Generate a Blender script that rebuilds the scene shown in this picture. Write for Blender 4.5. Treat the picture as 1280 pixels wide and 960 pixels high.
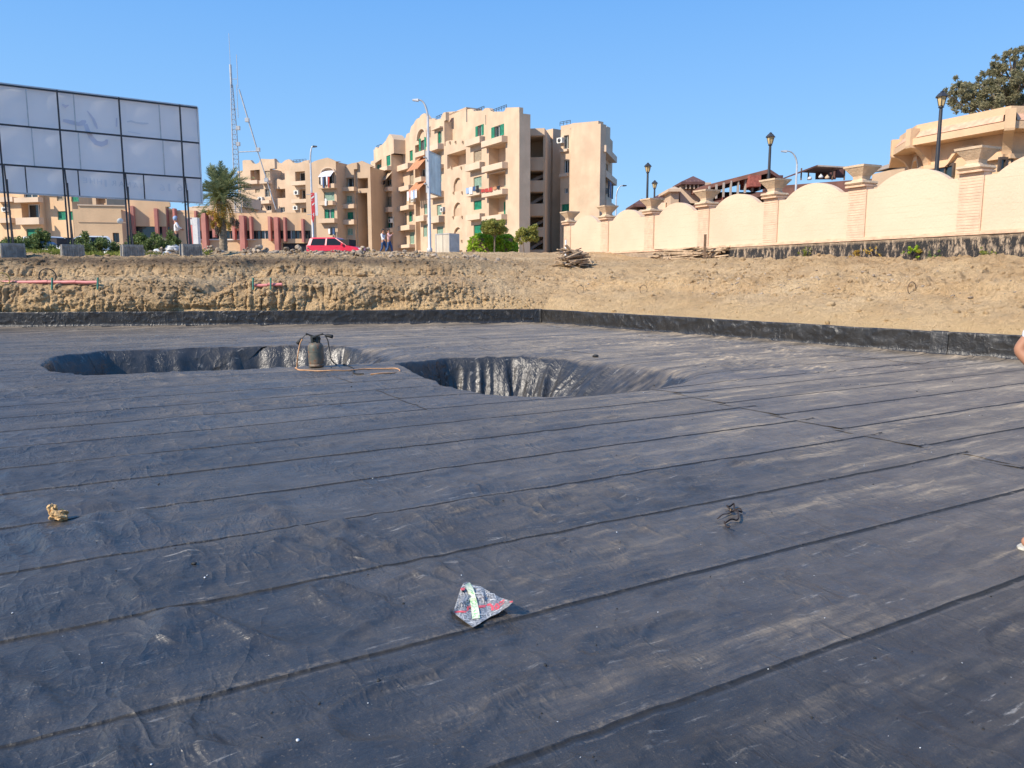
import bpy, bmesh, math, random
import numpy as np
from mathutils import Vector, Matrix, Euler
from mathutils.bvhtree import BVHTree
R = math.radians
random.seed(7)
rng = np.random.default_rng(7)
SC = bpy.context.scene
for o in list(bpy.data.objects):
    bpy.data.objects.remove(o)
COL = SC.collection

# ------------------------------------------------------------------ camera
CAM_H = 1.6
PITCH = math.atan(133 / 960)
cd = bpy.data.cameras.new('camera')
cam = bpy.data.objects.new('camera', cd); COL.objects.link(cam)
cam.location = (0, 0, CAM_H)
cam.rotation_euler = (math.pi / 2 - PITCH, 0, 0)
cd.sensor_width = 36; cd.lens = 27.0
cd.clip_start = 0.05; cd.clip_end = 3000
SC.camera = cam

# ------------------------------------------------------------------ light
SUN_DIR = Vector((-0.825, -0.565, 0)).normalized()
SUN_EL = R(38)
sun_vec = Vector((SUN_DIR.x * math.cos(SUN_EL), SUN_DIR.y * math.cos(SUN_EL), math.sin(SUN_EL)))
sd = bpy.data.lights.new('sun', 'SUN')
sun = bpy.data.objects.new('sun', sd); COL.objects.link(sun)
sd.energy = 4.8; sd.angle = R(0.53); sd.color = (1.0, 0.90, 0.76)
sun.rotation_euler = sun_vec.to_track_quat('Z', 'Y').to_euler()
sun.location = (-20, -10, 30)
W = bpy.data.worlds.new('World'); SC.world = W; W.use_nodes = True
nt = W.node_tree
bg = nt.nodes['Background']
sky = nt.nodes.new('ShaderNodeTexSky')
sky.sky_type = 'NISHITA'; sky.sun_disc = False
sky.sun_elevation = SUN_EL
sky.sun_rotation = math.atan2(SUN_DIR.x, SUN_DIR.y)
sky.air_density = 1.0; sky.dust_density = 0.35; sky.ozone_density = 2.5; sky.altitude = 0
SKYFIX = nt.nodes.new('ShaderNodeHueSaturation')
SKYFIX.inputs['Saturation'].default_value = 1.0
nt.links.new(sky.outputs[0], SKYFIX.inputs['Color'])
# a clear dry-coast sky: bluer towards the horizon than the model's own haze
_tc = nt.nodes.new('ShaderNodeTexCoord'); _sx = nt.nodes.new('ShaderNodeSeparateXYZ'); nt.links.new(_tc.outputs['Generated'], _sx.inputs[0])
_mr = nt.nodes.new('ShaderNodeMapRange'); _mr.inputs['From Min'].default_value = 0.0; _mr.inputs['From Max'].default_value = 0.42; nt.links.new(_sx.outputs['Z'], _mr.inputs['Value'])
_cr = nt.nodes.new('ShaderNodeMix'); _cr.data_type = 'RGBA'
_cr.inputs[6].default_value = (2.2, 4.1, 6.2, 1); _cr.inputs[7].default_value = (0.62, 2.25, 5.6, 1); nt.links.new(_mr.outputs[0], _cr.inputs[0])
_mx = nt.nodes.new('ShaderNodeMix'); _mx.data_type = 'RGBA'; _mx.inputs[0].default_value = 0.86
nt.links.new(SKYFIX.outputs[0], _mx.inputs[6]); nt.links.new(_cr.outputs[2], _mx.inputs[7])
nt.links.new(_mx.outputs[2], bg.inputs[0])
bg.inputs[1].default_value = 0.135
SC.view_settings.view_transform = 'Standard'
SC.view_settings.look = 'None'
SC.view_settings.exposure = 0.35
SC.view_settings.gamma = 1.0
SC.render.engine = 'CYCLES'

# ------------------------------------------------------------------ geometry of the view, used to measure places
FWD = Vector((0, math.cos(PITCH), -math.sin(PITCH)))
UPV = Vector((0, math.sin(PITCH), math.cos(PITCH)))
def ray(px, py):
    u = (px - 640) / 960; v = (480 - py) / 960
    return Vector((u, 0, 0)) + FWD + UPV * v
def at(px, py, D):
    r = ray(px, py); return Vector((0, 0, CAM_H)) + r * (D / r.y)
def gnd(px, py, z=0.0):
    r = ray(px, py); return Vector((0, 0, CAM_H)) + r * ((z - CAM_H) / r.z)

# ------------------------------------------------------------------ noise
def _hash(ix, iy, seed):
    n = (ix.astype(np.int64) * 374761393 + iy.astype(np.int64) * 668265263 + seed * 1442695041) & 0xffffffff
    n = ((n ^ (n >> 13)) * 1274126177) & 0xffffffff
    n = (n ^ (n >> 16)) & 0xffff
    return n / 32767.5 - 1.0
def n2(x, y, seed=0):
    x = np.asarray(x, float); y = np.asarray(y, float)
    x, y = np.broadcast_arrays(x, y)
    ix = np.floor(x); iy = np.floor(y)
    fx = x - ix; fy = y - iy
    fx = fx * fx * (3 - 2 * fx); fy = fy * fy * (3 - 2 * fy)
    a = _hash(ix, iy, seed); b = _hash(ix + 1, iy, seed)
    c = _hash(ix, iy + 1, seed); d = _hash(ix + 1, iy + 1, seed)
    return (a * (1 - fx) + b * fx) * (1 - fy) + (c * (1 - fx) + d * fx) * fy
def fbm(x, y, octv=4, seed=0, gain=0.5):
    t = 0; a = 1; s = 0
    for i in range(octv):
        t = t + a * n2(x * 2 ** i + 13.7 * i, y * 2 ** i - 7.1 * i, seed + i); s += a; a *= gain
    return t / s
def sstep(a, b, x):
    t = np.clip((x - a) / (b - a), 0, 1); return t * t * (3 - 2 * t)

# ------------------------------------------------------------------ materials
MATS = {}
def newmat(name):
    m = bpy.data.materials.new(name); m.use_nodes = True
    MATS[name] = m
    return m, m.node_tree, m.node_tree.nodes['Principled BSDF']
def N(nt, t, **kw):
    n = nt.nodes.new(t)
    for k, v in kw.items():
        if hasattr(n, k): setattr(n, k, v)
        else: n.inputs[k].default_value = v
    return n
def noise(nt, vec, scale, detail=5, rough=0.55, lo=0.35, hi=0.65, dist=0.0):
    n = N(nt, 'ShaderNodeTexNoise'); n.inputs['Scale'].default_value = scale
    n.inputs['Detail'].default_value = detail; n.inputs['Roughness'].default_value = rough
    n.inputs['Distortion'].default_value = dist
    nt.links.new(vec, n.inputs['Vector'])
    r = N(nt, 'ShaderNodeMapRange'); r.inputs['From Min'].default_value = lo; r.inputs['From Max'].default_value = hi
    nt.links.new(n.outputs['Fac'], r.inputs['Value'])
    return r.outputs['Result']
def mix(nt, fac, a, b, mode='MIX'):
    m = N(nt, 'ShaderNodeMix', data_type='RGBA', blend_type=mode)
    for sock, v in ((m.inputs[0], fac), (m.inputs[6], a), (m.inputs[7], b)):
        if isinstance(v, bpy.types.NodeSocket): nt.links.new(v, sock)
        elif isinstance(v, (int, float)): sock.default_value = v
        else: sock.default_value = (*v, 1)
    return m.outputs[2]
def math_(nt, op, a, b=None):
    m = N(nt, 'ShaderNodeMath', operation=op)
    for sock, v in ((m.inputs[0], a), (m.inputs[1], b)):
        if v is None: continue
        if isinstance(v, bpy.types.NodeSocket): nt.links.new(v, sock)
        else: sock.default_value = v
    return m.outputs[0]
def coords(nt, kind='Object', scale=(1, 1, 1), rot=(0, 0, 0)):
    if kind == 'World': s = N(nt, 'ShaderNodeNewGeometry').outputs['Position']
    else: s = N(nt, 'ShaderNodeTexCoord').outputs[kind]
    mp = N(nt, 'ShaderNodeMapping'); mp.inputs['Scale'].default_value = scale; mp.inputs['Rotation'].default_value = rot
    nt.links.new(s, mp.inputs['Vector']); return mp.outputs['Vector']
def bump(nt, p, h, strength=0.3, dist=0.02, prev=None):
    b = N(nt, 'ShaderNodeBump'); b.inputs['Strength'].default_value = strength; b.inputs['Distance'].default_value = dist
    nt.links.new(h, b.inputs['Height'])
    if prev is not None: nt.links.new(prev, b.inputs['Normal'])
    nt.links.new(b.outputs[0], p.inputs['Normal']); return b.outputs[0]
def simple(name, col, rough=0.7, var=0.2, vscale=2.0, bs=0.0, bscale=40, metal=0.0, kind='World', streak=None, dirt=None, spec=0.5, bdist=0.02):
    m, nt, p = newmat(name)
    v = coords(nt, kind)
    c2 = tuple(max(0, x * (1 - var)) for x in col); c1 = tuple(min(1, x * (1 + var * 0.5)) for x in col)
    c = mix(nt, noise(nt, v, vscale, 6), c2, c1)
    if streak:
        vs = coords(nt, kind, (streak, streak, streak * 0.12))
        c = mix(nt, math_(nt, 'MULTIPLY', noise(nt, vs, 1.0, 5, lo=0.48, hi=0.72), 0.75), c, dirt or tuple(x * 0.6 for x in col))
    nt.links.new(c, p.inputs['Base Color'])
    p.inputs['Roughness'].default_value = rough; p.inputs['Metallic'].default_value = metal
    p.inputs['Specular IOR Level'].default_value = spec
    if bs: bump(nt, p, noise(nt, v, bscale, 6), bs, bdist)
    return m
# building paints
simple('render_peach', (0.62, 0.458, 0.315), 0.9, 0.16, 0.5, 0.25, 12, streak=0.9, dirt=(0.58, 0.40, 0.27))
simple('render_peach_pale', (0.65, 0.495, 0.36), 0.9, 0.12, 0.4, 0.2, 12, streak=0.9, dirt=(0.66, 0.48, 0.33))
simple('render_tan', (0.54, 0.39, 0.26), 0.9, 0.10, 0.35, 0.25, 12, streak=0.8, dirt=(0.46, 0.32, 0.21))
simple('render_ochre', (0.72, 0.48, 0.28), 0.9, 0.12, 0.3, 0.25, 10, streak=0.7, dirt=(0.55, 0.37, 0.22))
simple('render_grey', (0.42, 0.35, 0.30), 0.9, 0.12, 0.6, 0.2, 12, streak=1.0)
simple('fin_pink', (0.50, 0.19, 0.15), 0.85, 0.2, 0.8, 0.2, 12, streak=1.0, dirt=(0.55, 0.33, 0.25))
simple('shutter_green', (0.02, 0.27, 0.15), 0.5, 0.3, 3)
simple('shutter_pale', (0.30, 0.44, 0.34), 0.6, 0.2, 3)
simple('curtain_beige', (0.45, 0.36, 0.25), 0.8, 0.2, 3)
simple('frame_brown', (0.10, 0.07, 0.05), 0.5, 0.3, 3)
simple('frame_white', (0.70, 0.70, 0.66), 0.5, 0.1, 3)
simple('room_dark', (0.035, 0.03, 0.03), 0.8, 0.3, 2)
simple('rail_dark', (0.04, 0.04, 0.05), 0.5, 0.2, 3)
simple('awning_orange', (0.52, 0.24, 0.12), 0.85, 0.2, 2)
simple('awning_beige', (0.50, 0.38, 0.26), 0.85, 0.2, 2)
m, nt_, p = newmat('window_glass'); p.inputs['Base Color'].default_value = (0.03, 0.045, 0.05, 1); p.inputs['Roughness'].default_value = 0.08; p.inputs['Specular IOR Level'].default_value = 0.8
simple('metal_pole_light', (0.50, 0.50, 0.50), 0.45, 0.15, 4, metal=0.3)
simple('metal_pole_dark', (0.035, 0.035, 0.04), 0.5, 0.25, 4)
simple('concrete_block', (0.34, 0.31, 0.27), 0.92, 0.3, 6, 0.6, 25, streak=9)
simple('red_oxide', (0.19, 0.085, 0.062), 0.85, 0.3, 1.5)
simple('red_brick', (0.36, 0.10, 0.07), 0.85, 0.3, 4, 0.4, 12)
simple('roof_brown', (0.13, 0.06, 0.05), 0.8, 0.3, 1.5)
simple('wood_weathered', (0.50, 0.36, 0.23), 0.85, 0.35, 5, 0.4, 25)
simple('wood_dark', (0.20, 0.13, 0.08), 0.85, 0.35, 5, 0.4, 25)
simple('white_cloth', (0.75, 0.75, 0.76), 0.85, 0.1, 6)
simple('blue_cloth', (0.08, 0.14, 0.30), 0.85, 0.3, 8)
simple('denim', (0.05, 0.10, 0.22), 0.9, 0.35, 12)
simple('black_cloth', (0.02, 0.02, 0.025), 0.9, 0.3, 8)
simple('red_cloth', (0.42, 0.05, 0.04), 0.85, 0.2, 8)
simple('pink_cloth', (0.62, 0.36, 0.36), 0.85, 0.2, 8)
simple('scarf_blue', (0.30, 0.42, 0.62), 0.85, 0.2, 8)
simple('skin', (0.42, 0.20, 0.115), 0.55, 0.12, 8)
simple('hair', (0.012, 0.009, 0.008), 0.6, 0.2, 12)
simple('shoe_grey', (0.30, 0.29, 0.25), 0.7, 0.2, 12)
simple('shoe_sole', (0.62, 0.58, 0.48), 0.7, 0.15, 12)
simple('rubber_black', (0.02, 0.02, 0.02), 0.7, 0.2, 20)
m, nt_, p = newmat('car_red'); p.inputs['Base Color'].default_value = (0.66, 0.016, 0.05, 1); p.inputs['Roughness'].default_value = 0.3; p.inputs['Coat Weight'].default_value = 0.6
m, nt_, p = newmat('car_white'); p.inputs['Base Color'].default_value = (0.7, 0.7, 0.68, 1); p.inputs['Roughness'].default_value = 0.3; p.inputs['Coat Weight'].default_value = 0.5
simple('headlight', (0.65, 0.65, 0.62), 0.15, 0.1, 5)
simple('tail_light', (0.6, 0.25, 0.22), 0.25, 0.1, 5)
simple('banner_red', (0.55, 0.04, 0.05), 0.6, 0.2, 3)
simple('bark', (0.24, 0.18, 0.13), 0.95, 0.4, 6, 0.9, 20)
simple('palm_bark', (0.30, 0.23, 0.16), 0.95, 0.4, 6, 0.9, 14)
simple('date_orange', (0.62, 0.30, 0.05), 0.7, 0.4, 9)
simple('pipe_pink', (0.66, 0.22, 0.20), 0.5, 0.15, 5)
simple('plastic_green', (0.05, 0.22, 0.17), 0.5, 0.2, 5)
simple('plastic_yellow', (0.55, 0.36, 0.08), 0.6, 0.2, 5)
simple('rubbish_white', (0.62, 0.63, 0.64), 0.7, 0.2, 10)
simple('pale_terracotta', (0.70, 0.46, 0.31), 0.85, 0.2, 4, 0.3, 20)
simple('terracotta', (0.68, 0.40, 0.26), 0.85, 0.2, 4, 0.3, 20)
simple('rotunda_render', (0.67, 0.455, 0.275), 0.9, 0.10, 0.5, 0.25, 12, streak=0.9, dirt=(0.52, 0.36, 0.22))
simple('fence_brick', (0.68, 0.48, 0.335), 0.9, 0.15, 4, 0.3, 30)
simple('cap_stone', (0.62, 0.46, 0.31), 0.9, 0.18, 3, 0.4, 20)
simple('panel_white', (0.74, 0.81, 0.77), 0.8, 0.2, 1.2, streak=1.5)
simple('cabinet_beige', (0.66, 0.58, 0.47), 0.85, 0.15, 1.5, streak=1.5)
simple('car_glass', (0.012, 0.013, 0.016), 0.06, 0.1, 3, spec=0.35)
simple('sign_white', (0.66, 0.66, 0.66), 0.7, 0.1, 2)
simple('lamp_glass', (0.62, 0.45, 0.22), 0.3, 0.2, 10)
simple('hose_orange', (0.56, 0.30, 0.14), 0.5, 0.3, 8, kind='World')
simple('valve_dark', (0.05, 0.06, 0.06), 0.5, 0.3, 20, metal=0.4)
simple('paper_tan', (0.66, 0.42, 0.19), 0.8, 0.25, 25, 0.5, 60)
simple('twig', (0.035, 0.025, 0.025), 0.9, 0.3, 20)

def leafmat(name, col, col2, trans=0.25):
    m, nt, p = newmat(name)
    oi = N(nt, 'ShaderNodeNewGeometry')
    c = mix(nt, oi.outputs['Random Per Island'], col, col2)
    nt.links.new(c, p.inputs['Base Color']); p.inputs['Roughness'].default_value = 0.6
    p.inputs['Specular IOR Level'].default_value = 0.3
    tr = N(nt, 'ShaderNodeBsdfTranslucent'); nt.links.new(c, tr.inputs['Color'])
    ms = N(nt, 'ShaderNodeMixShader'); ms.inputs[0].default_value = trans
    nt.links.new(p.outputs[0], ms.inputs[1]); nt.links.new(tr.outputs[0], ms.inputs[2])
    nt.links.new(ms.outputs[0], nt.nodes['Material Output'].inputs['Surface'])
    return m
leafmat('leaf_hedge', (0.22, 0.36, 0.02), (0.50, 0.66, 0.06), 0.4)
leafmat('leaf_olive', (0.22, 0.25, 0.05), (0.46, 0.43, 0.12), 0.4)
leafmat('leaf_shrub', (0.09, 0.14, 0.045), (0.20, 0.25, 0.08))
leafmat('leaf_pine', (0.17, 0.165, 0.08), (0.38, 0.33, 0.19), 0.45)
leafmat('leaf_palm', (0.14, 0.18, 0.075), (0.34, 0.35, 0.17), 0.35)
leafmat('leaf_dry', (0.42, 0.30, 0.07), (0.60, 0.36, 0.06), 0.3)
leafmat('leaf_weed', (0.12, 0.17, 0.03), (0.35, 0.36, 0.08), 0.3)

# translucent billboard cloth
m, nt, p = newmat('billboard_cloth')
v = coords(nt, 'World')
c = mix(nt, noise(nt, v, 0.5, 4), (0.80, 0.81, 0.82), (0.84, 0.84, 0.84))
nt.links.new(c, p.inputs['Base Color']); p.inputs['Roughness'].default_value = 0.7
tr = N(nt, 'ShaderNodeBsdfTranslucent'); nt.links.new(c, tr.inputs['Color'])
ms = N(nt, 'ShaderNodeMixShader'); ms.inputs[0].default_value = 0.50
nt.links.new(p.outputs[0], ms.inputs[1]); nt.links.new(tr.outputs[0], ms.inputs[2])
nt.links.new(ms.outputs[0], nt.nodes['Material Output'].inputs['Surface'])
simple('cloth_print', (0.66, 0.66, 0.74), 0.8, 0.08, 2)
simple('cloth_print_pale', (0.70, 0.73, 0.77), 0.8, 0.08, 2)

# bitumen membrane
def membrane_mat(name, dust_amt=1.0, dark=1.0):
    m, nt, p = newmat(name)
    w = coords(nt, 'World')
    ang = math.atan2(0.502, 0.865)
    ws = coords(nt, 'World', rot=(0, 0, -ang))                    # x along the rolls
    sc = N(nt, 'ShaderNodeMapping'); sc.inputs['Scale'].default_value = (0.35, 1.6, 1); nt.links.new(ws, sc.inputs['Vector'])
    sf = N(nt, 'ShaderNodeMapping'); sf.inputs['Scale'].default_value = (2.2, 16, 4); nt.links.new(ws, sf.inputs['Vector'])
    base = mix(nt, noise(nt, w, 2.5, 7, 0.65), tuple(x * dark for x in (0.017, 0.016, 0.016)), tuple(x * dark for x in (0.050, 0.046, 0.043)))
    oi = N(nt, 'ShaderNodeObjectInfo')
    base = mix(nt, math_(nt, 'MULTIPLY', oi.outputs['Random'], 0.45), base, (0.014, 0.014, 0.015))
    big = noise(nt, sc.outputs[0], 1.0, 6, 0.6, 0.42, 0.74)
    fine = noise(nt, sf.outputs[0], 1.0, 6, 0.7, 0.46, 0.72)
    spk = math_(nt, 'ADD', noise(nt, w, 55, 3, 0.6, 0.60, 0.72), math_(nt, 'MULTIPLY', noise(nt, w, 95, 2, 0.5, 0.66, 0.72), 2.5))
    # dust settles more towards the far right of the pit, away from the freshly laid rolls
    sx = N(nt, 'ShaderNodeSeparateXYZ'); nt.links.new(w, sx.inputs[0])
    far = N(nt, 'ShaderNodeMapRange'); far.inputs['From Min'].default_value = 2; far.inputs['From Max'].default_value = 19
    nt.links.new(math_(nt, 'ADD', sx.outputs['Y'], math_(nt, 'MULTIPLY', sx.outputs['X'], 0.8)), far.inputs['Value'])
    d = math_(nt, 'ADD', math_(nt, 'MULTIPLY', big, 0.34), math_(nt, 'MULTIPLY', math_(nt, 'MULTIPLY', fine, noise(nt, w, 1.3, 3, 0.5, 0.35, 0.7)), 0.5))
    d = math_(nt, 'MULTIPLY', d, math_(nt, 'ADD', 0.16, math_(nt, 'MULTIPLY', far.outputs[0], 1.15)))
    d = math_(nt, 'ADD', d, math_(nt, 'MULTIPLY', spk, 0.10))
    pt = N(nt, 'ShaderNodeMapping'); pt.inputs['Scale'].default_value = (0.30, 1.9, 1); nt.links.new(ws, pt.inputs['Vector'])
    sxp = N(nt, 'ShaderNodeMapRange'); sxp.inputs['From Min'].default_value = -1.0; sxp.inputs['From Max'].default_value = 3.0; nt.links.new(sx.outputs['X'], sxp.inputs['Value'])
    patches = math_(nt, 'MULTIPLY', math_(nt, 'MULTIPLY', noise(nt, pt.outputs[0], 1.3, 7, 0.65, 0.50, 0.68), sxp.outputs[0]), math_(nt, 'MULTIPLY', noise(nt, sf.outputs[0], 0.5, 6, 0.7, 0.35, 0.6), 0.75))
    d = math_(nt, 'ADD', d, patches)
    d = math_(nt, 'ADD', d, math_(nt, 'MULTIPLY', far.outputs[0], 0.20))
    g = N(nt, 'ShaderNodeNewGeometry'); sn = N(nt, 'ShaderNodeSeparateXYZ'); nt.links.new(g.outputs['Normal'], sn.inputs[0])
    up = N(nt, 'ShaderNodeMapRange'); up.inputs['From Min'].default_value = 0.80; up.inputs['From Max'].default_value = 0.97
    up.inputs['To Min'].default_value = 0.03
    nt.links.new(sn.outputs['Z'], up.inputs['Value'])
    d = math_(nt, 'MULTIPLY', math_(nt, 'MULTIPLY', d, up.outputs[0]), dust_amt)
    at_ = N(nt, 'ShaderNodeAttribute', attribute_name='seam')
    grain = noise(nt, w, 38, 5, 0.7, 0.42, 0.58)
    tan = math_(nt, 'MULTIPLY', math_(nt, 'MAXIMUM', at_.outputs['Fac'], 0.0), math_(nt, 'MULTIPLY', grain, noise(nt, w, 2.2, 4, 0.6, 0.40, 0.56)))
    tar = math_(nt, 'MULTIPLY', math_(nt, 'MAXIMUM', math_(nt, 'MULTIPLY', at_.outputs['Fac'], -1.0), 0.0), noise(nt, w, 9, 4, 0.6, 0.30, 0.45))
    d = math_(nt, 'MAXIMUM', d, math_(nt, 'MULTIPLY', tan, 0.36))
    scf = N(nt, 'ShaderNodeMapping'); scf.inputs['Scale'].default_value = (3.5, 22, 4); scf.inputs['Rotation'].default_value = (0, 0, 0.25); nt.links.new(ws, scf.inputs['Vector'])
    scuff = math_(nt, 'MULTIPLY', noise(nt, scf.outputs[0], 1.0, 8, 0.75, 0.585, 0.655), noise(nt, w, 1.7, 4, 0.6, 0.45, 0.6))
    base = mix(nt, math_(nt, 'MULTIPLY', scuff, 0.7), base, (0.34, 0.31, 0.27))
    col = mix(nt, d, base, (0.44, 0.34, 0.23))
    col = mix(nt, tar, col, (0.010, 0.009, 0.009))
    nt.links.new(col, p.inputs['Base Color'])
    rr = math_(nt, 'ADD', math_(nt, 'ADD', 0.235 if name != 'membrane_mineral' else 0.36, math_(nt, 'MULTIPLY', oi.outputs['Random'], 0.10)), math_(nt, 'MULTIPLY', d, 0.6))
    rr = math_(nt, 'ADD', rr, math_(nt, 'MULTIPLY', tar, 0.35))
    rr = math_(nt, 'ADD', rr, math_(nt, 'MULTIPLY', noise(nt, sf.outputs[0], 0.5, 6, 0.7, 0.4, 0.65), 0.10))
    rr = math_(nt, 'ADD', rr, math_(nt, 'MULTIPLY', noise(nt, w, 6, 5), 0.12))
    nt.links.new(rr, p.inputs['Roughness'])
    p.inputs['Specular IOR Level'].default_value = 0.60 if name == 'membrane_wall' else 0.75
    # woven relief + small crumples
    b1 = N(nt, 'ShaderNodeTexVoronoi'); b1.inputs['Scale'].default_value = 130; nt.links.new(w, b1.inputs['Vector'])
    n = bump(nt, p, noise(nt, sf.outputs[0], 0.8, 6, 0.65, 0.2, 0.8), 0.5, 0.016)
    n = bump(nt, p, noise(nt, w, 6.5, 6, 0.6, 0.2, 0.8), 0.45, 0.022, n)
    # crisp ripples of the thin top film
    rp = N(nt, 'ShaderNodeMapping'); rp.inputs['Scale'].default_value = (3.2, 1.5, 2); rp.inputs['Rotation'].default_value = (0, 0, 0.35); nt.links.new(ws, rp.inputs['Vector'])
    rn = N(nt, 'ShaderNodeTexNoise'); rn.inputs['Scale'].default_value = 1.6; rn.inputs['Detail'].default_value = 2; rn.inputs['Roughness'].default_value = 0.4; rn.inputs['Distortion'].default_value = 0.35
    nt.links.new(rp.outputs[0], rn.inputs['Vector'])
    rdg = math_(nt, 'POWER', math_(nt, 'SUBTRACT', 1.0, math_(nt, 'ABSOLUTE', math_(nt, 'MULTIPLY', math_(nt, 'SUBTRACT', rn.outputs['Fac'], 0.5), 5.0))), 2.0)
    n = bump(nt, p, math_(nt, 'MULTIPLY', math_(nt, 'MAXIMUM', rdg, 0.0), noise(nt, w, 0.9, 3, 0.5, 0.38, 0.60)), 0.42, 0.028, n)
    rn2 = N(nt, 'ShaderNodeTexNoise'); rn2.inputs['Scale'].default_value = 4.5; rn2.inputs['Detail'].default_value = 2; rn2.inputs['Distortion'].default_value = 0.6; nt.links.new(rp.outputs[0], rn2.inputs['Vector'])
    rdg2 = math_(nt, 'SUBTRACT', 1.0, math_(nt, 'ABSOLUTE', math_(nt, 'MULTIPLY', math_(nt, 'SUBTRACT', rn2.outputs['Fac'], 0.5), 6.0)))
    n = bump(nt, p, math_(nt, 'MULTIPLY', math_(nt, 'MAXIMUM', rdg2, 0.0), noise(nt, w, 1.4, 3, 0.5, 0.40, 0.60)), 0.42, 0.011, n)
    bump(nt, p, b1.outputs['Distance'], 0.22 if name != 'membrane_mineral' else 0.6, 0.0012 if name != 'membrane_mineral' else 0.002, n)
    return m
membrane_mat('membrane'); membrane_mat('membrane_wall', 0.25, 0.6); membrane_mat('membrane_mineral', 0.55, 0.75)

# earth
m, nt, p = newmat('earth')
w = coords(nt, 'World')
wv = coords(nt, 'World', (1, 1, 0.25)); wl = coords(nt, 'World', (0.35, 0.35, 4.0))
c = mix(nt, noise(nt, w, 0.7, 8, 0.6), (0.68, 0.45, 0.235), (0.88, 0.63, 0.36))
c = mix(nt, math_(nt, 'MULTIPLY', noise(nt, wl, 1.0, 6, 0.6, 0.45, 0.7), 0.5), c, (0.70, 0.46, 0.25))
c = mix(nt, math_(nt, 'MULTIPLY', noise(nt, w, 4, 8, 0.7, 0.5, 0.75), 0.35), c, (0.42, 0.30, 0.19))
c = mix(nt, math_(nt, 'MULTIPLY', noise(nt, w, 26, 6, 0.7, 0.55, 0.72), 0.5), c, (0.76, 0.59, 0.41))
sx = N(nt, 'ShaderNodeSeparateXYZ'); nt.links.new(w, sx.inputs[0])
low = N(nt, 'ShaderNodeMapRange'); low.inputs['From Min'].default_value = 1.25; low.inputs['From Max'].default_value = 0.5
nt.links.new(math_(nt, 'ADD', sx.outputs['Z'], math_(nt, 'MULTIPLY', noise(nt, w, 1.1, 4), 0.35)), low.inputs['Value'])
c = mix(nt, math_(nt, 'MULTIPLY', low.outputs[0], 0.75), c, (0.88, 0.60, 0.30))
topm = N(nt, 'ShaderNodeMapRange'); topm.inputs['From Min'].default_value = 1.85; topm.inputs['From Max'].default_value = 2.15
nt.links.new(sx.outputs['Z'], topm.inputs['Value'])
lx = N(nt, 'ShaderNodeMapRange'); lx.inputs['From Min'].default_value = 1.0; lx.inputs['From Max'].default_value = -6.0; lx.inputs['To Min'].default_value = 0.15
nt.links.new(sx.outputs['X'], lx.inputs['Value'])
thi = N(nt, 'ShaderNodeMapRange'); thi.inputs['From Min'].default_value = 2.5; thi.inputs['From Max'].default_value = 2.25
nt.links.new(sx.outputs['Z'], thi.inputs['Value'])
cut_shade = math_(nt, 'MULTIPLY', math_(nt, 'MULTIPLY', topm.outputs[0], thi.outputs[0]), math_(nt, 'MULTIPLY', lx.outputs[0], noise(nt, w, 1.1, 6, 0.65, 0.30, 0.50)))  # shade of the left upper cut, put into the colour as a dark band
c = mix(nt, math_(nt, 'MULTIPLY', cut_shade, 1.0), c, (0.22, 0.155, 0.10))
dark_blotch = noise(nt, w, 0.55, 5, 0.6, 0.50, 0.62)
c = mix(nt, math_(nt, 'MULTIPLY', math_(nt, 'MULTIPLY', dark_blotch, lx.outputs[0]), 0.32), c, (0.30, 0.21, 0.135))  # darker patches, stronger towards the left
gl = coords(nt, 'World', (7, 7, 0.7))
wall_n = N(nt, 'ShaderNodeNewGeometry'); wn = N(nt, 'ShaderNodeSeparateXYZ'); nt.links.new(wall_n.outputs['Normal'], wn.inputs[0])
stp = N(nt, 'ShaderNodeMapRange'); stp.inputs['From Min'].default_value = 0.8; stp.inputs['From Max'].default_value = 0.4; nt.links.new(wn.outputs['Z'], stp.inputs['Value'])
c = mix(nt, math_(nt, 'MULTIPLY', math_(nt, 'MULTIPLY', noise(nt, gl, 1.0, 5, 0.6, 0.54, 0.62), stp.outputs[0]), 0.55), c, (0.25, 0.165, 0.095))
hz_ = coords(nt, 'World', (0.8, 0.8, 2.6))
c = mix(nt, math_(nt, 'MULTIPLY', noise(nt, hz_, 2.0, 9, 0.78, 0.55, 0.63), 0.32), c, (0.40, 0.28, 0.17))  # cracks and their shadows put into the colour as flat dark blotches
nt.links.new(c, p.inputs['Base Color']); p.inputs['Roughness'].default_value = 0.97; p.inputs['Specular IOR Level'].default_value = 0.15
n = bump(nt, p, noise(nt, w, 4, 9, 0.72, 0.1, 0.9), 1.0, 0.34)
n = bump(nt, p, noise(nt, w, 24, 6, 0.7, 0.1, 0.9), 0.9, 0.06, n)
simple('clod_unused', (0.58, 0.42, 0.27), 0.95, 0.4, 3, 0.8, 20)
simple('rubble_grey', (0.42, 0.33, 0.24), 0.95, 0.5, 2, 0.8, 20)
simple('street_ground', (0.30, 0.24, 0.18), 0.95, 0.3, 0.3, 0.4, 10)
simple('asphalt', (0.06, 0.058, 0.055), 0.9, 0.3, 1, 0.4, 30)

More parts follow.
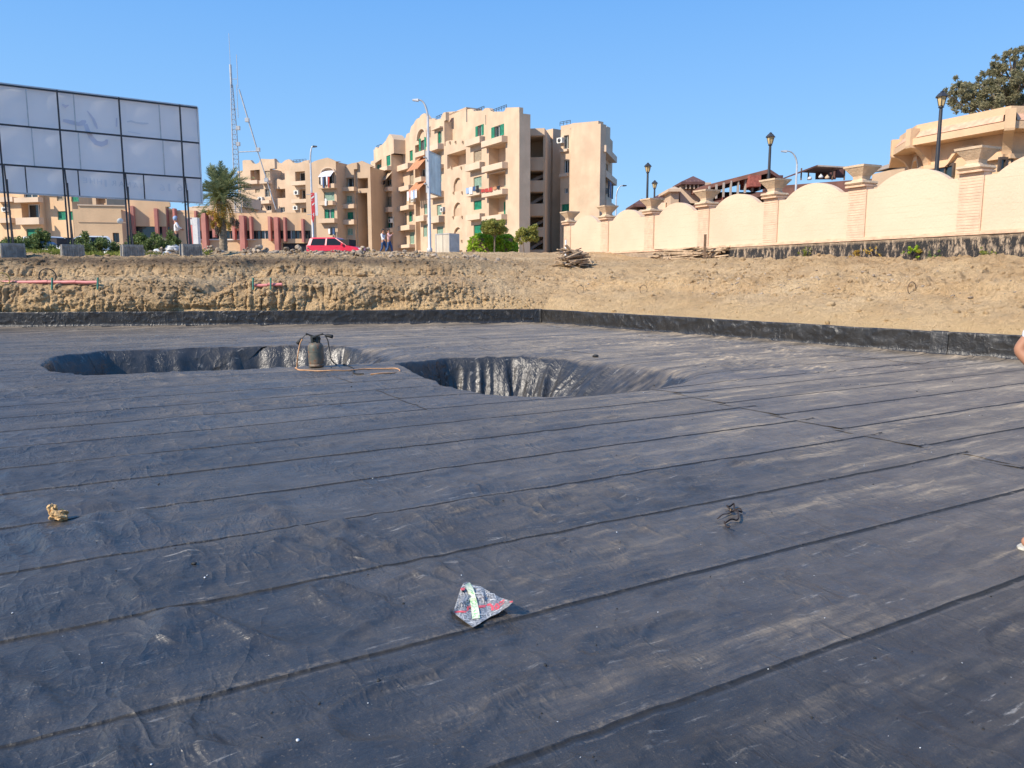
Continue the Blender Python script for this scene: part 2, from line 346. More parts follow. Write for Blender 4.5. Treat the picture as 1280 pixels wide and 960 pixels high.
# fence render with thin courses
m, nt, p = newmat('fence_render')
w = coords(nt, 'World')
sx = N(nt, 'ShaderNodeSeparateXYZ'); nt.links.new(w, sx.inputs[0])
c = mix(nt, noise(nt, w, 0.5, 6), (0.63, 0.455, 0.32), (0.70, 0.52, 0.37))
saw = math_(nt, 'FRACT', math_(nt, 'MULTIPLY', sx.outputs['Z'], 5.5))
ln = math_(nt, 'LESS_THAN', saw, 0.10)
wl = coords(nt, 'World', (0.9, 0.9, 7))
lnm = math_(nt, 'MULTIPLY', ln, noise(nt, wl, 1.0, 5, 0.6, 0.45, 0.7))
c = mix(nt, math_(nt, 'MULTIPLY', lnm, 0.6), c, (0.55, 0.36, 0.22))
crk = coords(nt, 'World', (0.9, 0.9, 5))
c = mix(nt, math_(nt, 'MULTIPLY', noise(nt, crk, 1.6, 7, 0.7, 0.64, 0.70), 0.5), c, (0.45, 0.30, 0.18))
nt.links.new(c, p.inputs['Base Color']); p.inputs['Roughness'].default_value = 0.9
n = bump(nt, p, math_(nt, 'SUBTRACT', 1.0, ln), 0.25, 0.01)
bump(nt, p, noise(nt, w, 14, 6), 0.25, 0.02, n)
# tar coated plinth
m, nt, p = newmat('tarred_plinth')
w = coords(nt, 'World'); wv = coords(nt, 'World', (3, 3, 1.0))
sx = N(nt, 'ShaderNodeSeparateXYZ'); nt.links.new(w, sx.inputs[0])
c = mix(nt, noise(nt, w, 2, 6), (0.50, 0.37, 0.25), (0.60, 0.45, 0.31))
k = noise(nt, wv, 2.2, 8, 0.78, 0.40, 0.50)
tp = N(nt, 'ShaderNodeMapRange'); tp.inputs['From Min'].default_value = 2.83; tp.inputs['From Max'].default_value = 2.70
nt.links.new(sx.outputs['Z'], tp.inputs['Value'])
far = N(nt, 'ShaderNodeMapRange'); far.inputs['From Min'].default_value = 37; far.inputs['From Max'].default_value = 33
far.inputs['To Min'].default_value = 0.35
nt.links.new(sx.outputs['Y'], far.inputs['Value'])
kk = math_(nt, 'MULTIPLY', math_(nt, 'MULTIPLY', k, tp.outputs[0]), far.outputs[0])
c = mix(nt, kk, c, (0.035, 0.033, 0.033))
nt.links.new(c, p.inputs['Base Color']); p.inputs['Roughness'].default_value = 0.9
bump(nt, p, noise(nt, w, 12, 7, 0.7), 0.8, 0.05)

# gas bottle paint
m, nt, p = newmat('gas_bottle_paint')
v = coords(nt, 'Object')
c = mix(nt, noise(nt, v, 4, 6, 0.6, 0.42, 0.58), (0.10, 0.105, 0.085), (0.24, 0.175, 0.12))
c = mix(nt, noise(nt, v, 14, 6, 0.7, 0.55, 0.62), c, (0.22, 0.10, 0.05))
nt.links.new(c, p.inputs['Base Color']); p.inputs['Roughness'].default_value = 0.6; p.inputs['Metallic'].default_value = 0.2
# printed pouch
m, nt, p = newmat('pouch_print')
v = coords(nt, 'World')
c = mix(nt, noise(nt, v, 90, 4, 0.7, 0.4, 0.6), (0.10, 0.10, 0.10), (0.42, 0.41, 0.40))
nt.links.new(c, p.inputs['Base Color']); p.inputs['Roughness'].default_value = 0.35
simple('print_white', (0.72, 0.70, 0.66), 0.4, 0.1, 20)
simple('print_red', (0.70, 0.10, 0.11), 0.4, 0.15, 40)
m, nt, p = newmat('tape_print')
v = coords(nt, 'World')
c = mix(nt, noise(nt, v, 70, 4, 0.6, 0.52, 0.60), (0.72, 0.72, 0.52), (0.22, 0.50, 0.22))
nt.links.new(c, p.inputs['Base Color']); p.inputs['Roughness'].default_value = 0.4

# ------------------------------------------------------------------ object helpers
def put(o, label=None, cat=None, group=None, kind=None):
    if label: o['label'] = label
    if cat: o['category'] = cat
    if group: o['group'] = group
    if kind: o['kind'] = kind
    return o
def thing(name, loc, label, cat, group=None, rz=0.0, kind=None):
    o = bpy.data.objects.new(name, None); COL.objects.link(o)
    o.empty_display_size = 0.3
    o.location = loc; o.rotation_euler = (0, 0, rz)
    return put(o, label, cat, group, kind)
def link(name, me, parent=None):
    o = bpy.data.objects.new(name, me); COL.objects.link(o)
    if parent is not None: o.parent = parent
    return o
def wloc(parent):
    v = Vector((0, 0, 0))
    while parent is not None:
        v = v + parent.location; parent = parent.parent
    return v
def copy_tree(o, parent=None):
    c = o.copy(); COL.objects.link(c)
    if parent is not None: c.parent = parent
    for ch in list(o.children): copy_tree(ch, c)
    return c
def np_mesh(name, co, faces, mat, smooth=False):
    """co (n,3) float array, faces (m,k) int array"""
    me = bpy.data.meshes.new(name)
    co = np.ascontiguousarray(co, np.float32); faces = np.ascontiguousarray(faces, np.int32)
    n, k = faces.shape
    me.vertices.add(len(co)); me.vertices.foreach_set('co', co.ravel())
    me.loops.add(n * k); me.loops.foreach_set('vertex_index', faces.ravel())
    me.polygons.add(n); me.polygons.foreach_set('loop_start', np.arange(0, n * k, k, dtype=np.int32))
    me.update(calc_edges=True)
    if smooth: me.polygons.foreach_set('use_smooth', np.ones(n, bool))
    me.materials.append(MATS[mat] if isinstance(mat, str) else mat)
    me.validate()
    return me
def grid_faces(ni, nj):
    a = np.arange(ni * nj).reshape(ni, nj)
    return np.stack([a[:-1, :-1], a[1:, :-1], a[1:, 1:], a[:-1, 1:]], -1).reshape(-1, 4)

class MB:
    """collects simple solids; build() links them as one mesh object"""
    def __init__(self): self.v = []; self.f = []; self.s = []
    def add(self, vs, fs, smooth=False):
        b = len(self.v); self.v += [tuple(x) for x in vs]
        self.f += [tuple(b + i for i in f) for f in fs]; self.s += [smooth] * len(fs)
    def box(self, c, size, rz=0.0, M=None, taper=1.0):
        sx, sy, sz = (s / 2 for s in size); vs = []
        for z in (-1, 1):
            k = taper if z > 0 else 1.0
            for x, y in ((-1, -1), (1, -1), (1, 1), (-1, 1)): vs.append(Vector((x * sx * k, y * sy * k, z * sz)))
        if M is not None: vs = [M @ q for q in vs]
        elif rz: vs = [Matrix.Rotation(rz, 3, 'Z') @ q for q in vs]
        vs = [q + Vector(c) for q in vs]
        self.add(vs, [(3, 2, 1, 0), (4, 5, 6, 7), (0, 1, 5, 4), (1, 2, 6, 5), (2, 3, 7, 6), (3, 0, 4, 7)])
    def hexa(self, p):   # 8 points: bottom 4 (ccw), top 4
        self.add(p, [(3, 2, 1, 0), (4, 5, 6, 7), (0, 1, 5, 4), (1, 2, 6, 5), (2, 3, 7, 6), (3, 0, 4, 7)])
    def prism(self, poly, ext):   # polygon (3d points) extruded by vector
        n = len(poly); e = Vector(ext)
        vs = [Vector(q) for q in poly] + [Vector(q) + e for q in poly]
        fs = [tuple(range(n))[::-1], tuple(range(n, 2 * n))] + [(i, (i + 1) % n, n + (i + 1) % n, n + i) for i in range(n)]
        self.add(vs, fs)
    def tube(self, pts, r, n=8, smooth=True, caps=True):
        pts = [Vector(q) for q in pts]
        rs = r if isinstance(r, (list, tuple)) else [r] * len(pts)
        vs = []; up = None
        for i, q in enumerate(pts):
            t = (pts[min(i + 1, len(pts) - 1)] - pts[max(i - 1, 0)]).normalized()
            if up is None:
                up = Vector((0, 0, 1)) if abs(t.z) < 0.9 else Vector((1, 0, 0))
            a = t.cross(up); 
            if a.length < 1e-4: a = t.cross(Vector((1, 0.3, 0)))
            a.normalize(); b = a.cross(t).normalized(); up = b
            for k in range(n):
                th = 2 * math.pi * k / n
                vs.append(q + (a * math.cos(th) + b * math.sin(th)) * rs[i])
        fs = [(i * n + k, i * n + (k + 1) % n, (i + 1) * n + (k + 1) % n, (i + 1) * n + k) for i in range(len(pts) - 1) for k in range(n)]
        self.add(vs, fs, smooth)
        if caps:
            self.add(vs[:n], [tuple(range(n))]); self.add(vs[-n:], [tuple(range(n))[::-1]])
    def lathe(self, c, prof, n=16, smooth=True, M=None):   # prof [(r,z)]
        c = Vector(c); vs = []
        for (r, z) in prof:
            for k in range(n):
                th = 2 * math.pi * k / n
                q = Vector((r * math.cos(th), r * math.sin(th), z))
                if M is not None: q = M @ q
                vs.append(c + q)
        fs = [(i * n + k, i * n + (k + 1) % n, (i + 1) * n + (k + 1) % n, (i + 1) * n + k) for i in range(len(prof) - 1) for k in range(n)]
        fs.append(tuple(range(n))[::-1]); fs.append(tuple(range((len(prof) - 1) * n, len(prof) * n)))
        self.add(vs, fs, smooth)
    def torus(self, c, R_, r, n=20, m=6, M=None):
        c = Vector(c); vs = []
        for i in range(n):
            a = 2 * math.pi * i / n
            for k in range(m):
                b = 2 * math.pi * k / m
                q = Vector(((R_ + r * math.cos(b)) * math.cos(a), (R_ + r * math.cos(b)) * math.sin(a), r * math.sin(b)))
                if M is not None: q = M @ q
                vs.append(c + q)
        fs = [(i * m + k, ((i + 1) % n) * m + k, ((i + 1) % n) * m + (k + 1) % m, i * m + (k + 1) % m) for i in range(n) for k in range(m)]
        self.add(vs, fs, True)
    def build(self, name, mat, parent=None, local=False, label=None):
        off = Vector((0, 0, 0)) if (local or parent is None) else wloc(parent)
        me = bpy.data.meshes.new(name)
        me.from_pydata([(x - off.x, y - off.y, z - off.z) for x, y, z in self.v], [], self.f)
        me.polygons.foreach_set('use_smooth', self.s)
        me.materials.append(MATS[mat])
        bm = bmesh.new(); bm.from_mesh(me); bmesh.ops.recalc_face_normals(bm, faces=bm.faces); bm.to_mesh(me); bm.free()
        o = link(name, me, parent)
        if label: o['label'] = label
        return o
def solid(name, mat, label, cat, fn, base, group=None):
    """a one-mesh top-level thing with its origin at base"""
    b = MB(); fn(b)
    base = Vector(base)
    b.v = [(x - base.x, y - base.y, z - base.z) for x, y, z in b.v]
    o = b.build(name, mat, None)
    o.location = base
    return put(o, label, cat, group)
# ================================================================== THE PIT
DV = np.array([0.865, 0.502]); EV = np.array([-0.502, 0.865])     # along and across the rolls
def g2(px, py): 
    q = gnd(px, py); return (q.x, q.y)
A0 = g2(0, 410); A1 = g2(675, 404.5); B1 = g2(1176, 444.8); B2 = g2(1191, 446.5); B3 = g2(1280, 453)
dx = (A0[0] - A1[0], A0[1] - A1[1]); L = math.hypot(*dx)
AL = (A0[0] + dx[0] / L * 9, A0[1] + dx[1] / L * 9)
dx = (B3[0] - B1[0], B3[1] - B1[1]); L = math.hypot(*dx)
BR = (B3[0] + dx[0] / L * 9, B3[1] + dx[1] / L * 9)
WALL = [AL, A1, B1, BR]                                         # the visible upstand
PIT = WALL + [(BR[0] + 1, -9.0), (AL[0] - 0.5, -9.0)]               # whole outline
def poly_sdf(x, y, poly):
    """negative inside; also returns arc length of the nearest edge point"""
    x = np.asarray(x, float); y = np.asarray(y, float)
    best = np.full(np.broadcast(x, y).shape, 1e9); arc = np.zeros_like(best); inside = np.zeros(best.shape, bool); acc = 0
    n = len(poly)
    for i in range(n):
        ax, ay = poly[i]; bx, by = poly[(i + 1) % n]
        ex, ey = bx - ax, by - ay; L = math.hypot(ex, ey)
        t = np.clip(((x - ax) * ex + (y - ay) * ey) / (L * L), 0, 1)
        d = np.hypot(x - ax - t * ex, y - ay - t * ey)
        m = d < best; best = np.where(m, d, best); arc = np.where(m, acc + t * L, arc); acc += L
        c = ((ay > y) != (by > y)) & (x < (bx - ax) * (y - ay) / (by - ay + 1e-12) + ax)
        inside ^= c
    return np.where(inside, -best, best), arc
RP = [g2(*q) for q in [(498, 454), (520, 464), (556, 480), (605, 490), (660, 494), (740, 492), (815, 485), (868, 475), (882, 470), (850, 462), (770, 453), (710, 447), (640, 445), (560, 447)]]
LP = [g2(*q) for q in [(58, 454), (72, 462), (110, 467.5), (200, 464), (300, 460), (400, 456), (462, 453), (505, 446), (478, 438), (430, 432), (330, 432), (230, 435), (130, 439), (78, 445)]]
def floor_h(x, y):
    s = x * DV[0] + y * DV[1]; t = x * EV[0] + y * EV[1]
    h = 0 * s
    rel = np.mod(t - 2.07 - 0.36 * ((s > 7.0 + 0.1 * (t - 3.4)) & (t > 3.0) & (t < 8.8)) + 0.93 * 50, 0.93); sd_ = np.minimum(rel, 0.93 - rel)
    stiff = 1 - 0.85 * np.exp(-(sd_ / 0.11) ** 2)                   # the welded laps lie flatter than the sheet between them
    # crumples in the sheets: ridges that run across the rolls, stronger in patches
    patch = sstep(-0.1, 0.6, fbm(s * 0.45, t * 0.45, 3, 11))
    rd = 1 - np.abs(fbm(s * 2.6 + 0.8 * t, t * 0.7, 3, 21)) * 2.2
    h += (0.034 + 0.014 * (1 - sstep(-1.0, 1.0, x)) * (1 - sstep(5, 8, y))) * patch * np.clip(rd, 0, 1) ** 2.5
    rd2 = 1 - np.abs(fbm(s * 1.6 - 2.2 * t, t * 1.6 + s, 3, 31)) * 2.4
    h += 0.020 * np.clip(rd2, 0, 1) ** 2.5 * sstep(-0.3, 0.4, fbm(s * 0.6 + 9, t * 0.6, 2, 41))
    cr = np.abs(fbm(s * 3.4 + 0.6 * fbm(s, t, 2, 56), t * 1.5, 2, 55))
    h += 0.015 * np.clip(1 - cr * 5, 0, 1) * sstep(0.0, 0.5, fbm(s * 0.7, t * 0.8, 2, 57))
    cr2 = np.abs(fbm(s * 1.5 + t * 1.5, t * 3.0 - s * 2.0, 2, 58))
    h += 0.013 * np.clip(1 - cr2 * 5, 0, 1) * sstep(0.0, 0.4, fbm(s * 0.6 + 4, t * 0.7, 2, 59))
    h += 0.0034 * fbm(s * 4, t * 9, 2, 51)
    # soft vertical-looking buckles across the near left rolls
    bk = np.clip(1 - np.abs(fbm(s * 1.9 + 0.5 * fbm(t * 1.1, s * .4, 2, 63), t * 0.55, 2, 62)) * 3.2, 0, 1) ** 1.5
    h += 0.036 * bk * (1 - sstep(-0.4, 1.6, x)) * (1 - sstep(4.5, 7, y)) * sstep(-0.5, 0.1, fbm(s * .6, t * .8, 2, 65))
    h += 0.006 * np.clip(1 - np.abs(fbm(s * 1.1, t * 5.5, 2, 53)) * 2.5, 0, 1) ** 2 * sstep(5, 11, t)
    h *= stiff
    h += 0.006 * fbm(s * 0.5, t * 0.9, 3, 5)
    # two footing pits under the sheet
    for poly, dep, wa, wb, xa, xb, sd in ((RP, 1.35, 0.70, 2.4, -0.7, 1.8, 61), (LP, 1.25, 0.55, 2.2, -4.3, -3.2, 71)):
        d, arc = poly_sdf(x, y, poly)
        w = wa + (wb - wa) * sstep(xa, xb, x)
        d2 = d + 0.10 * fbm(arc * 0.8, 0 * arc, 2, sd + 3)
        k = np.clip((-d2 + 0.10) / w, 0, 1)
        prof = np.where(k < 0.12, k * k / 0.24, k - 0.06) / 0.94; prof = prof * 0.85 + 0.15 * k * k * (3 - 2 * k)
        fold = (1 - np.abs(fbm(arc * 3.2 + 0.9 * fbm(arc * 0.6, d * 1.2, 2, sd + 5), d * 0.25, 2, sd)) * 2.6)
        fine = (1 - np.abs(fbm(arc * 6.5 + d * 1.2, d * 0.5, 2, sd + 9)) * 2.4)
        mask = sstep(0.0, 0.18, k) * (1 - sstep(0.85, 1.0, k)) * (1 - (0.78 if sd == 61 else 0.6) * sstep(xa, xb, x))
        h = h - dep * prof + mask * np.clip(prof * dep / 0.35, 0, 1) * ((0.24 if sd == 61 else 0.34) * (np.clip(fold, -0.2, 1) - 0.8) + 0.13 * (np.clip(fine, -.3, 1) - 0.8))
        h = h + sstep(0.02, 0.2, k) * (1 - sstep(0.9, 1.0, k)) * 0.022 * (1 - np.abs(fbm(arc * 5.0 + 2.2 * d, d * 0.4, 2, sd + 12)) * 3) * sstep(xa, xb, x)
        # the sheet hangs a little towards the edge
        h = h - 0.035 * np.exp(-(np.maximum(d, 0) / 0.35) ** 1.5) * 0.6
    # fillet up against the upstand
    dw, _ = poly_sdf(x, y, PIT)
    h = h + 0.05 * np.exp(-(np.abs(dw) / 0.16)) * (x > -30)
    return h
floor = thing('pit_floor', (0, 0, 0), 'black bitumen membrane laid in overlapping rolls over the whole pit floor', 'floor', kind='structure')
T0 = 2.07; TW = 0.930
def joint_list(k, t):
    if t < 3.0: j = 9.6
    elif t < 8.2: j = 7.10 + 0.10 * (t - 3.4)
    elif t < 10.4: j = 3.8 + 0.03 * (t - 8.3)
    else: j = 3.8 + 2.9 * ((k * 7) % 5) / 2.0
    return sorted(j + 10.0 * m for m in range(-5, 5))
def make_sheet(k, s0, s1, tb, dz_=0.0):
    mid_s = (s0 + s1) / 2
    # spacing from the nearest point of the sheet to the camera
    near = max(0.9, min(math.hypot(s, tb) for s in np.linspace(s0, s1, 12)))
    infront = any((s * DV[1] + tb * EV[1]) > 1.2 for s in np.linspace(s0, s1, 12))
    dt = min(max(near * 0.0065, 0.014), 0.10) if infront else 0.16
    if 8 < tb < 17: dt = min(dt, 0.036)
    edge = [-0.100, -0.066, -0.052, -0.038, -0.0285, -0.0265, -0.0245, -0.022, 0.0]
    ts = edge + list(np.arange(dt, TW - 0.001, dt)) + [TW]
    ss = [s0]
    while ss[-1] < s1:
        s = ss[-1]; X = s * DV[0] + tb * EV[0]; Y = s * DV[1] + tb * EV[1]
        d = math.hypot(X, Y)
        vis = Y > 0.6 and abs(X) < Y * 0.72 + 0.8
        ds = min(max(d * 0.0065, 0.014), 0.09) if vis else 0.25
        if 8 < tb < 17 and vis: ds = min(ds, 0.036)
        ss.append(s + ds)
    ss[-1] = s1
    S, T = np.meshgrid(np.array(ss), np.array(ts), indexing='ij')
    wob = 0.010 * fbm(S * 0.5, 0 * S + k * 3.3, 2, 81) + 0.005 * fbm(S * 11, 0 * S + k * 3.3, 2, 91)
    fade = np.clip(1 - T / 0.20, 0, 1)
    Tw = tb + T + wob * fade
    # near the pits the lap just follows the ground
    X = S * DV[0] + Tw * EV[0]; Y = S * DV[1] + Tw * EV[1]
    Z = floor_h(X, Y)
    sc = 1.0 if tb < 7 else (0.8 if tb < 12 else 0.45)
    bead = 0.5 + 0.5 * fbm(S * 14, 0 * S + k, 3, 95)
    lip = np.zeros_like(S); jj = np.arange(len(ts))
    tab = {0: -0.004, 1: 0.0005, 3: 0.0008, 4: 0.0006, 5: 0.0006, 6: 0.0072, 7: 0.0074, 8: 0.0068}
    for j, v in tab.items(): lip[:, j] = v
    lip[:, 2] = 0.0005 + 0.008 * bead[:, 2] ** 1.5; lip[:, 6] += 0.002 * bead[:, 6]
    m = jj > 8
    lip[:, m] = 0.0065 * (1 - sstep(0.06, 0.14, T[:, m]))
    # sheets dip slightly next to the lap so that it reads as a groove
    groove = -0.006 * np.exp(-((T - TW) / 0.05) ** 2)
    # end laps
    e0 = 0.006 * np.exp(-((S - s0) / 0.10) ** 2)
    pitm = np.minimum(poly_sdf(X, Y, RP)[0], poly_sdf(X, Y, LP)[0]) if 6 < tb < 18 else 9 + 0 * S
    inpit = sstep(0.05, -0.15, pitm) if False else 1 - sstep(-0.15, 0.05, pitm)
    lip = lip * (1 - 0.8 * inpit)
    Z = Z + lip * sc + groove * 0.6 + e0 + dz_
    me = np_mesh('membrane_sheet', np.stack([X, Y, Z], -1).reshape(-1, 3), grid_faces(len(ss), len(ts)), 'membrane' if tb > 1.5 else 'membrane_mineral', True)
    seam = np.zeros_like(S)
    seam = np.where(T > -0.023, 0.9 * np.exp(-((T + 0.01) / 0.024) ** 2), 0)
    for j in (2, 3, 4, 5): seam[:, j] = -1.0
    seam[:, 1] = 0.5; seam[:, 6] = -0.3
    seam = seam * (1 - 0.9 * inpit) * (1.0 if tb < 7 else (0.7 if tb < 10 else 0.35))
    a = me.attributes.new('seam', 'FLOAT', 'POINT'); a.data.foreach_set('value', seam.astype(np.float32).ravel())
    return link('membrane_sheet', me, floor)
sb = (np.linspace(-34, 40, 371))
for k in range(-12, 36):
    tb = T0 + k * TW
    X = sb * DV[0] + (tb + 0.45) * EV[0]; Y = sb * DV[1] + (tb + 0.45) * EV[1]
    d, _ = poly_sdf(X, Y, PIT)
    ok = np.where(d < 0.25)[0]
    if len(ok) < 2: continue
    lo, hi = sb[ok[0]], sb[ok[-1]]
    js = [j for j in joint_list(k, tb) if lo + 1 < j < hi - 1]
    cuts = [lo] + js + [hi]
    for a, b in zip(cuts[:-1], cuts[1:]):
        sh = 0.36 if (3.0 < tb < 8.3 and a > 6.5) else 0.0          # beyond the cross joint the rolls are laid a third of a width over
        make_sheet(k, a - (0 if a == lo else (0.20 if sh else 0.07)), b, tb + sh)
        if sh and tb - TW < 3.0: make_sheet(k, a - 0.25, b, tb + sh - TW, -0.004)
# ------------------------------------------------------------------ upstand of turned-up membrane
up = thing('pit_upstand', (*A1, 0), 'low black membrane upstand running round the edge of the pit floor', 'upstand', kind='structure')
UH = 0.50
def path_pts(poly):
    out = []; acc = 0
    for a, b in zip(poly[:-1], poly[1:]):
        L = math.hypot(b[0] - a[0], b[1] - a[1]); out.append((acc, a, b, L)); acc += L
    return out, acc
for (acc, a, b, L) in path_pts(WALL)[0]:
    n = max(1, round(L / 1.0))
    if L < 1: n = 1
    ux, uy = (b[0] - a[0]) / L, (b[1] - a[1]) / L
    nx, ny = uy, -ux                                                # towards the pit
    if nx * (0 - a[0]) + ny * (5 - a[1]) < 0: nx, ny = -nx, -ny
    for i in range(n):
        far = math.hypot(a[0] + ux * L * i / n, a[1] + uy * L * i / n)
        ss = np.arange(L * i / n - (0.05 if i else 0.0), L * (i + 1) / n + 0.001, 0.035)
        prof = [(0.16, -0.01), (0.10, 0.010), (0.05, 0.030), (0.022, 0.06), (0.008, 0.10)] + [(0.004, z) for z in np.linspace(0.14, UH - 0.02, 9)] + [(0.0, UH), (-0.03, UH + 0.006), (-0.10, UH), (-0.16, UH - 0.12)]
        P = np.array(prof)
        S = np.repeat(ss[:, None], len(P), 1); O = np.repeat(P[None, :, 0], len(ss), 0); Z = np.repeat(P[None, :, 1], len(ss), 0)
        body = sstep(0.05, 0.2, Z) * (O > -0.02)
        amp = 1.0 if uy < -0.2 else 0.55
        O = O + body * amp * (0.020 * fbm((S + acc) * 1.6, Z * 3, 3, 201) + 0.012 * (1 - np.abs(fbm((S + acc) * 4, Z * 2, 2, 211)) * 2))
        O = O + 0.006 * (1 - (S - ss[0]) / (ss[-1] - ss[0]))          # left edge laps over its neighbour
        O = O + body * 0.018 * np.clip(1 - np.abs(fbm((S + acc) * 2.2 + Z * 2.5, Z * 4 - S, 2, 231)) * 5, 0, 1)
        Z = Z + 0.010 * fbm((S + acc) * 1.2, 0 * S, 2, 221) * (Z > 0.3)
        X = a[0] + ux * S + nx * O; Y = a[1] + uy * S + ny * O
        me = np_mesh('upstand_sheet', np.stack([X, Y, Z], -1).reshape(-1, 3) - np.array([A1[0], A1[1], 0]), grid_faces(len(ss), len(P)), 'membrane_wall', True)
        link('upstand_sheet', me, up)

# darker patches dressed round the corners
for P0, Pm, P1_ in ((WALL[0], WALL[1], WALL[2]), (WALL[1], WALL[2], WALL[3])):
    rows = []
    for sgn, other in ((-1, P0), (1, P1_)):
        ex, ey = other[0] - Pm[0], other[1] - Pm[1]; L = math.hypot(ex, ey); ex, ey = ex / L, ey / L
        nx, ny = (ey, -ex)
        if nx * (0 - Pm[0]) + ny * (5 - Pm[1]) < 0: nx, ny = -nx, -ny
        seq = [0.22, 0.15, 0.08, 0.03] if sgn < 0 else [0.03, 0.08, 0.13]
        for s in seq: rows.append([(Pm[0] + ex * s + nx * o, Pm[1] + ey * s + ny * o, z) for o, z in ((0.15, 0.012), (0.07, 0.032), (0.045, 0.09), (0.036, 0.25), (0.034, UH - .02), (0.02, UH + .014), (-0.12, UH + .010))])
    me = np_mesh('corner_patch', np.array(rows).reshape(-1, 3) - np.array([A1[0], A1[1], 0]), grid_faces(len(rows), 7), 'membrane_wall', True); link('corner_patch', me, up)

# ------------------------------------------------------------------ earth round the pit
def arc_resample(poly, closed, step_fn):
    pts = list(poly) + ([poly[0]] if closed else [])
    out = []
    for a, b in zip(pts[:-1], pts[1:]):
        L = math.hypot(b[0] - a[0], b[1] - a[1]); s = 0
        while s < L:
            x = a[0] + (b[0] - a[0]) * s / L; y = a[1] + (b[1] - a[1]) * s / L
            out.append((x, y)); s += step_fn(x, y)
    out.append(pts[0] if closed else pts[-1])
    return np.array(out)
def stepf(x, y):
    return 0.032 if (y > 12 and abs(x) < y * 0.70 + 1) else 0.6
pp = arc_resample(PIT, True, stepf)
# smooth outward direction (window measured in metres)
seg = np.hypot(*(np.diff(pp, axis=0)).T); sarc = np.concatenate([[0], np.cumsum(seg)])
tot = sarc[-1]
def edge_dir(s):
    s = s % tot; i = min(max(np.searchsorted(sarc, s) - 1, 0), len(seg) - 1)
    d = pp[i + 1] - pp[i]; d = d / (np.hypot(*d) + 1e-9); return np.array([-d[1], d[0]])
fine_s = np.arange(0, tot, 0.25)
nrm = np.array([edge_dir(s) for s in fine_s])
kern = 11
pad = np.concatenate([nrm[-kern:], nrm, nrm[:kern]])
sm = np.stack([np.convolve(pad[:, i], np.hanning(2 * kern + 1) / np.hanning(2 * kern + 1).sum(), 'same')[kern:-kern] for i in (0, 1)], 1)
sm /= np.linalg.norm(sm, axis=1)[:, None]
O = np.stack([np.interp(sarc, fine_s, sm[:, i], period=tot) for i in (0, 1)], 1)
if (O[0] @ np.array([0, 1])) < 0: O = -O
ctr = pp.mean(0)
if np.sum((pp - ctr) * O) < 0: O = -O
sA = path_pts(WALL)[0][1][0]; sB = path_pts(WALL)[0][2][0]; sEnd = path_pts(WALL)[1]
left_p = [(0.15, .28), (0.16, .44), (0.20, .60), (.26, .95), (.40, 1.30), (.62, 1.47), (1.2, 1.53), (2.0, 1.58), (2.3, 1.66), (2.55, 1.98), (2.9, 2.17), (3.6, 2.25), (5, 2.34), (7, 2.43), (10, 2.58), (14, 2.85), (18, 3.0), (27, 3.03)]
right_p = [(0.15, .28), (0.16, .44), (0.5, .56), (1.1, .78), (1.8, .97), (2.4, 1.12), (2.7, 1.36), (3.0, 1.47), (3.6, 1.55), (4.3, 1.66), (5.2, 1.88), (6.4, 2.04), (7.6, 2.12), (9.5, 2.18), (11.5, 2.4), (14, 2.85), (18, 3.0), (27, 3.03)]
# shared row index: walk both profiles with the same parameter
def densify(P, per):
    out = []
    for (a, b), n in zip(zip(P[:-1], P[1:]), per):
        for i in range(n): out.append((a[0] + (b[0] - a[0]) * i / n, a[1] + (b[1] - a[1]) * i / n))
    out.append(P[-1]); return np.array(out)
per = [3, 7, 11, 12, 9, 8, 10, 7, 10, 10, 12, 14, 16, 18, 12, 8, 8]
LPf = densify(left_p, per); RPf = densify(right_p, per)
w = sstep(sA - 4.0, sA + 2.0, sarc)[:, None]
rscale = 1 - 0.18 * sstep(sB - 1, sB + 2, sarc)[:, None]
Rr = (LPf[None, :, 0] * (1 - w) + RPf[None, :, 0] * w) * rscale
Zz = LPf[None, :, 1] * (1 - w) + RPf[None, :, 1] * w
S = np.repeat(sarc[:, None], Rr.shape[1], 1)
# slope mask from the profile
dZ = np.gradient(Zz, axis=1); dR = np.gradient(Rr, axis=1)
steep = np.clip(dZ / (np.abs(dR) + 1e-6) / 1.6, 0, 1) * sstep(0.42, 0.62, Zz)
lw = 1 - w
# gullies and tooth marks in the cut
notch = 1 - np.abs(fbm(S * 3.0, Zz * 0.9, 3, 301)) * 2
teeth = 1.0 - 2.4 * np.clip(1 - np.abs(fbm(S * 4.0 + 0.4 * fbm(S * 1.1, Zz * 2, 2, 312), Zz * 0.7, 2, 311)) * 3.2, 0, 1) ** 2
band = sstep(0.0, 0.5, fbm(S * 0.35, Zz * 0.0 + 3, 2, 321))
lump = np.clip(fbm(S * 2.2, Zz * 5.0, 4, 313, 0.65) * 2.2, -1, 1)
dr = steep * (0.24 * fbm(S * 0.8, Zz * 1.1, 3, 331) + 0.10 * notch * band - 0.075 * teeth * (0.35 + 0.65 * band) + 0.06 * lump) * (0.35 + 0.65 * lw)
dr = np.maximum(dr, -0.10 - 0.8 * (Rr - 0.2))
dr += steep * (0.035 * fbm(S * 11, Zz * 13, 3, 343) + 0.03 * np.abs(fbm(S * 5, Zz * 8, 3, 347)))
dr += sstep(0.45, 0.8, Zz) * 0.35 * fbm(S * 0.22, Zz * 0.3, 2, 341)
bigX = pp[:, 0:1] + O[:, 0:1] * Rr; bigY = pp[:, 1:2] + O[:, 1:2] * Rr
flat = (1 - steep) * sstep(0.5, 0.9, Zz)
dz = flat * (0.10 * fbm(bigX * 0.7, bigY * 0.7, 3, 351) + 0.13 * np.abs(fbm(bigX * 2.0, bigY * 2.0, 4, 361, 0.6)) + 0.045 * fbm(bigX * 7, bigY * 7, 3, 371))
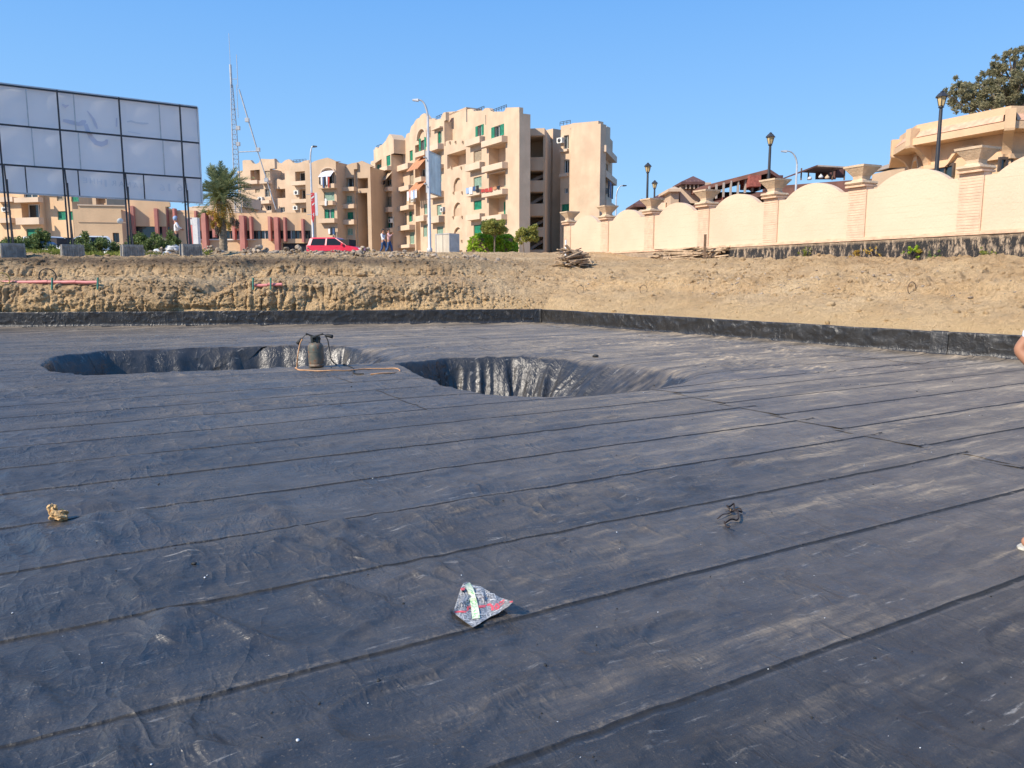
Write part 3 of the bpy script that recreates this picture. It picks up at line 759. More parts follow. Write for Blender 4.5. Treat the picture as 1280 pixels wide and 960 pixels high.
# layered ledges and broken ground on the right-hand slope
lay = np.clip(1 - np.abs(fbm(S * 0.35, Zz * 5.5 + 0.6 * fbm(S * 0.8, Zz * 2, 2, 433), 3, 431)) * 3.0, 0, 1)
dz += (0.10 * lay + 0.16 * np.clip(1 - np.abs(fbm(bigX * 0.9, bigY * 1.6, 3, 441)) * 3.5, 0, 1) * sstep(-.1, .3, fbm(bigX * .4, bigY * .4, 2, 445)) - 0.05) * w * sstep(0.95, 1.25, Zz) * (1 - sstep(2.25, 2.5, Zz))
rough_band = np.exp(-((Zz - 1.55) / 0.22) ** 2) * w * 1.0
dz += rough_band * 0.16 * fbm(bigX * 1.8, bigY * 1.8, 4, 381)
dz += steep * 0.05 * fbm(S * 5, Rr * 9, 3, 391)
# heap along the crest behind the cut
crest = np.exp(-((Rr - 8.0) / 2.4) ** 2)
dz += crest * (0.13 * sstep(-0.2, 0.5, fbm(S * 0.45, Rr * 0.4, 3, 401)) + 0.05 * np.abs(fbm(S * 3, Rr * 3, 3, 411))) * (1 - 0.85 * sstep(sA + 3, sA + 6, sarc)[:, None])
# gully in the left bank
gx = np.exp(-((bigX + 10.0 - (Rr - 1) * 0.35) / 0.55) ** 2)
dz -= gx * 0.45 * sstep(0.6, 1.4, Zz) * (1 - sstep(3.0, 4.5, Rr))
# keep the outside behind the viewer plain
keep = (pp[:, 1:2] > 8)
X = bigX + O[:, 0:1] * dr * keep; Y = bigY + O[:, 1:2] * dr * keep; Z = Zz + dz * keep
co = np.stack([X, Y, Z], -1)
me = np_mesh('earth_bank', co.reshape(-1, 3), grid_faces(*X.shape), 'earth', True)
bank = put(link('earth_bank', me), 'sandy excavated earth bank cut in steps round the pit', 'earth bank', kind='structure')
bank_bvh = BVHTree.FromPolygons([Vector(q) for q in co[::3, ::2].reshape(-1, 3)], grid_faces(*co[::3, ::2].shape[:2]).tolist())
def hit(px, py):
    """where the line of sight meets the bank"""
    h = bank_bvh.ray_cast(Vector((0, 0, CAM_H)), ray(px, py)); return h[0].copy()
def drop(x, y, default=3.0):
    h = bank_bvh.ray_cast(Vector((x, y, 30)), Vector((0, 0, -1)))
    return h[0].z if h[0] is not None else default
# far ground: a ring round the bank, out to the horizon
b = MB()
outer = co[:, -1, :]
x0, x1, y0, y1 = outer[:, 0].min() + 6, outer[:, 0].max() - 6, outer[:, 1].min() + 6, outer[:, 1].max() - 5
F = 1600
for (ax, ay, bx, by) in ((-F, y1, F, F), (-F, -F, F, y0), (-F, y0, x0, y1), (x1, y0, F, y1)):
    b.add([(ax, ay, 2.97), (bx, ay, 2.97), (bx, by, 2.97), (ax, by, 2.97)], [(0, 1, 2, 3)])
put(b.build('ground', 'street_ground'), 'flat dusty ground around the houses out to the horizon', 'ground', kind='structure')
b = MB(); b.add([(-160, 51, 3.06), (160, 51, 3.06), (160, 58, 3.06), (-160, 58, 3.06)], [(0, 1, 2, 3)])
b.add([(-160, 51, 2.9), (160, 51, 2.9), (160, 51, 3.06), (-160, 51, 3.06)], [(0, 1, 2, 3)])
put(b.build('street', 'asphalt'), 'asphalt street behind the pit in front of the houses', 'street', kind='structure')

# ------------------------------------------------------------------ clods and rubble
def ico(sub=1):
    bm = bmesh.new(); bmesh.ops.create_icosphere(bm, subdivisions=sub, radius=1)
    v = np.array([q.co[:] for q in bm.verts]); f = np.array([[q.index for q in fc.verts] for fc in bm.faces]); bm.free(); return v, f
IV, IF = ico(2)
IV1, IF1 = ico(1)
def scatter(name, pts, sizes, mat, label, cat, low=False, flatk=0.65, smooth=False, colour=None):
    V, Fc = (IV1, IF1) if low else (IV, IF)
    n = len(pts); nv = len(V)
    allv = np.empty((n, nv, 3))
    for i in range(n):
        sc_ = sizes[i] * np.array([1, rng.uniform(0.6, 1.1), rng.uniform(0.45, 0.9) * flatk / 0.65])
        q = V.copy()
        for _ in range(5 if low else 8):                                # cut by random planes: angular lumps
            nn_ = rng.normal(size=3); nn_ /= np.linalg.norm(nn_); dd = rng.uniform(0.45, 0.8)
            over = np.maximum(q @ nn_ - dd, 0); q = q - over[:, None] * nn_
        q = q * (1 + 0.10 * n2(V[:, 0] * 2.7 + i * 3.1, V[:, 1] * 2.7 + V[:, 2] * 2.3, 5)[:, None])
        q = q * sc_
        a = rng.uniform(0, 6.28); t = rng.uniform(-0.4, 0.4)
        M = np.array(Euler((t, rng.uniform(-0.4, 0.4), a)).to_matrix())
        allv[i] = q @ M.T + pts[i]
    f = (Fc[None] + (np.arange(n) * nv)[:, None, None]).reshape(-1, 3)
    me = np_mesh(name, allv.reshape(-1, 3), f, mat, smooth)
    return put(link(name, me), label, cat, kind='stuff')
def bank_samples(n, s_lo, s_hi, r_lo, r_hi, power=1.0):
    out = []
    si = np.searchsorted(sarc, rng.uniform(s_lo, s_hi, n)); 
    for i in si:
        i = min(i, len(sarc) - 1)
        r = r_lo + (r_hi - r_lo) * rng.uniform() ** power
        j = np.argmin(np.abs(Rr[i] - r)); out.append(co[i, j])
    return np.array(out)
s_vis0 = 6.0
pts = np.concatenate([bank_samples(1500, s_vis0, sA, 2.8, 11), bank_samples(500, s_vis0, sA, 0.5, 2.3), bank_samples(900, sA, sEnd - 4, 2.2, 7.5), bank_samples(260, sA, sEnd - 4, 0.1, 2.2, 0.8), bank_samples(1300, sA - 3, sEnd - 4, 2.0, 4.6), bank_samples(700, sA - 3, sEnd - 4, 4.6, 9), bank_samples(1500, s_vis0, sA, 0.17, 0.75), bank_samples(900, s_vis0, sA, 2.0, 3.0)])
sz = np.clip(rng.lognormal(-3.25, 0.5, len(pts)), 0.015, 0.14)
scatter('earth_clods', pts, sz, 'earth', 'scattered lumps of sandy earth on the banks', 'earth clods', low=True)
pts = np.concatenate([bank_samples(420, s_vis0, sEnd - 4, 1.9, 9.5), bank_samples(260, sA, sEnd - 4, 2.3, 3.6)])
scatter('dark_stones', pts, np.clip(rng.lognormal(-3.5, 0.45, len(pts)), 0.012, 0.09), 'rubble_grey', 'small darker stones and roots sticking out of the earth banks', 'stones', low=True)
# heaps of grey rubble behind the bank
pts = []; sz = []
for (px, py, D, nn, sp) in ((262, 312, 34.5, 70, 0.9), (228, 312, 35.5, 60, 0.9), (200, 314, 34.5, 50, 0.8), (318, 316, 34, 60, 0.8), (330, 314, 35, 40, 0.7), (455, 321, 33, 70, 1.0), (185, 316, 33.8, 30, 0.8), (370, 318, 34, 50, 1.3), (515, 323, 32.5, 60, 1.2), (30, 318, 33, 30, 1.2), (585, 322, 33, 40, 1.3), (425, 319, 34, 40, 1.0)):
    c = at(px, py, D)
    for i in range(nn):
        a = rng.normal(0, sp * 0.55); bb = rng.normal(0, 0.45); r = math.hypot(a / sp, bb)
        z = drop(c.x + a, c.y + bb) + max(0, 0.38 * (1 - r)) * rng.uniform(0, 1)
        pts.append((c.x + a, c.y + bb, z)); sz.append(float(np.clip(rng.lognormal(-2.65, 0.5), 0.03, 0.20)))
scatter('rubble', np.array(pts), sz, 'rubble_grey', 'heaps of grey broken rubble along the top of the bank', 'rubble')
# crumbs and chips on the membrane
pts = []; sz = []
for i in range(520):
    D = 2.2 + 12 * rng.uniform() ** 1.6; x = rng.uniform(-0.7, 0.7) * D
    pts.append((x, D)); sz.append(float(np.clip(rng.lognormal(-5.3, 0.45), 0.002, 0.013)) * (0.7 + D * 0.06))
pts = np.array(pts); zz = floor_h(pts[:, 0], pts[:, 1])
P3 = np.stack([pts[:, 0], pts[:, 1], zz + 0.003], -1)
scatter('pale_chips', P3[:120], np.array(sz[:120]) * 0.7, 'rubbish_white', 'tiny pale chips scattered over the membrane', 'chips', low=True, flatk=0.35)
scatter('dark_crumbs', P3[330:], sz[330:], 'rubber_black', 'tiny dark bitumen crumbs scattered over the membrane', 'crumbs', low=True)
# ================================================================== BUILDINGS
class Wall:
    """a vertical facade plane between two places; rectangles are given where the photograph shows them and turned into metres along and up"""
    def __init__(s, pa, Da, pb, Db):
        a = at(pa, 347, Da); b = at(pb, 347, Db)
        s.setab(Vector((a.x, a.y, 0)), Vector((b.x, b.y, 0)))
    def setab(s, a, b):
        s.a = a; s.b = b; s.L = (b - a).length; s.u = (b - a).normalized()
        s.n = Vector((s.u.y, -s.u.x, 0))
        if s.n.dot(-a) < 0: s.n = -s.n
        return s
    def sz(s, px, py):
        r = ray(px, py); o = Vector((0, 0, CAM_H)); k = (s.a - o).dot(s.n) / r.dot(s.n)
        q = o + r * k; return (q - s.a).dot(s.u), q.z
    def rect(s, x0, y0, x1, y1):
        s0, _ = s.sz(x0, (y0 + y1) / 2); s1, _ = s.sz(x1, (y0 + y1) / 2)
        _, zt = s.sz((x0 + x1) / 2, y0); _, zb = s.sz((x0 + x1) / 2, y1)
        return (min(s0, s1), max(s0, s1), zb, zt)
    def P(s, t, z, out=0.0): 
        q = s.a + s.u * t + s.n * out; return Vector((q.x, q.y, z))
    def slab(s, mb, s0, s1, z0, z1, o0, o1):
        mb.hexa([s.P(s0, z0, o1), s.P(s1, z0, o1), s.P(s1, z0, o0), s.P(s0, z0, o0), s.P(s0, z1, o1), s.P(s1, z1, o1), s.P(s1, z1, o0), s.P(s0, z1, o0)])
    def shell(s, mb, z0, z1, T, holes, s0=0.0, s1=None, arch=()):
        """front with openings (s0,s1,z0,z1,depth), their reveals and backs, ends, top and back"""
        if s1 is None: s1 = s.L
        hs = [(max(a, s0 + .02), min(b, s1 - .02), max(c, z0 + .02), min(d, z1 - .02), e) for a, b, c, d, e in holes]
        hs = [h for h in hs if h[1] - h[0] > 0.05 and h[3] - h[2] > 0.05]
        xs = sorted({s0, s1, *[h[0] for h in hs], *[h[1] for h in hs]}); zs = sorted({z0, z1, *[h[2] for h in hs], *[h[3] for h in hs]})
        for i in range(len(xs) - 1):
            for j in range(len(zs) - 1):
                cx, cz = (xs[i] + xs[i + 1]) / 2, (zs[j] + zs[j + 1]) / 2
                if any(h[0] < cx < h[1] and h[2] < cz < h[3] for h in hs): continue
                mb.add([s.P(xs[i], zs[j]), s.P(xs[i + 1], zs[j]), s.P(xs[i + 1], zs[j + 1]), s.P(xs[i], zs[j + 1])], [(0, 1, 2, 3)])
        for a, b, c, d, e in hs:
            q = [s.P(a, c), s.P(b, c), s.P(b, d), s.P(a, d), s.P(a, c, -e), s.P(b, c, -e), s.P(b, d, -e), s.P(a, d, -e)]
            mb.add(q, [(0, 1, 5, 4), (1, 2, 6, 5), (2, 3, 7, 6), (3, 0, 4, 7), (4, 5, 6, 7)])
        q = [s.P(s0, z0), s.P(s1, z0), s.P(s1, z1), s.P(s0, z1), s.P(s0, z0, -T), s.P(s1, z0, -T), s.P(s1, z1, -T), s.P(s0, z1, -T)]
        mb.add(q, [(1, 2, 6, 5), (2, 3, 7, 6), (3, 0, 4, 7), (4, 5, 6, 7)])
    def top(s, mb, prof, z1, T):
        """parapet outline [(px,py)..] standing on the wall top"""
        pts = [s.sz(*q) for q in prof]
        t0, t1 = pts[0][0], pts[-1][0]
        poly = [s.P(t0, z1)] + [s.P(a, max(z, z1 + .02)) for a, z in pts] + [s.P(t1, z1)]
        n = len(poly); e = -s.n * T
        vs = poly + [q + e for q in poly]
        # fan of quads under the outline keeps it clean when the outline is not convex
        f = []
        base = [s.P(a, z1) for a, z in pts]; m = len(pts)
        up = [s.P(a, max(z, z1 + .02)) for a, z in pts]
        V = base + up + [q + e for q in base] + [q + e for q in up]
        for i in range(m - 1):
            f += [(i, i + 1, m + i + 1, m + i), (2 * m + i, 3 * m + i, 3 * m + i + 1, 2 * m + i + 1), (m + i, m + i + 1, 3 * m + i + 1, 3 * m + i)]
        f += [(0, m, 3 * m, 2 * m), (m - 1, 3 * m - 1 - 0, 4 * m - 1, 2 * m - 1)] if False else [(0, m, 3 * m, 2 * m), (m - 1, 2 * m - 1, 4 * m - 1, 3 * m - 1)]
        mb.add(V, f)

def window(wall, parent, r, depth=0.22, kind='glass', frame='frame_white', curtain=None):
    """kinds: glass, open (shutters folded back), closed, half, pale"""
    s0, s1, z0, z1 = r
    g = MB(); wall.slab(g, s0 + .02, s1 - .02, z0 + .02, z1 - .02, -depth + .01, -depth + .04)
    w = g.build('window', 'window_glass' if kind not in ('closed', 'pale') else 'room_dark', parent)
    f = MB(); t = 0.05 * max(1.0, (s1 - s0) / 1.2)
    for a, b, c, d in ((s0, s1, z0, z0 + t), (s0, s1, z1 - t, z1), (s0, s0 + t, z0 + t, z1 - t), (s1 - t, s1, z0 + t, z1 - t), ((s0 + s1) / 2 - t / 2, (s0 + s1) / 2 + t / 2, z0 + t, z1 - t)):
        wall.slab(f, a, b, c, d, -depth + .045, -depth + .10)
    f.build('frame', frame, w)
    def leaf(a, b, col, o0=None, o1=None):
        m = MB(); o0 = -depth + .11 if o0 is None else o0; o1 = o0 + .045
        wall.slab(m, a, b, z0 + .02, z0 + .10, o0, o1); wall.slab(m, a, b, z1 - .10, z1 - .02, o0, o1)
        wall.slab(m, a, a + .06, z0 + .10, z1 - .10, o0, o1); wall.slab(m, b - .06, b, z0 + .10, z1 - .10, o0, o1)
        n = max(5, int((z1 - z0) / 0.16)); h = (z1 - z0 - .2) / n
        for i in range(n): wall.slab(m, a + .06, b - .06, z0 + .10 + i * h, z0 + .10 + (i + .72) * h, o0 + .004, o1 - .012)
        m.build('shutter', col, w)
    mid = (s0 + s1) / 2; wd = s1 - s0
    if kind == 'closed': leaf(s0 + .03, mid - .01, 'shutter_green'); leaf(mid + .01, s1 - .03, 'shutter_green')
    elif kind == 'pale': leaf(s0 + .03, mid - .01, 'shutter_pale'); leaf(mid + .01, s1 - .03, 'shutter_pale')
    elif kind == 'beige': leaf(s0 + .03, mid - .01, 'curtain_beige'); leaf(mid + .01, s1 - .03, 'curtain_beige')
    elif kind == 'open': leaf(s0 - wd * .42, s0 + wd * .05, 'shutter_green', 0.01); leaf(s1 - wd * .05, s1 + wd * .42, 'shutter_green', 0.01)
    elif kind == 'half': leaf(s0 + .03, s0 + wd * .42, 'shutter_green')
    elif kind == 'inner': leaf(s0 + .02, s0 + wd * .34, 'shutter_green'); leaf(s1 - wd * .34, s1 - .02, 'shutter_green')
    return w
def balcony(wall, parent, r, out=1.0, mat='render_peach_pale'):
    s0, s1, z0, z1 = r
    m = MB(); t = 0.12
    wall.slab(m, s0, s1, z0, z0 + .16, 0.003, out)
    wall.slab(m, s0, s1, z0 + .16, z1, out - t, out)
    wall.slab(m, s0, s0 + t, z0 + .16, z1, 0.003, out - t); wall.slab(m, s1 - t, s1, z0 + .16, z1, 0.003, out - t)
    return m.build('balcony', mat, parent)
def sill(wall, parent, r, out=.12, mat='render_peach_pale'):
    s0, s1, z0, z1 = r; m = MB(); wall.slab(m, s0, s1, z0, z1, 0.004, out); return m.build('ledge', mat, parent)
def awning(wall, parent, r, out, mat, name='awning'):
    s0, s1, z0, z1 = r; m = MB()
    n = 7
    for i in range(n):
        a = s0 + (s1 - s0) * i / n; b = s0 + (s1 - s0) * (i + 1) / n; k = 0.03 * (i % 2)
        m.hexa([wall.P(a, z0, out + k), wall.P(b, z0, out + k), wall.P(b, z1 - .05, .01), wall.P(a, z1 - .05, .01), wall.P(a, z0 + .05, out + k), wall.P(b, z0 + .05, out + k), wall.P(b, z1, .01), wall.P(a, z1, .01)])
    return m.build(name, mat, parent)
def railing(wall, parent, x0, x1, y0, y1, off=-0.15):
    s0, s1, z0, z1 = wall.rect(x0, y0, x1, y1); m = MB()
    wall.slab(m, s0, s1, z1 - .05, z1, off, off + .05); wall.slab(m, s0, s1, (z0 + z1) / 2, (z0 + z1) / 2 + .04, off, off + .04)
    n = max(3, int((s1 - s0) / 0.5))
    for i in range(n + 1):
        t = s0 + (s1 - s0) * i / n; wall.slab(m, t - .02, t + .02, z0, z1 - .05, off, off + .04)
    return m.build('roof_railing', 'rail_dark', parent)
def laundry(wall, base_rect, colours, out, label, cat='laundry', group=None):
    s0, s1, z0, z1 = base_rect
    c = wall.P((s0 + s1) / 2, z1, out)
    t = thing('laundry', c, label, cat, group)
    m = MB(); m.tube([wall.P(s0, z1, out), wall.P(s1, z1, out)], .012, 5); m.build('line', 'rail_dark', t)
    n = len(colours)
    for i, col in enumerate(colours):
        a = s0 + (s1 - s0) * (i + .08) / n; b = s0 + (s1 - s0) * (i + .92) / n; zb = z1 - (z1 - z0) * random.uniform(.6, 1)
        k = 5; V = []; 
        for iz in range(4):
            for j in range(k + 1):
                tt = a + (b - a) * j / k; zz = z1 + (zb - z1) * iz / 3
                V.append(wall.P(tt + random.uniform(-.02, .02), zz, out + .02 + .05 * math.sin(j * 1.9 + i) * iz / 3))
        F = [(q * (k + 1) + j, q * (k + 1) + j + 1, (q + 1) * (k + 1) + j + 1, (q + 1) * (k + 1) + j) for q in range(3) for j in range(k)]
        m = MB(); m.add(V, F, True); m.build('cloth', col, t)
    return t

# ------------------------------------------------------------------ main apartment block
def DM(px): return 92.0 * 537.0 / (px - 60.0)                        # depth along its long front
G0 = 2.6
mainb = thing('apartment_block', at(600, 331, 92), 'large peach five storey apartment block with green shutters in the middle', 'apartment building')
mainb.location.z = G0
def finish(wall, mb, name='wall', mat='render_peach', parent=mainb): return mb.build(name, mat, parent)
# bay 1, furthest left
w1 = Wall(467, DM(467), 492, DM(492)); m = MB()
zt = w1.sz(480, 196)[1]
wins = [(471, 205, 476.5, 211.5, 'inner'), (483, 192.5, 488, 207, 'closed'), (471.5, 226, 476, 235, 'closed'), (483, 224, 489, 232, 'glass'), (472, 248, 477.5, 262, 'closed'), (484, 246, 489, 259, 'beige'), (472, 272, 477.5, 287, 'closed'), (483, 271, 491, 285, 'half'), (472, 296, 478, 306, 'beige')]
holes = [(*w1.rect(*q[:4]), 0.25) for q in wins]
w1.shell(m, G0, zt, 1.9, holes)
w1.top(m, [(467, 187), (468.6, 187), (468.6, 184.5), (472, 184), (472, 186), (475, 182), (477.5, 181), (479, 179.5), (482, 176), (484, 172), (486.8, 167.5), (489, 169), (492, 174)], zt, 1.9)
finish(w1, m)
for q in wins: window(w1, mainb, w1.rect(*q[:4]), .24, q[4])
for q in ((467.5, 213, 476, 220), (480, 209, 489.5, 214), (467.5, 238, 478, 244), (480, 235, 491, 240), (468, 263, 479, 268), (480, 260, 491, 266), (468, 287, 479, 292), (480, 286, 491, 291)): balcony(w1, mainb, w1.rect(*q), .7)
awning(w1, mainb, w1.rect(479, 216, 491, 227), 1.1, 'awning_beige')
awning(w1, mainb, w1.rect(469, 200, 477, 205), .8, 'awning_beige')
railing(w1, mainb, 469.5, 476, 181, 186)
laundry(w1, w1.rect(478, 228, 490, 234), ['black_cloth', 'black_cloth', 'blue_cloth', 'black_cloth'], 1.0, 'dark clothes drying under the beige awning at the far left of the big block')
laundry(w1, w1.rect(464.5, 257, 471, 268), ['pink_cloth', 'white_cloth', 'pink_cloth'], .95, 'pink and white washing on the leftmost balcony of the big block')
# recess to bay 2: the body wall set back 1.8 m behind bay 1
cB = w1.b - w1.n * 1.8
w2 = Wall(492, 100, 600, 100).setab(cB, cB + w1.u * 60)
def onwall(w, px): return w.sz(px, 300)[0]
def sub(w, px0, px1, out=0.0):
    o = Wall(0, 50, 10, 50).setab(w.a + w.n * out, w.b + w.n * out)
    return Wall(0, 50, 10, 50).setab(o.a + o.u * onwall(o, px0), o.a + o.u * onwall(o, px1))
# section 2 (gable with arch window)
w3 = sub(w2, 505.5, 538.5); m = MB(); zt = w3.sz(520, 178)[1]
wins = [(512, 188, 516, 201, 'closed'), (526, 172, 531, 188, 'open'), (512, 214, 517, 231, 'beige'), (511.5, 238, 516.5, 254, 'beige'), (506, 240, 508.5, 256, 'beige'), (511, 264, 516, 277, 'half'), (506, 266, 508.5, 281, 'beige'), (512, 290, 518, 305, 'pale'), (506, 296, 508.5, 306, 'beige'), (526.5, 211, 533, 221, 'glass'), (530, 255, 534, 268, 'pale'), (529, 281, 534, 296, 'pale')]
holes = [(*w3.rect(*q[:4]), 0.3) for q in wins] + [(*w3.rect(519, 181, 524, 205), 1.1), (*w3.rect(519.5, 205.5, 525, 313), .9)]
w3.shell(m, G0, zt, 3, holes)
w3.top(m, [(505.5, 174), (507, 172), (508, 168), (510, 166.5), (512, 166), (513, 162), (514, 158), (517, 155), (519, 151), (521, 148.5), (524, 147.5), (526, 144), (528, 142.5), (530.8, 141.5), (533, 144), (535, 146.5), (536, 149), (538.5, 149)], zt, .5)
finish(w3, m)
for q in wins: window(w3, mainb, w3.rect(*q[:4]), .28, q[4])
for q in ((503.5, 206, 517, 213), (505, 233, 518, 239), (505, 257.5, 518, 263), (505, 282, 519, 288), (525.5, 190, 538, 196), (526, 222, 534, 228), (526, 270, 537, 277), (505, 306, 519, 310)): balcony(w3, mainb, w3.rect(*q), .9)
m = MB(); r = w3.rect(524, 166, 535, 174); 
for i in range(9):
    a0, a1 = math.pi * i / 9, math.pi * (i + 1) / 9; cx = (r[0] + r[1]) / 2; rad = (r[1] - r[0]) / 2; zz = r[2]
    P_ = lambda a, k, o: w3.P(cx - math.cos(a) * k, zz + math.sin(a) * k * .9, o)
    m.hexa([P_(a0, rad, .004), P_(a1, rad, .004), P_(a1, rad + .28, .004), P_(a0, rad + .28, .004), P_(a0, rad, .4), P_(a1, rad, .4), P_(a1, rad + .28, .4), P_(a0, rad + .28, .4)])
m.build('window_arch', 'render_peach_pale', mainb)
awning(w3, mainb, w3.rect(521, 197, 535.5, 214), 1.6, 'awning_orange')
awning(w3, mainb, w3.rect(521, 225, 535.5, 240), 1.5, 'awning_orange')
laundry(w3, w3.rect(521, 239, 534, 252), ['white_cloth', 'pink_cloth', 'white_cloth', 'scarf_blue', 'white_cloth'], 1.5, 'white and pink washing under the lower orange awning')
# section 3
w4 = sub(w2, 538.5, 557); m = MB(); zt = w4.sz(548, 154)[1]
wins = [(547, 163.5, 552, 179, 'inner'), (546, 190, 552, 205, 'beige'), (546.5, 214, 552, 228, 'pale'), (546, 256, 552, 269, 'pale'), (546, 283, 554, 294, 'pale')]
w4.shell(m, G0, zt, 3, [(*w4.rect(*q[:4]), 0.3) for q in wins])
w4.top(m, [(538.5, 149), (540, 149), (540, 147.5), (543, 149), (544, 150.5), (551, 148), (552, 144.5), (554, 141), (557, 140)], zt, .5)
finish(w4, m)
for q in wins: window(w4, mainb, w4.rect(*q[:4]), .28, q[4])
for q in ((540, 182, 555, 189), (541, 240, 555, 248), (541, 271, 556, 279), (543, 207, 555, 212)): balcony(w4, mainb, w4.rect(*q), .9)
sill(w4, mainb, w4.rect(543, 160, 554, 161.7), .5)
railing(w4, mainb, 544, 551, 144, 149)
# stair tower with arches
w5 = sub(w2, 557, 584, 0.6); m = MB(); zt = w5.sz(570, 178)[1]
openings = [(559, 190, 582.5, 208, 1.6)] 
holes = [(*w5.rect(*q[:4]), q[4]) for q in openings]
arches = [(567, 222, 577.5, 239), (567, 253, 577.5, 270), (567, 284, 577.5, 299.5)]
holes += [(*w5.rect(*q), .28) for q in arches] + [(*w5.rect(568, 313, 578, 322), .3)]
w5.shell(m, G0, zt, 3.2, holes)
w5.top(m, [(557, 177.5), (559, 176), (584, 176)], zt, .4)
# back part of the roof above
w5b = sub(w2, 557, 584, -1.2)
w5b.shell(m, zt - .1, w5b.sz(565, 141)[1], 2.2, [])
w5b.top(m, [(557, 140), (575, 140.5), (576, 144), (581, 142), (582, 138), (584, 136.5)], w5b.sz(565, 141)[1] - .2, .5)
finish(w5, m)
for q in arches:
    s0, s1, z0, z1 = w5.rect(*q); rad = (s1 - s0) / 2; cx = (s0 + s1) / 2; zc = z1 - rad; m = MB(); K = 8
    # spandrels that round off the opening
    for sgn in (-1, 1):
        for i in range(K):
            a0 = math.pi / 2 * i / K; a1 = math.pi / 2 * (i + 1) / K
            x0_, x1_ = cx + sgn * rad * math.sin(a0), cx + sgn * rad * math.sin(a1); y0_, y1_ = zc + rad * math.cos(a0), zc + rad * math.cos(a1)
            m.hexa([w5.P(x0_, y0_, -.2), w5.P(x1_, y1_, -.2), w5.P(x1_, z1 + .003, -.2), w5.P(x0_, z1 + .003, -.2), w5.P(x0_, y0_, .012), w5.P(x1_, y1_, .012), w5.P(x1_, z1 + .003, .012), w5.P(x0_, z1 + .003, .012)])
    wall_top = m.build('arch_head', 'render_peach', mainb)
    m = MB(); w5.slab(m, s0 + .02, s1 - .02, z0 + .01, z0 + 1.0, -.27, -.20); m.build('landing_parapet', 'render_tan', mainb)
m = MB()
for q in ((563, 178), (570, 177.5), (579, 177.5), (565, 209.5), (577, 209.5), (567.5, 241), (578, 240.5), (567, 271.5), (578, 271), (567.5, 301), (577.5, 301)):
    s_, z_ = w5.sz(*q); w5.slab(m, s_ - .12, s_ + .12, z_ - .12, z_ + .12, .01, .22)
m.build('spout_blocks', 'render_tan', mainb)
# section 4 and 5, nearest the camera
w6 = sub(w2, 584, 607.5, 0.9); m = MB(); zt = w6.sz(596, 148)[1]
wins = [(597, 156.5, 602.5, 170, 'open'), (592, 188, 602, 202, 'beige'), (592, 221, 602, 235, 'pale'), (592, 250.5, 602, 262, 'closed'), (592, 281, 602, 294, 'closed')]
w6.shell(m, G0, zt, 3, [(*w6.rect(*q[:4]), 0.3) for q in wins])
w6.top(m, [(584, 136.5), (590, 136), (592, 139), (604, 138), (605, 136), (607.5, 135)], zt, .5)
finish(w6, m)
for q in wins: window(w6, mainb, w6.rect(*q[:4]), .28, q[4])
for q in ((588, 173.5, 606.5, 181.5), (588, 205, 606.5, 213), (588.5, 238.5, 606.5, 245), (589, 268, 606.5, 275), (589, 296, 606.5, 300)): balcony(w6, mainb, w6.rect(*q), .75)
railing(w6, mainb, 592, 604, 134.5, 139)
w7 = sub(w2, 607.5, 649, 1.1); m = MB(); zt = w7.sz(630, 148)[1]
wins = [(618, 157, 626.5, 171, 'open'), (620.5, 188.5, 631, 202, 'beige'), (620, 220, 631, 232, 'pale'), (619, 251, 627, 268.5, 'closed'), (618, 283, 630, 296, 'closed')]
loggia = [(611, 182, 632, 205), (611, 214.5, 632, 238), (611, 246, 632, 269)]
hl = [(*w7.rect(*q), 1.3) for q in loggia]
hs = [(*w7.rect(*q[:4]), .3) for q in (wins[0], wins[4])]
w7.shell(m, G0, zt, 1.4, hl + hs)
w7.top(m, [(607.5, 135), (611.5, 135), (613, 138.5), (616, 139.5), (629, 139.5), (631, 138), (632, 135), (634, 134.5), (649, 134)], zt, .5)
finish(w7, m)
window(w7, mainb, w7.rect(*wins[0][:4]), .28, 'open'); window(w7, mainb, w7.rect(*wins[4][:4]), .28, 'closed')
for q in wins[1:4]:
    window(w7, mainb, w7.rect(*q[:4]), 1.29, q[4])
for q in ((608.5, 174, 634.5, 181.5), (609, 206, 635, 213.5), (609, 238.5, 635, 245), (609, 269.5, 634, 276)): balcony(w7, mainb, w7.rect(*q), .75)
railing(w7, mainb, 613, 632, 134, 139)
laundry(w7, w7.rect(609, 235, 634, 241), ['red_cloth', 'red_cloth', 'red_cloth', 'awning_orange', 'black_cloth'], .83, 'red blankets hung over a balcony rail on the right part of the big block')
laundry(w6, w6.rect(590, 234, 607, 243), ['scarf_blue', 'white_cloth', 'denim', 'black_cloth'], .83, 'blue and white washing on a balcony between the arches and the red blankets')
sill(w7, mainb, w7.rect(612, 215, 632, 216), .12)
# right-hand end: deep stair recess seen from its open side
e0 = w7.b; back = w7.b - w7.n * 9
wr = Wall(0, 50, 10, 50).setab(w7.b, w7.b - w7.n * 40)
wr.n = Vector((wr.u.y, -wr.u.x, 0)); wr.n = wr.n if wr.n.dot(-wr.a) > 0 else -wr.n
def end_sub(px0, px1, out=0.0):
    a = wr.a + wr.u * onwall(wr, px0) + wr.n * out; b = wr.a + wr.u * onwall(wr, px1) + wr.n * out
    x = Wall(0, 50, 10, 50).setab(a, b); return x
s_corner = 3.0                                                      # depth of the plain return wall
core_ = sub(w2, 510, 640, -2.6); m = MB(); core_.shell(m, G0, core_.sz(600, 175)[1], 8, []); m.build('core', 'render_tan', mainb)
w8 = Wall(656.0, 88.4, 681, 88.0); m = MB()
zt = w8.sz(668, 170)[1]
ops = [(658, 171, 679, 196.5), (658, 214, 679, 225.5), (658, 240.5, 679, 254.5), (658, 271, 679, 284), (658, 296, 679, 312)]
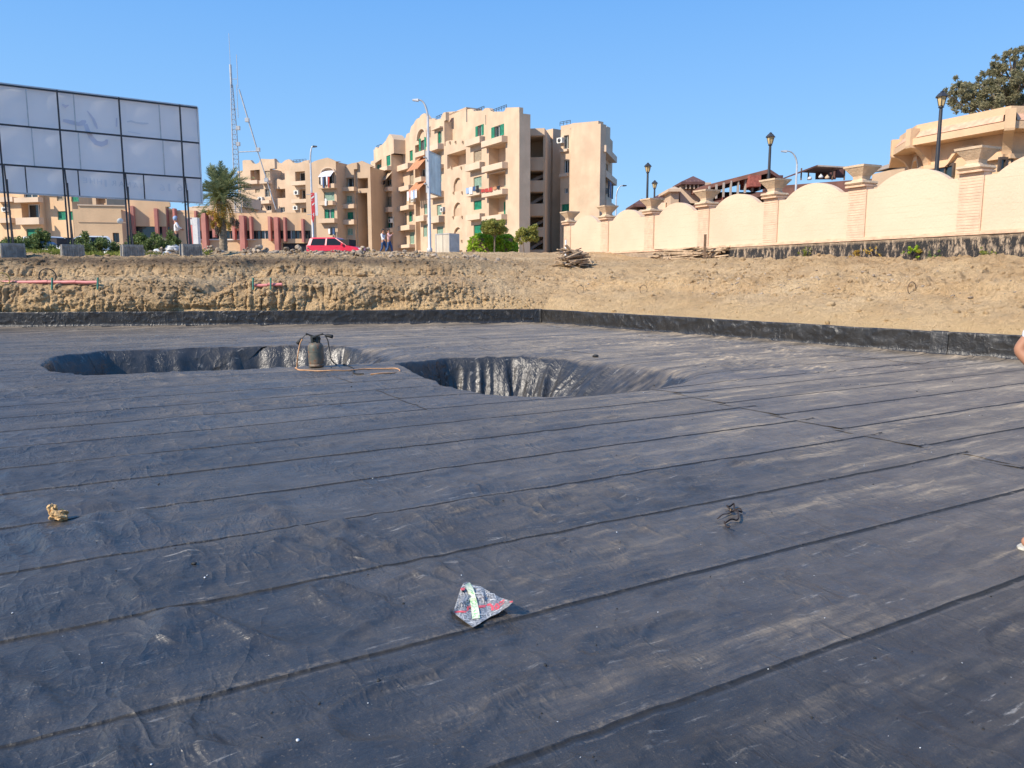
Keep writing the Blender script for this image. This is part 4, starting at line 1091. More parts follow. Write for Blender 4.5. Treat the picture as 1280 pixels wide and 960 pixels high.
w8.shell(m, G0, zt, 7, [(*w8.rect(*q), 3.0) for q in ops])
finish(w8, m, mat='render_tan')  # recess shade put into the colour: tan walls and parapets on the peach block
m = MB(); r = w8.rect(656, 161, 681, 170); w8.slab(m, r[0], r[1], zt + .003, r[3], -6, .25); m.build('roof_canopy', 'render_peach', mainb)
for q in ((657, 197, 680, 213.5), (657, 226, 680, 240), (657, 255, 680, 270), (657, 313, 680, 324)): 
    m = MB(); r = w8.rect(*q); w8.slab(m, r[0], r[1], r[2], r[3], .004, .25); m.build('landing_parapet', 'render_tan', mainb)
for q in ops[1:]:   # stair flights inside the openings
    s0, s1, z0, z1 = w8.rect(*q); m = MB()
    m.hexa([w8.P(s0, z0 - .2, -2.2), w8.P(s1, z1 - .5, -2.2), w8.P(s1, z1 - .5, -1.2), w8.P(s0, z0 - .2, -1.2), w8.P(s0, z0 + .1, -2.2), w8.P(s1, z1 - .1, -2.2), w8.P(s1, z1 - .1, -1.2), w8.P(s0, z0 + .1, -1.2)])
    m.build('stair_flight', 'render_grey', mainb)
# strip with round hole, gap, and link wall
w9 = Wall(681, 94, 690, 93); m = MB(); w9.shell(m, G0, w9.sz(685, 162)[1], 4, [(*w9.rect(682, 176, 686, 188), .6)]); finish(w9, m)
w9b = Wall(689, 99, 702, 99); m = MB(); w9b.shell(m, G0, w9b.sz(695, 162)[1], 6, [(*w9b.rect(697, 204, 700.5, 213), .3)]); finish(w9b, m, mat='render_grey')  # dark grey puts the shade of the narrow gap into the colour
m = MB()
for px in (692, 694.5, 698): 
    s_, _ = w9b.sz(px, 260); m.tube([w9b.P(s_, G0, .12), w9b.P(s_, w9b.sz(px, 195)[1], .12)], .07, 6)
m.build('drain_pipes', 'metal_pole_light', mainb)
# big plain wall on the right with its windowed return
w10 = Wall(712, 88.3, 748, 85.5); m = MB(); zt = w10.sz(730, 158)[1]
w10.shell(m, G0, zt, 1.0, []); w10.top(m, [(712, 155.5), (716, 154), (733, 152.5), (748, 151)], zt, .9)
finish(w10, m)
w11 = Wall(699.5, 90.0, 712, 88.9); m = MB(); zt = w11.sz(706, 156.5)[1]
wins = [(704.5, 169, 711, 186), (705, 200, 711, 216), (705.5, 235, 710, 241.5), (702, 255, 711.5, 268), (703, 282, 711, 296)]
w11.shell(m, G0, zt, 4, [(*w11.rect(*q), .3) for q in wins[:2]] + [(*w11.rect(*q), .25) for q in wins[2:]])
finish(w11, m)
for q in wins[:2]: window(w11, mainb, w11.rect(*q), .28, 'glass')
window(w11, mainb, w11.rect(*wins[2]), .22, 'glass'); window(w11, mainb, w11.rect(*wins[3]), .22, 'closed'); window(w11, mainb, w11.rect(*wins[4]), .22, 'beige')
for q in ((701, 217, 711, 221), (701, 187, 711, 190)): sill(w11, mainb, w11.rect(*q), .3)
railing(w11, mainb, 699, 712, 151, 156)
# shaded right end with balconies
a = w10.b; b = w10.b - w10.n * 16
w12 = Wall(0, 50, 10, 50).setab(Vector((a.x, a.y, 0)), Vector((b.x, b.y, 0)))
w13 = Wall(749, 87.5, 763, 96); m = MB(); zt = w13.sz(752, 160)[1]
w13.shell(m, G0, zt, 1.2, [(*w13.rect(750, 200, 754, 218), .3), (*w13.rect(757, 205, 760, 220), .3), (*w13.rect(750, 262, 754, 272), .3), (*w13.rect(751, 168, 755, 185), .5)])
w13.top(m, [(749, 156), (752, 159), (757, 160), (759, 158), (763, 159.5)], zt, .5)
finish(w13, m, mat='render_peach')
window(w13, mainb, w13.rect(750, 200, 754, 218), .28, 'closed'); window(w13, mainb, w13.rect(757, 205, 760, 220), .28, 'beige'); window(w13, mainb, w13.rect(750, 262, 754, 272), .28, 'glass'); window(w13, mainb, w13.rect(751, 168, 755, 185), .4, 'glass')
for q in ((748.5, 189, 763, 197), (749, 219, 763, 227), (749, 253, 761, 260)): balcony(w13, mainb, w13.rect(*q), .8)
laundry(w13, w13.rect(749, 228, 757, 249), ['black_cloth', 'blue_cloth', 'black_cloth'], .9, 'dark washing hanging on the shaded right end of the big block')
# satellite dishes / air conditioners
def ac(wall, px, py, parent):
    s_, z_ = wall.sz(px, py); m = MB(); wall.slab(m, s_ - .4, s_ + .4, z_ - .3, z_ + .3, .01, .4)
    o = m.build('air_conditioner', 'frame_white', parent); m = MB()
    m.lathe(wall.P(s_, z_, .402), [(.22, 0), (.22, .02), (.05, .03)], 12, M=wall.n.to_track_quat('Z', 'Y').to_matrix()); m.build('fan_grille', 'rail_dark', o)
for w_, x_, y_ in ((w3, 518.3, 250), (w4, 555, 262), (w8, 658.3, 190), (w11, 702, 176), (w1, 490, 276), (w13, 757, 239)): ac(w_, x_, y_, mainb)

# ------------------------------------------------------------------ left apartment blocks
def block(name, label, loc, specs, mat):
    t = thing(name, loc, label, 'apartment building')
    t.location.z = G0
    for w, T, ztop_px, prof, wins, bals, ground in specs:
        m = MB(); zt = w.sz((prof[0][0] + prof[-1][0]) / 2, ztop_px)[1]
        w.shell(m, G0, zt, T, [(*w.rect(*q[:4]), q[5] if len(q) > 5 else .3) for q in wins])
        w.top(m, prof, zt, .5)
        m.build('wall', mat if ground is None else ground, t)
        for q in wins:
            if q[4]: window(w, t, w.rect(*q[:4]), (q[5] if len(q) > 5 else .3) - .02, q[4])
        for q in bals: balcony(w, t, w.rect(*q), .8, 'render_peach_pale' if mat != 'render_tan' else 'render_peach')
    return t
wa = Wall(303, 119, 343, 116.5); wb = Wall(343, 117.5, 361, 116.5); wc = Wall(361, 116.5, 386, 115)
lb = block('apartment_block', 'pale peach apartment block with stepped parapet left of the red banner', at(340, 330, 117), [
    (wa, 9, 212, [(303, 201), (305, 200), (313, 200), (316, 204), (320, 205), (324, 203), (325, 199), (327, 198.5), (338, 199), (343, 198.5)],
     [(313, 211, 325, 226, None, 1.2), (318, 212, 324, 225, 'glass', 1.2), (331, 213.5, 337.5, 223, 'beige'), (319, 236, 325, 241, 'beige'), (331, 236, 337, 246, 'glass'), (319, 258, 328, 271, 'glass', .6), (333, 257, 339, 263, 'glass')],
     [(302, 226.5, 326, 231), (329, 226, 340, 230), (312, 250, 326, 254), (329, 251, 341, 255), (315, 272, 329, 275)], None),
    (wb, 8, 226, [(343, 225), (346, 225), (347, 223.5), (352, 225.5), (357, 224), (361, 225)],
     [(344.5, 236, 360, 247.5, None, 1.5), (350, 259, 356, 265, 'glass')], [], None),
    (Wall(343, 119.5, 361, 118.5), 6, 214, [(343, 198), (347, 203), (352, 204), (357, 200), (361, 199)], [], [], None),
    (wc, 9, 212, [(361, 199), (363, 200), (366, 203), (371, 204), (376, 203), (380, 201), (386, 200)],
     [(369, 214, 388, 226, 'glass', 1.2), (374, 236.5, 387, 249, 'glass', .8), (377, 259.5, 387, 272, 'glass', .6)], [(368, 227, 387, 232), (368.5, 249.5, 387, 254), (370, 272, 387, 276)], None)], 'render_peach')
for w_, x_, y_ in ((wa, 327, 249), (wc, 371, 260), (wc, 372, 241)): ac(w_, x_, y_, lb)
railing(wb, lb, 346, 360, 198, 203, -3); railing(wc, lb, 366, 382, 199, 203)
wd = Wall(386, 112.5, 424, 110.5); we = Wall(424, 113, 446, 112); wf = Wall(446, 112.5, 466, 111.5)
lb2 = block('apartment_block', 'tan gabled apartment block behind the red car with a purple awning over its top balcony', at(425, 330, 112), [
    (wd, 9, 203, [(386, 204), (389, 203.5), (393, 201.5), (399, 199.5), (405, 198), (409, 197), (413, 198.5), (420, 202.5), (424, 206.5)],
     [(404, 215, 417, 231, 'glass', 1.1), (405, 240, 418, 251, 'pale'), (405.5, 261.5, 418, 273.5, 'inner'), (412, 283.5, 419, 294, 'glass')],
     [(401.5, 230.5, 422, 236), (402, 251.5, 420, 257), (401.5, 273.5, 422, 279)], None),
    (we, 9, 212, [(424, 209), (432, 210), (434, 206), (440, 204), (446, 203)],
     [(432.5, 222, 443, 234, 'glass', .8), (433, 244.5, 440, 254, 'pale'), (434, 265, 441.5, 274, 'closed'), (434, 285.5, 441, 294, 'pale'), (428, 262.5, 432, 274, 'beige'), (428, 283, 432, 297, 'beige')],
     [(428, 234.5, 446, 239.5), (428, 255.5, 446, 261), (428, 275, 446, 281)], None),
    (wf, 9, 209, [(446, 203), (448, 202.5), (452, 201), (456, 203), (461, 205), (466, 208)],
     [(447, 222.5, 460, 235.5, None, 2.0), (447.5, 241, 460, 320, None, 2.5)], [], None)], 'render_tan')
awning(wd, lb2, wd.rect(403, 213.5, 418, 222), 1.0, 'cloth_print')
m = MB(); r = wd.rect(402, 209.5, 420, 216); K = 10
for i in range(K):
    a0, a1 = math.pi * i / K, math.pi * (i + 1) / K; cx = (r[0] + r[1]) / 2; rx = (r[1] - r[0]) / 2; h = r[3] - r[2]
    P_ = lambda a, k, o: wd.P(cx - math.cos(a) * rx * k, r[2] + math.sin(a) * h * k, o)
    m.hexa([P_(a0, .88, .004), P_(a1, .88, .004), P_(a1, 1.02, .004), P_(a0, 1.02, .004), P_(a0, .88, .35), P_(a1, .88, .35), P_(a1, 1.02, .35), P_(a0, 1.02, .35)])
m.build('window_arch', 'render_peach_pale', lb2)
for i, (x0_, y0_, x1_, y1_) in enumerate(((451, 247, 457, 260), (448.5, 270, 455, 281), (449, 292, 456, 304))):
    r = wf.rect(x0_, y0_, x1_, y1_); window(wf, lb2, r, 2.47, 'glass')
laundry(wd, wd.rect(404, 222, 417, 236), ['black_cloth', 'white_cloth', 'denim', 'black_cloth', 'white_cloth', 'red_cloth'], .95, 'dark and white clothes drying on the arched top balcony behind the red banner')
laundry(wd, wd.rect(411, 249, 413.5, 258), ['white_cloth'], .95, 'single white towel on the second balcony of the tan gabled block')
laundry(wd, wd.rect(413, 286, 421, 295), ['white_cloth', 'black_cloth', 'denim'], .5, 'small washing on the lowest window right above the red car')
# far left block seen under the billboard
wg = Wall(-30, 106, 57, 103); wh = Wall(57, 104, 97, 103)
lb3 = block('apartment_block', 'ochre apartment block seen below the billboard at the left edge', at(40, 330, 104), [
    (wg, 9, 172, [(-30, 166), (20, 164), (57, 165)],
     [(30, 241.5, 47, 248, 'glass'), (27, 254, 53, 272.5, 'glass', 1.2), (33, 286, 52, 296, 'closed'), (4, 255, 12, 266, 'beige'), (30, 216, 47, 226, 'glass'), (4, 216, 12, 228, 'glass'), (28, 190, 48, 202, 'glass')],
     [(24, 247.5, 54, 253.5), (26, 272.5, 55, 281), (0, 247, 22, 253), (0, 273, 20, 279), (24, 222, 54, 229)], None),
    (wh, 3, 176, [(57, 172), (75, 171), (97, 172)],
     [(71, 244, 80, 251, 'beige'), (88.5, 244, 97, 252, 'closed'), (72, 264, 82, 275, 'closed'), (87, 264, 97, 275, 'closed'), (71, 220, 80, 230, 'glass')],
     [], None)], 'render_ochre')
ac(wg, 8, 262, lb3)
lb4 = block('apartment_block', 'dark-windowed peach block behind the plain yellow wall under the billboard', at(135, 330, 125), [
    (Wall(99, 126, 140, 125), 9, 232, [(99, 226), (120, 225), (140, 226)], [(104, 246, 111, 255, 'glass'), (120, 246, 132, 258, None, .8)], [], None)], 'render_tan')
# laundry / plants later; low annex in front: plain yellow wall house
wi = Wall(97.5, 70, 157, 70.8)
annex = thing('low_house', at(128, 330, 70), 'low plain yellow house with one small window under the billboard', 'house'); annex.location.z = G0
m = MB(); zt = wi.sz(128, 262)[1]
wi.shell(m, G0, zt, 8, [(*wi.rect(141, 291, 149, 303), .3)])
wi.top(m, [(97.5, 256.5), (120, 256.8), (157, 257.8)], zt, .3)
m.build('wall', 'render_ochre', annex)
window(wi, annex, wi.rect(141, 291, 149, 303), .28, 'glass', 'frame_brown')
sill(wi, annex, wi.rect(98, 277.5, 157, 278.3), .05, 'render_tan')
sill(wi, annex, wi.rect(97, 256, 157.6, 257.5), .10, 'render_peach_pale')
m = MB(); s_, z_ = wi.sz(152.5, 277); m.lathe(wi.P(s_, z_, .55), [(.02, -.06), (.26, .0), (.27, .02), (.05, -.03)], 16, M=Euler((R(-70), 0, R(40))).to_matrix()); m.tube([wi.P(s_, z_ - .2, .0), wi.P(s_, z_, .5)], .03)
m.build('satellite_dish', 'frame_white', annex)
# long low hall with pink fins
hall = thing('low_hall', at(280, 330, 74), 'long low yellow hall with pink concrete fins and a strip of dark windows', 'hall'); hall.location.z = G0
wj = Wall(157, 73.5, 212, 74.2); wk = Wall(206, 75, 392, 74.5)
m = MB(); zt = wj.sz(180, 258)[1]
wj.shell(m, G0, zt, 10, [(*wj.rect(159, 283, 211, 297), .4), (*wj.rect(160, 250, 170, 257), .3)])
wj.top(m, [(157, 248), (171, 248.5), (171, 250), (208, 250.5), (212, 253)], zt, .3)
m.build('wall', 'render_ochre', hall)
m = MB(); zt = wk.sz(300, 266)[1]
strips = [(210, 288.5, 404, 298.3)]
wk.shell(m, G0, zt, 1.5, [(*wk.rect(246, 288.3, 388, 298.5), .35), (*wk.rect(353, 304, 388, 319), .4)])
wk.top(m, [(206, 262.5), (240, 263), (246, 265), (300, 266), (345, 267.5), (392, 269)], zt - .05, .3)
m.build('wall', 'render_ochre', hall)
m = MB(); wj.slab(m, *wj.rect(159, 283, 211, 297), -.38, -.32); m.build('window', 'window_glass', hall)
s0, s1, z0, z1 = wk.rect(246, 288.3, 388, 298.5)
m = MB(); wk.slab(m, s0, s1, z0, z1, -.34, -.28); strip = m.build('window_strip', 'window_glass', hall)
for i in range(26):
    t_ = s0 + (s1 - s0) * (i + .5) / 26; m = MB(); wk.slab(m, t_ - .05, t_ + .05, z0, z1, -.275, -.18); m.build('mullion', 'frame_brown' if i % 3 else 'metal_pole_light', strip)
sill(wk, hall, wk.rect(246, 299, 320, 300.3), .15, 'frame_white')
m = MB(); r = wk.rect(353, 304, 388, 319); wk.slab(m, *r, -.38, -.30); gate = m.build('gate', 'room_dark', hall)
for i in range(14):
    t_ = r[0] + (r[1] - r[0]) * (i + .5) / 14; m = MB(); wk.slab(m, t_ - .04, t_ + .04, r[2], r[3], -.295, -.22); m.build('bar', 'rail_dark', gate)
for w_, L in ((wj, [(166, 169.5, 258, 293), (195, 199, 261, 295)]), (wk, [(207, 212, 261, 300), (219.5, 222, 261, 291), (246.5, 249, 264, 300), (256, 261.5, 267, 308), (268, 271, 265, 297), (293, 296, 276, 300), (303, 309, 270, 310), (314.5, 317, 271, 299), (337.5, 340.5, 271, 301), (346, 351, 272, 313), (356.5, 359, 272, 302), (379, 381.5, 274, 303)])):
    for x0_, x1_, y0_, y1_ in L:
        m = MB(); s0, s1, z0, z1 = w_.rect(x0_, y0_, x1_, y1_)
        wide = (x1_ - x0_) > 4
        zb = G0 if wide else z0
        w_.slab(m, s0, s1, zb, z1, .004, .75 if wide else .55)
        m.build('fin', 'fin_pink', hall)
# pale parapet mass behind the hall
m = MB(); wl_ = Wall(240, 84, 303, 83); wl_.shell(m, G0, wl_.sz(270, 258)[1], 6, []); wl_.top(m, [(240, 258), (262, 257), (263, 247), (270, 246), (303, 246)], wl_.sz(270, 258)[1] - .1, 4)
back_ = thing('low_house', at(270, 330, 84), 'pale peach flat-roofed house just behind the palm tree', 'house'); back_.location.z = G0; m.build('wall', 'render_peach_pale', back_)

# ------------------------------------------------------------------ villas and unfinished building beyond the fence
DB = 78
vil = thing('villa', at(835, 300, DB), 'cream villa with small hipped roofs beyond the fence', 'villa'); vil.location.z = 3.0
wv_ = Wall(790, 80, 845, 77)
m = MB(); wv_.shell(m, 3, wv_.sz(815, 254)[1], 8, [(*wv_.rect(797, 258, 804, 266), .3), (*wv_.rect(832, 250, 840, 262), .3)]); m.build('wall', 'render_peach_pale', vil)
window(wv_, vil, wv_.rect(797, 258, 804, 266), .28); window(wv_, vil, wv_.rect(832, 250, 840, 262), .28)
def hip(px0, px1, yb, yt, D, depth=5, mat='roof_brown', par=None, over=1.5):
    a = at(px0 - over, yb, D); b = at(px1 + over, yb, D); c = at((px0 + px1) / 2, yt, D + depth / 2); m = MB()
    q = [a, b, b + Vector((0, depth, 0)), a + Vector((0, depth, 0))]
    m.add(q + [c], [(0, 1, 4), (1, 2, 4), (2, 3, 4), (3, 0, 4), (3, 2, 1, 0)])
    lo = [v - Vector((0, 0, .25)) for v in q]; m.add(q + lo, [(0, 1, 5, 4), (1, 2, 6, 5), (2, 3, 7, 6), (3, 0, 4, 7), (4, 5, 6, 7)])
    m.build('roof', mat, par)
def boxpx(par, name, mat, x0, y0, x1, y1, D, depth):
    a = at(x0, y1, D); b = at(x1, y1, D); zt = at((x0 + x1) / 2, y0, D).z; zb = a.z; m = MB()
    m.hexa([a, b, Vector((b.x, b.y + depth, zb)), Vector((a.x, a.y + depth, zb)), Vector((a.x, a.y, zt)), Vector((b.x, b.y, zt)), Vector((b.x, b.y + depth, zt)), Vector((a.x, a.y + depth, zt))])
    return m.build(name, mat, par)
hip(793, 812, 255, 248, 77, 5, par=vil); hip(806, 842, 253, 243, 79, 7, par=vil)
boxpx(vil, 'chimney_block', 'render_tan', 838, 236, 848, 262, 76, 4); hip(837, 849, 236, 233, 75.5, 5, 'render_peach', par=vil)
boxpx(vil, 'chimney_block', 'render_peach_pale', 850, 228, 888, 256, 77, 6)
tower = boxpx(vil, 'turret', 'wood_dark', 856, 226, 874, 236, 76.5, 3); hip(853, 880, 227, 220, 76, 4, par=vil)
for x_ in (857, 862, 867, 872): boxpx(vil, 'turret_post', 'render_peach', x_, 226, x_ + 1.5, 236, 76.2, .3)
boxpx(vil, 'wall', 'render_peach_pale', 800, 262, 890, 290, 76, 5)
red = thing('unfinished_building', at(960, 300, 74), 'unfinished red-brown building with open floors and a sloping roof', 'building'); red.location.z = 3.0
def beam(par, name, mat, p0, p1, th, D0, D1, depth):
    a = at(*p0, D0); b = at(*p1, D1); m = MB(); dz = Vector((0, 0, th)); dy = Vector((0, depth, 0))
    m.hexa([a - dz, b - dz, b - dz + dy, a - dz + dy, a, b, b + dy, a + dy]); return m.build(name, mat, par)
beam(red, 'floor_slab', 'red_oxide', (832, 263), (980, 235), .35, 72, 70, 10)
beam(red, 'roof_slab', 'red_oxide', (876, 233), (962, 211), .35, 73, 71, 9)
beam(red, 'roof_slab', 'roof_brown', (962, 211), (980, 223), .3, 71, 71, 9)
boxpx(red, 'back_wall', 'red_oxide', 880, 240, 978, 275, 80, 1)
boxpx(red, 'gable_wall', 'roof_brown', 955, 219, 978, 240, 79, .5)
boxpx(red, 'brick_panel', 'red_brick', 937, 219, 951, 233, 71, 3)
boxpx(red, 'brick_panel', 'red_brick', 903, 246, 935, 262, 73, 3)
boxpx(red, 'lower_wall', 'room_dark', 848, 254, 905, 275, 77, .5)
for i in range(9):
    x_ = 886 + i * 9; yb = 262 - (x_ - 832) * .19; boxpx(red, 'column', 'render_grey', x_, 234 - (x_ - 876) * .25 + 1, x_ + 1.6, yb - 2, 72, .4)
for i in range(7):
    x_ = 852 + i * 17; boxpx(red, 'column', 'render_grey', x_, 262 - (x_ - 832) * .19 + 2, x_ + 2.2, 275, 73, .4)
beam(red, 'floor_slab', 'red_oxide', (975, 232), (1107, 222), 1.0, 70, 68, 9)
beam(red, 'floor_slab', 'roof_brown', (975, 246), (1107, 240), .3, 70, 68, 9)
boxpx(red, 'back_wall', 'red_oxide', 978, 244, 1107, 262, 75, 1)
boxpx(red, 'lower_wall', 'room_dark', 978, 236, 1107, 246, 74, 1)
for x_ in (985, 1003, 1022, 1045, 1068, 1090): boxpx(red, 'column', 'render_grey', x_, 236, x_ + 2.5, 262, 70.5, .5)
hut = thing('rooftop_hut', at(1027, 224, 70), 'makeshift hut with a bent tin roof on top of the unfinished building', 'hut')
for x_ in (1001, 1010, 1040, 1055): boxpx(hut, 'post', 'wood_dark', x_, 210, x_ + 1.2, 225, 70, .15)
beam(hut, 'roof_sheet', 'roof_brown', (999, 215), (1022, 206), .12, 69.5, 69.5, 4); beam(hut, 'roof_sheet', 'render_grey', (1022, 206), (1056, 208), .12, 69.5, 69.5, 4)
boxpx(hut, 'back_panel', 'red_oxide', 1020, 210, 1045, 224, 73, .2)
boxpx(hut, 'side_panel', 'roof_brown', 1045, 210, 1056, 222, 71, .2)
for i, (x_, y_, mt) in enumerate(((1026, 219, 'rubbish_white'), (1034, 220, 'render_peach'), (1012, 221, 'rubbish_white'))):
    c = at(x_, y_ + 4, 69.9); lab = ['white sack on the floor of the rooftop hut, left of a tan sack', 'tan sack on the floor of the rooftop hut', 'white sack lying outside the left side of the rooftop hut'][i]
    b_ = MB(); b_.lathe((0, 0, 0), [(.10, 0), (.20, .06), (.21, .15), (.14, .26), (.05, .33), (.07, .37)], 9)
    o = b_.build('sack', mt, None, local=True); o.location = c; put(o, lab, 'sack')
# ------------------------------------------------------------------ rotunda with flared cornice
rot = thing('rotunda', at(1200, 300, 33), 'sand coloured faceted building with flared cornice and terracotta tile strips above the fence', 'pavilion'); rot.location.z = 2.6
C = [at(1108, 300, 36.7), at(1128, 300, 34.0), at(1250, 300, 30.0)]
C = [Vector((c.x, c.y, 0)) for c in C]
C.append(C[2] + Vector((5.2, .5, 0))); C.append(C[3] + Vector((1.6, 3.6, 0)))
C.insert(0, C[0] + Vector((1.8, 4.0, 0)))
ctr_ = (C[2] + C[4]) / 2 + Vector((1.5, 4, 0))
def inset(poly, d):
    out = []
    for i, q in enumerate(poly):
        p0 = poly[max(i - 1, 0)]; p1 = poly[min(i + 1, len(poly) - 1)]
        def nn(a, b):
            t = (b - a).normalized(); n_ = Vector((t.y, -t.x, 0)); return n_ if n_.dot(ctr_ - a) > 0 else -n_
        if i == 0: v = nn(q, p1); k = 1
        elif i == len(poly) - 1: v = nn(p0, q); k = 1
        else:
            n0, n1 = nn(p0, q), nn(q, p1); v = (n0 + n1).normalized(); k = 1 / max(.4, v.dot(n0))
        out.append(q + v * d * k)
    return out
def band_(z0, z1, d0, d1, d2, mat, name, idx=None, ends=(0, 0)):
    """ring piece per facet: bottom outer inset d0, top outer inset d1, inner inset d2"""
    o0, o1, i0 = inset(C, d0), inset(C, d1), inset(C, d2)
    for i in range(len(C) - 1):
        m = MB(); e0, e1 = ends
        f = lambda P_, Q_, k: P_ + (Q_ - P_) * k
        L = (C[i + 1] - C[i]).length; k0 = e0 / L; k1 = 1 - e1 / L
        A = [f(o0[i], o0[i + 1], k0), f(o0[i], o0[i + 1], k1), f(i0[i], i0[i + 1], k1), f(i0[i], i0[i + 1], k0)]
        B = [f(o1[i], o1[i + 1], k0), f(o1[i], o1[i + 1], k1), f(i0[i], i0[i + 1], k1), f(i0[i], i0[i + 1], k0)]
        m.hexa([Vector((q.x, q.y, z0)) for q in A] + [Vector((q.x, q.y, z1)) for q in B]); m.build(name, mat, rot)
TZ = at(1250, 134, 30.0).z
H = lambda py: at(1250, py, 30.0).z
band_(H(160), H(150.5), 0.0, 0.0, .9, 'rotunda_render', 'cornice')
band_(H(150.5) + .004, H(149.5), .10, .10, .9, 'render_tan', 'cornice_groove')
band_(H(149.5) + .004, H(140), .02, .22, .9, 'terracotta', 'tile_strip', ends=(.28, .28))
band_(H(140) + .004, TZ + .12, .28, .28, .9, 'rotunda_render', 'parapet')
band_(2.6, H(160) - .004, .85, .85, 1.3, 'rotunda_render', 'wall')
# raised wave ledge along the wall
for i in (1, 2, 3):
    W_ = inset(C, .85); a, b = W_[i], W_[i + 1]; L = (b - a).length; u_ = (b - a).normalized(); n_ = -(ctr_ - a); n_.z = 0; n_ = Vector((u_.y, -u_.x, 0)); n_ = n_ if n_.dot(Vector((0, -1, 0)) - a * .0) > 0 else -n_
    if n_.dot(ctr_ - a) > 0: n_ = -n_
    m = MB(); pts = []
    for j in range(25):
        t_ = j / 24; z_ = H(188) + (.55 * sstep(.28, .45, t_) * (1 - sstep(.62, .80, t_))); pts.append((a + u_ * L * t_, float(z_)))
    for (p0, z0), (p1, z1) in zip(pts[:-1], pts[1:]):
        m.hexa([Vector((p0.x, p0.y, z0 - .18)) + n_ * .004, Vector((p1.x, p1.y, z1 - .18)) + n_ * .004, Vector((p1.x, p1.y, z1 - .18)) + n_ * .22, Vector((p0.x, p0.y, z0 - .18)) + n_ * .22,
                Vector((p0.x, p0.y, z0)) + n_ * .004, Vector((p1.x, p1.y, z1)) + n_ * .004, Vector((p1.x, p1.y, z1)) + n_ * .22, Vector((p0.x, p0.y, z0)) + n_ * .22])
    m.build('wave_ledge', 'rotunda_render', rot)
# curved brackets at the corners
CI = inset(C, .85); CO_ = inset(C, -.03)
for i in range(1, len(C) - 1):
    m = MB(); v = (CO_[i] - CI[i]); tv = (C[i + 1] - C[i]).normalized() * .0 + Vector((-v.y, v.x, 0)).normalized() * .17
    prof = [(0, H(215)), (0.02, H(200))] + [(v.length * (1 - math.cos(a)) , H(200) + (H(163) - H(200)) * math.sin(a)) for a in np.linspace(.1, math.pi / 2, 9)] + [(v.length + .03, H(160)), (v.length + .03, TZ - .05), (v.length - .6, TZ - .05)]
    vn_ = v.normalized()
    pl = [CI[i] + vn_ * a + Vector((0, 0, z)) for a, z in prof] + [CI[i] - vn_ * .3 + Vector((0, 0, TZ - .05)), CI[i] - vn_ * .3 + Vector((0, 0, H(215)))]
    # quads between outer profile and an inner line
    k = len(prof); inner = [CI[i] - vn_ * .3 + Vector((0, 0, z)) for a, z in prof]
    V = [q - tv for q in pl[:k]] + [q + tv for q in pl[:k]] + [q - tv for q in inner] + [q + tv for q in inner]
    F_ = []
    for j in range(k - 1): F_ += [(j, j + 1, k + j + 1, k + j), (j, j + 1, 2 * k + j + 1, 2 * k + j), (k + j, k + j + 1, 3 * k + j + 1, 3 * k + j)]
    m.add(V, F_); m.build('bracket', 'rotunda_render', rot)
# windows of the rotunda and blobs under the cornice
for (x0_, y0_, x1_, y1_) in ((1174, 208.5, 1192, 222), (1249, 200, 1261, 215)):
    i = 2 if x0_ < 1200 else 3
    W_ = inset(C, .85); ww = Wall(0, 50, 10, 50).setab(W_[i], W_[i + 1]); r = ww.rect(x0_, y0_, x1_, y1_); m = MB()
    ww.slab(m, r[0], r[1], r[2], r[3], .004, .05); o = m.build('window', 'window_glass', rot); m = MB()
    for a, b, c, d in ((r[0] - .08, r[1] + .08, r[3], r[3] + .10), (r[0] - .08, r[0], r[2], r[3]), (r[1], r[1] + .08, r[2], r[3]), ((r[0] + r[1]) / 2 - .03, (r[0] + r[1]) / 2 + .03, r[2], r[3])): ww.slab(m, a, b, c, d, .006, .12)
    m.build('frame', 'frame_brown', o)
# flat roof
m = MB(); IR = inset(C, .9); m.prism([Vector((q.x, q.y, TZ - .5)) for q in IR] + [Vector((IR[-1].x, IR[-1].y + 5, TZ - .5)), Vector((IR[0].x, IR[0].y + 4, TZ - .5))], (0, 0, .2)); m.build('roof', 'render_grey', rot)
m = MB()
m.prism([Vector((q.x, q.y, 2.6)) for q in inset(C, 1.2)] + [Vector((IR[-1].x, IR[-1].y + 5, 2.6)), Vector((IR[0].x, IR[0].y + 4, 2.6))], (0, 0, TZ - 3.2)); m.build('core', 'render_tan', rot)

# ------------------------------------------------------------------ perimeter fence
CF = 24.06
def fpos(k): return 22.88 + .9058 * 4 * k
def fxy(D): return Vector((CF - .4677 * D, D, 0))
fence = thing('perimeter_wall', (*fxy(fpos(2)).xy, 2.3), 'long peach perimeter wall with scalloped panels and planter-shaped column caps on a tarred base', 'boundary wall')
fu = (fxy(fpos(1)) - fxy(fpos(0))).normalized(); fn = Vector((-.9058, -.4237, 0))
LEDGE, SHO, PEAK = 2.83, 4.50, 4.96
frng = random.Random(5)
nbays = range(-3, 6)
def fq(k, t, z, o): q = fxy(fpos(k)) + fu * t + fn * o; return Vector((q.x, q.y, z))
